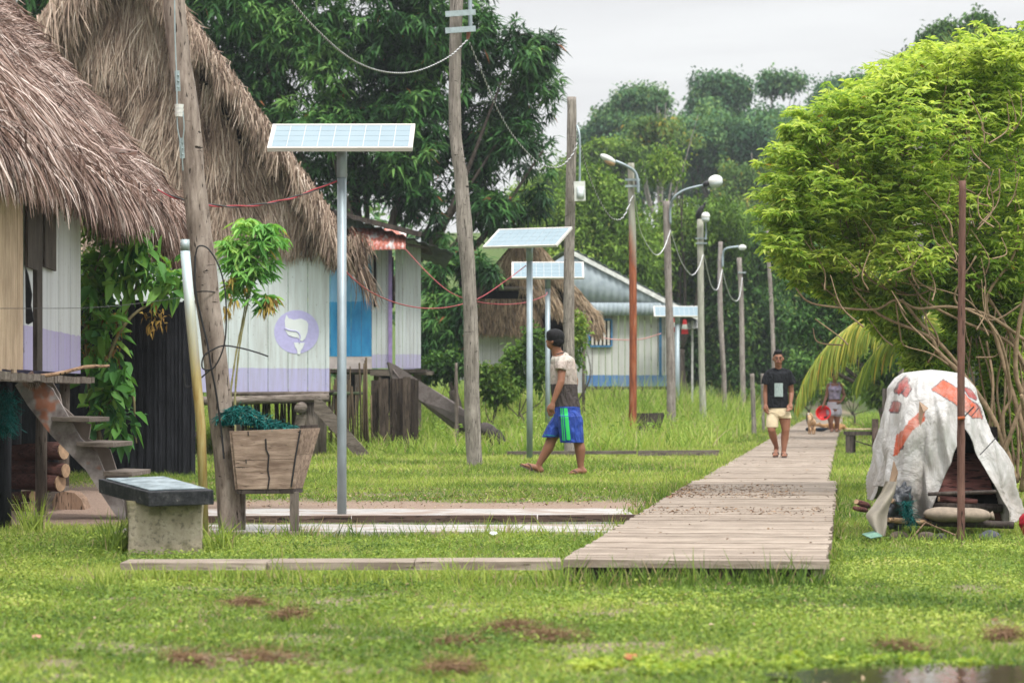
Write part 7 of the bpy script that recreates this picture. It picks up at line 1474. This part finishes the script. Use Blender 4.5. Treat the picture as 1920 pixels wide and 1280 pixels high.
ns = n_noise(nt, n_coord(nt), 10, 4); top = n_ramp(nt, ns, [(.35, (.36,.30,.27)), (.7, (.44,.38,.34))]); bot = n_ramp(nt, ns, [(.3, (.055,.045,.045)), (.7, (.085,.07,.068))])
c = n_mix(nt, n_math(nt, 'GREATER_THAN', z, zb), bot, top); yoke = n_math(nt, 'GREATER_THAN', z, q(0,318).z-g1); c = n_mix(nt, yoke, c, (.50,.46,.41)); st = n_noise(nt, n_coord(nt, (1,1,1), (4,4,4)), 4, 3)
blot = n_math(nt, 'MULTIPLY', n_ramp(nt, st, [(.55, 0.0), (.65, .6)]), n_math(nt, 'GREATER_THAN', z, zb)); c = n_mix(nt, blot, c, (.52,.40,.33)); nt.links.new(c, b.inputs['Base Color']); n_bump(nt, b, n_noise(nt, n_coord(nt, (2,2,1), (0,0,0), (0,.4,0)), 7, 4, .5, 1.0), 1.0, .06)
sp = [('c', [q(462,268,.02), q(474,300,.02), q(480,380,.02), q(484,480,.02), q(492,590,.02), q(508,674,.02)], [.085,.140,.160,.163,.160,.166], .84, 5), ('t', [q(440,285,.02), q(480,300,.02)], [.075,.085]),
      ('e', q(474,322,-.09), (.066,.068,.066)), ('e', q(512,325,.12), (.066,.068,.066)), ('c', [q(474,318,-.09), q(466,350,-.13), q(460,388,-.15)], [.064,.066,.068], None), ('c', [q(516,320,.12), q(538,370,.17), q(552,392,.19)], [.062,.062,.062], None)]
solid('t_shirt', sp, m, t, .007, 3)
mb = MB(); c0_ = q(445,262,.015); mb.tube([c0_+V(.066*math.cos(a), .066*math.sin(a), .018*math.cos(a)) for a in np.linspace(0,6.28,20)], .009, 6); mb.build('collar', plain('dark_collar', (.04,.035,.035), .9), t, True)
m, nt, b = nm('blue_sport_fabric', .6, .3); ns = n_noise(nt, n_coord(nt, (2,2,1)), 5, 3); nt.links.new(n_ramp(nt, ns, [(.3, (.010,.035,.22)), (.7, (.018,.065,.36))]), b.inputs['Base Color']); n_bump(nt, b, n_noise(nt, n_coord(nt, (3,3,1)), 6, 3, .5, .8), 1.0, .06)
sp = [('t', [q(508,668,.02), q(510,720,.02), q(510,790,.02), q(512,830,.01)], [.155,.162,.165,.15], .95, 4), ('e', q(545,800,-.055), (.140,.145,.17)), ('e', q(480,800,.08), (.13,.12,.15)), ('c', [q(482,750,.08), q(430,830,.09), q(384,906,.08)], [.135,.130,.112], .95, 5), ('c', [q(528,740,-.06), q(540,860,-.07), q(548,948,-.075)], [.145,.148,.142], 1.0, 5)]
SHT = solid('shorts', sp, m, t, .007, 3)
# cut the hems level
def stripe(xs0, xs1, w, mat, n=26):
    """raised stripe following the near surface of the shorts"""
    mb = MB(); dg = bpy.context.evaluated_depsgraph_get(); o0 = wloc(SHT)
    rows_ = []
    for i in range(n+1):
        f = i/n; zx = xs0[0]+(xs1[0]-xs0[0])*f; zy = xs0[1]+(xs1[1]-xs0[1])*f; rw = []
        for s_ in (-1, -.33, .33, 1):
            p = q(zx+s_*w/2, zy, -1.0); dr = V(0,1,0); hit, loc, nr_, _ = SHT.ray_cast(p-o0, dr); rw.append((loc+o0 if hit else (rows_[-1][len(rw)] if rows_ else q(zx,zy,-.15)))+V(0,-.0035,0))
        rows_.append(rw)
    vs = [v_ for r_ in rows_ for v_ in r_]; fs = [(i*4+k, i*4+k+1, (i+1)*4+k+1, (i+1)*4+k) for i in range(n) for k in range(3)]; mb.add(vs, fs); o = mb.build('side_stripe', mat, t, True); return o
bpy.context.view_layer.update()
GRN = plain('green_stripe', (.03,.55,.12), .6, .3, 0, .05); LBL = plain('pale_green_piping', (.25,.60,.50), .6)
stripe((508,684),(532,936), 30, GRN); stripe((470,684),(488,940), 8, GRN); stripe((483,684),(502,940), 7, GRN)
mb = MB()
stripe((338,896),(432,906), 20, GRN, 14)
hp = [('e', head+V(.008,-.004,.032), (.112,.098,.098)), ('e', head+V(.022,-.004,-.020), (.096,.094,.074)), ('e', head+V(-.035,-.004,.066), (.068,.076,.055)), ('e', head+V(.045,0,-.055), (.055,.070,.045))]
solid('hair', hp, HAIR, t, .006, 1)
mb = MB(); mb.tube([head+V(-.026,-.079,-.015), head+V(-.022,-.080,-.045)], [.010,.008], 8); mb.build('ear', SKIN, t, True)

# --- woman with the red basin
d = 70.0; q = lambda zx, zy, dy=0: P(1400+zx/5.12, 630+zy/5.12, d+dy)
yf = wz(d); t = thing('person', 'woman in a lilac tank top and pale shorts, hand on hip, under the palm frond', 'person', V(q(840,0).x, d, yf))
head = q(848,385,0); parts = [('e', head+V(0,.01,.01), (.075,.088,.10)), ('e', head+V(-.006,-.022,-.052), (.054,.058,.056)), ('t', [head+V(-.01,-.085,.005), head+V(-.012,-.10,-.02)], [.009,.013]), ('t', [head+V(0,.02,-.06), q(845,450,.02)], [.05,.055])]
parts += [('t', [q(845,452,.02), q(846,500,.01), q(842,560,.01), q(838,610,.02), q(838,680,.03), q(838,720,.03)], [.12,.165,.135,.125,.165,.17], .66, 4), ('e', q(820,510,-.09), (.065,.06,.06)), ('e', q(872,510,-.09), (.065,.06,.06))]
sL, eL, wL = q(785,470,.02), q(768,570,.0), q(740,650,-.06); sR, eR, wR = q(900,470,.02), q(938,570,.08), q(905,630,-.04)
parts += [('t', [sL, eL], [.050,.040]), ('t', [eL, wL], [.040,.026]), ('t', [sR, eR], [.050,.040]), ('t', [eR, wR], [.040,.026])]
parts += hand(wL, q(733,672,-.08), (-.3,-.9,0), (-.3,.2,-.5), 1.0, .8); parts += hand(wR, q(888,638,-.08), (.2,-.5,.8), (-.5,.3,0), 1.0, .5)
hL, hR = q(810,715,.02), q(868,715,.04); kL, kR = q(805,825,-.03), q(868,830,.05); aL, aR = q(820,915,.02), q(868,915,.10)
for h_, k_, a_ in ((hL,kL,aL),(hR,kR,aR)): parts += [('t', [h_, h_.lerp(k_,.5), k_], [.100,.088,.060], None, 4), ('t', [k_, k_.lerp(a_,.35)+V(0,.015,0), a_], [.058,.060,.034], None, 4), ('t', [a_, V(a_.x,a_.y+.02,yf+.04)], [.035,.035])]
for a_ in (aL, aR): parts += foot(V(a_.x,a_.y+.04,yf+.015), V(a_.x-.03,a_.y-.18,yf+.015))
solid('body', parts, SKIN_D, t, .008, 3)
m = plain('lilac_tank_top', (.27,.23,.33), .85, .15, 0, .35, 14, .3, .01)
solid('tank_top', [('t', [q(845,478,.02), q(846,500,.0), q(844,560,.0), q(842,606,.01)], [.145,.178,.150,.142], .70, 4), ('e', q(820,512,-.085), (.070,.070,.065)), ('e', q(872,512,-.085), (.070,.070,.065)), ('t', [q(808,445,.02), q(806,490,-.05)], [.022,.03]), ('t', [q(882,445,.02), q(886,490,-.05)], [.022,.03])], m, t, .008, 3)
m = plain('pale_pink_shorts', (.36,.34,.39), .85, .15, 0, .2, 9, .3, .02)
solid('shorts', [('t', [q(838,632,.02), q(838,670,.03), q(838,700,.03)], [.160,.182,.185], .72, 4), ('t', [hL+V(-.01,0,.02), q(806,738,.0)], [.112,.115]), ('t', [hR+V(.01,0,.02), q(872,738,.02)], [.112,.112])], m, t, .008, 3)
solid('hair', [('e', head+V(0,.02,.035), (.082,.092,.080)), ('e', head+V(.02,.06,-.03), (.075,.05,.08)), ('t', [head+V(0,.03,.08), head+V(0,.03,.15)], [.045,.05])], HAIR, t, .008, 1)
for a_ in (aL, aR): sandal(t, V(a_.x,a_.y+.04,yf+.015), V(a_.x-.03,a_.y-.18,yf+.015), SAND)
# basin
t = thing('basin', 'bright red plastic basin held tipped towards the camera in the hand of the woman', 'basin', q(735,735,-.12)); c = q(735,735,-.12); rr = 70*.99/5.12/F*d
ax = V(-.18,-.95,.22).normalized(); u_ = ax.cross(V(0,0,1)).normalized(); v_ = u_.cross(ax)
def bas(th, s):
    prof = [(.0,.13),(.62,.13),(.70,.12),(.86,.03),(.95,.0),(1.06,-.004),(1.06,.012),(.97,.012),(.72,.135),(.0,.142)]
    k = s*(len(prof)-1); i_ = min(int(k), len(prof)-2); f = k-i_; r_ = (prof[i_][0]*(1-f)+prof[i_+1][0]*f)*rr; h_ = prof[i_][1]*(1-f)+prof[i_+1][1]*f; return c+(u_*math.cos(th*6.2832)+v_*math.sin(th*6.2832))*r_-ax*h_
mb = MB(); mb.grid(bas, 36, 27); mb.build('bowl', plain('red_plastic', (.62,.012,.012), .35, .5, 0, .04), t, True)
mb = MB(); mb.ell(c-ax*.105+V(.06,0,-.09), (.055,.03,.03)); mb.build('dark_contents', M['black'], t, True)

# ---------------------------------------------------------------- dogs
FUR = plain('tan_fur', (.45,.29,.17), .9, .15, 0, .35, 9, .6, .02); FUR2 = plain('ginger_fur', (.42,.24,.11), .9, .15, 0, .35, 9, .6, .02)
d = 66.0; g1 = wz(d); q = lambda zx, zy, dy=0: P(1400+zx/5.12, 630+zy/5.12, d+dy)
t = thing('dog', 'small tan dog standing on the boardwalk seen from behind, white tipped tail curled up', 'dog', V(q(635,0).x, d, g1)); x0 = q(632,0).x
A = lambda x, y, z: V(x0+x, d+y, g1+z)
parts = [('t', [A(0,0,.30), A(-.005,.14,.30), A(.0,.30,.31), A(0,.42,.32)], [.072,.066,.078,.068], None, 4), ('t', [A(0,.42,.34), A(-.02,.52,.40)], [.05,.045]), ('e', A(-.02,.56,.43), (.045,.055,.045)), ('t', [A(-.02,.59,.42), A(-.02,.66,.40)], [.028,.020]), ('e', A(-.05,.55,.48), (.014,.01,.03)), ('e', A(.01,.55,.48), (.014,.01,.03)),
         ('t', [A(-.005,-.04,.34), A(-.02,-.09,.42), A(-.05,-.06,.475), A(-.085,-.02,.47)], [.022,.022,.020,.018], None, 4)]
for s in (-1,1): parts += [('t', [A(.04*s,.02,.27), A(.05*s,.07,.19), A(.045*s,-.03,.11), A(.045*s,-.01,.02), A(.045*s,.03,.012)], [.050,.034,.020,.017,.018], None, 3), ('t', [A(.045*s,.36,.28), A(.045*s,.34,.17), A(.045*s,.37,.10), A(.045*s,.36,.015), A(.045*s,.39,.012)], [.036,.024,.019,.017,.018], None, 3)]
solid('body', parts, FUR, t, .007, 2); mb = MB(); mb.ell(A(-.088,-.02,.468), (.032,.026,.022)); mb.build('tail_tip', plain('white_fur', (.66,.63,.58), .9), t, True)
d = 73.5; g1 = wz(d); x0 = q(770,0,7.5).x if False else P(1400+815/5.12,0,d).x
t = thing('dog', 'ginger dog lying flat on the boardwalk behind the legs of the woman', 'dog', V(x0, d, g1)); A = lambda x, y, z: V(x0+x, d+y, g1+z)
parts = [('t', [A(-.18,0,.085), A(0,.02,.10), A(.18,.0,.095), A(.30,0,.085)], [.075,.085,.088,.07], None, 4), ('t', [A(-.2,-.01,.10), A(-.30,-.04,.13)], [.05,.045]), ('e', A(-.34,-.05,.14), (.06,.045,.045)), ('t', [A(-.37,-.06,.13), A(-.44,-.08,.11)], [.028,.019]), ('e', A(-.31,-.07,.185), (.02,.01,.03)), ('e', A(-.31,-.01,.185), (.02,.01,.03)), ('t', [A(.32,0,.07), A(.42,-.05,.04), A(.50,-.10,.02)], [.025,.018,.012]),
         ('t', [A(-.15,-.08,.05), A(-.26,-.12,.03), A(-.38,-.14,.02)], [.03,.022,.02]), ('t', [A(-.14,.06,.05), A(-.28,.02,.03), A(-.36,-.02,.02)], [.03,.022,.02]), ('t', [A(.22,-.07,.07), A(.12,-.14,.04), A(.24,-.17,.02)], [.05,.028,.02]), ('t', [A(.22,.08,.07), A(.14,.12,.04)], [.05,.028])]
solid('body', parts, FUR2, t, .008, 2)
t = thing('cloth_bundle', 'dark bundle lying on the boardwalk beyond the tan dog', 'bundle', P(1400+660/5.12,0,71)); t.location.z = wz(71); b0 = V(t.location.x, 71, wz(71))
solid('cloth', [('e', b0+V(-.13,0,.055), (.12,.09,.06)), ('e', b0+V(.12,.0,.05), (.15,.09,.05)), ('e', b0+V(.25,-.02,.07), (.08,.05,.03))], plain('dark_blue_cloth', (.02,.03,.045), .8, .2, 0, .4, 10, .8, .03), t, .01, 2)
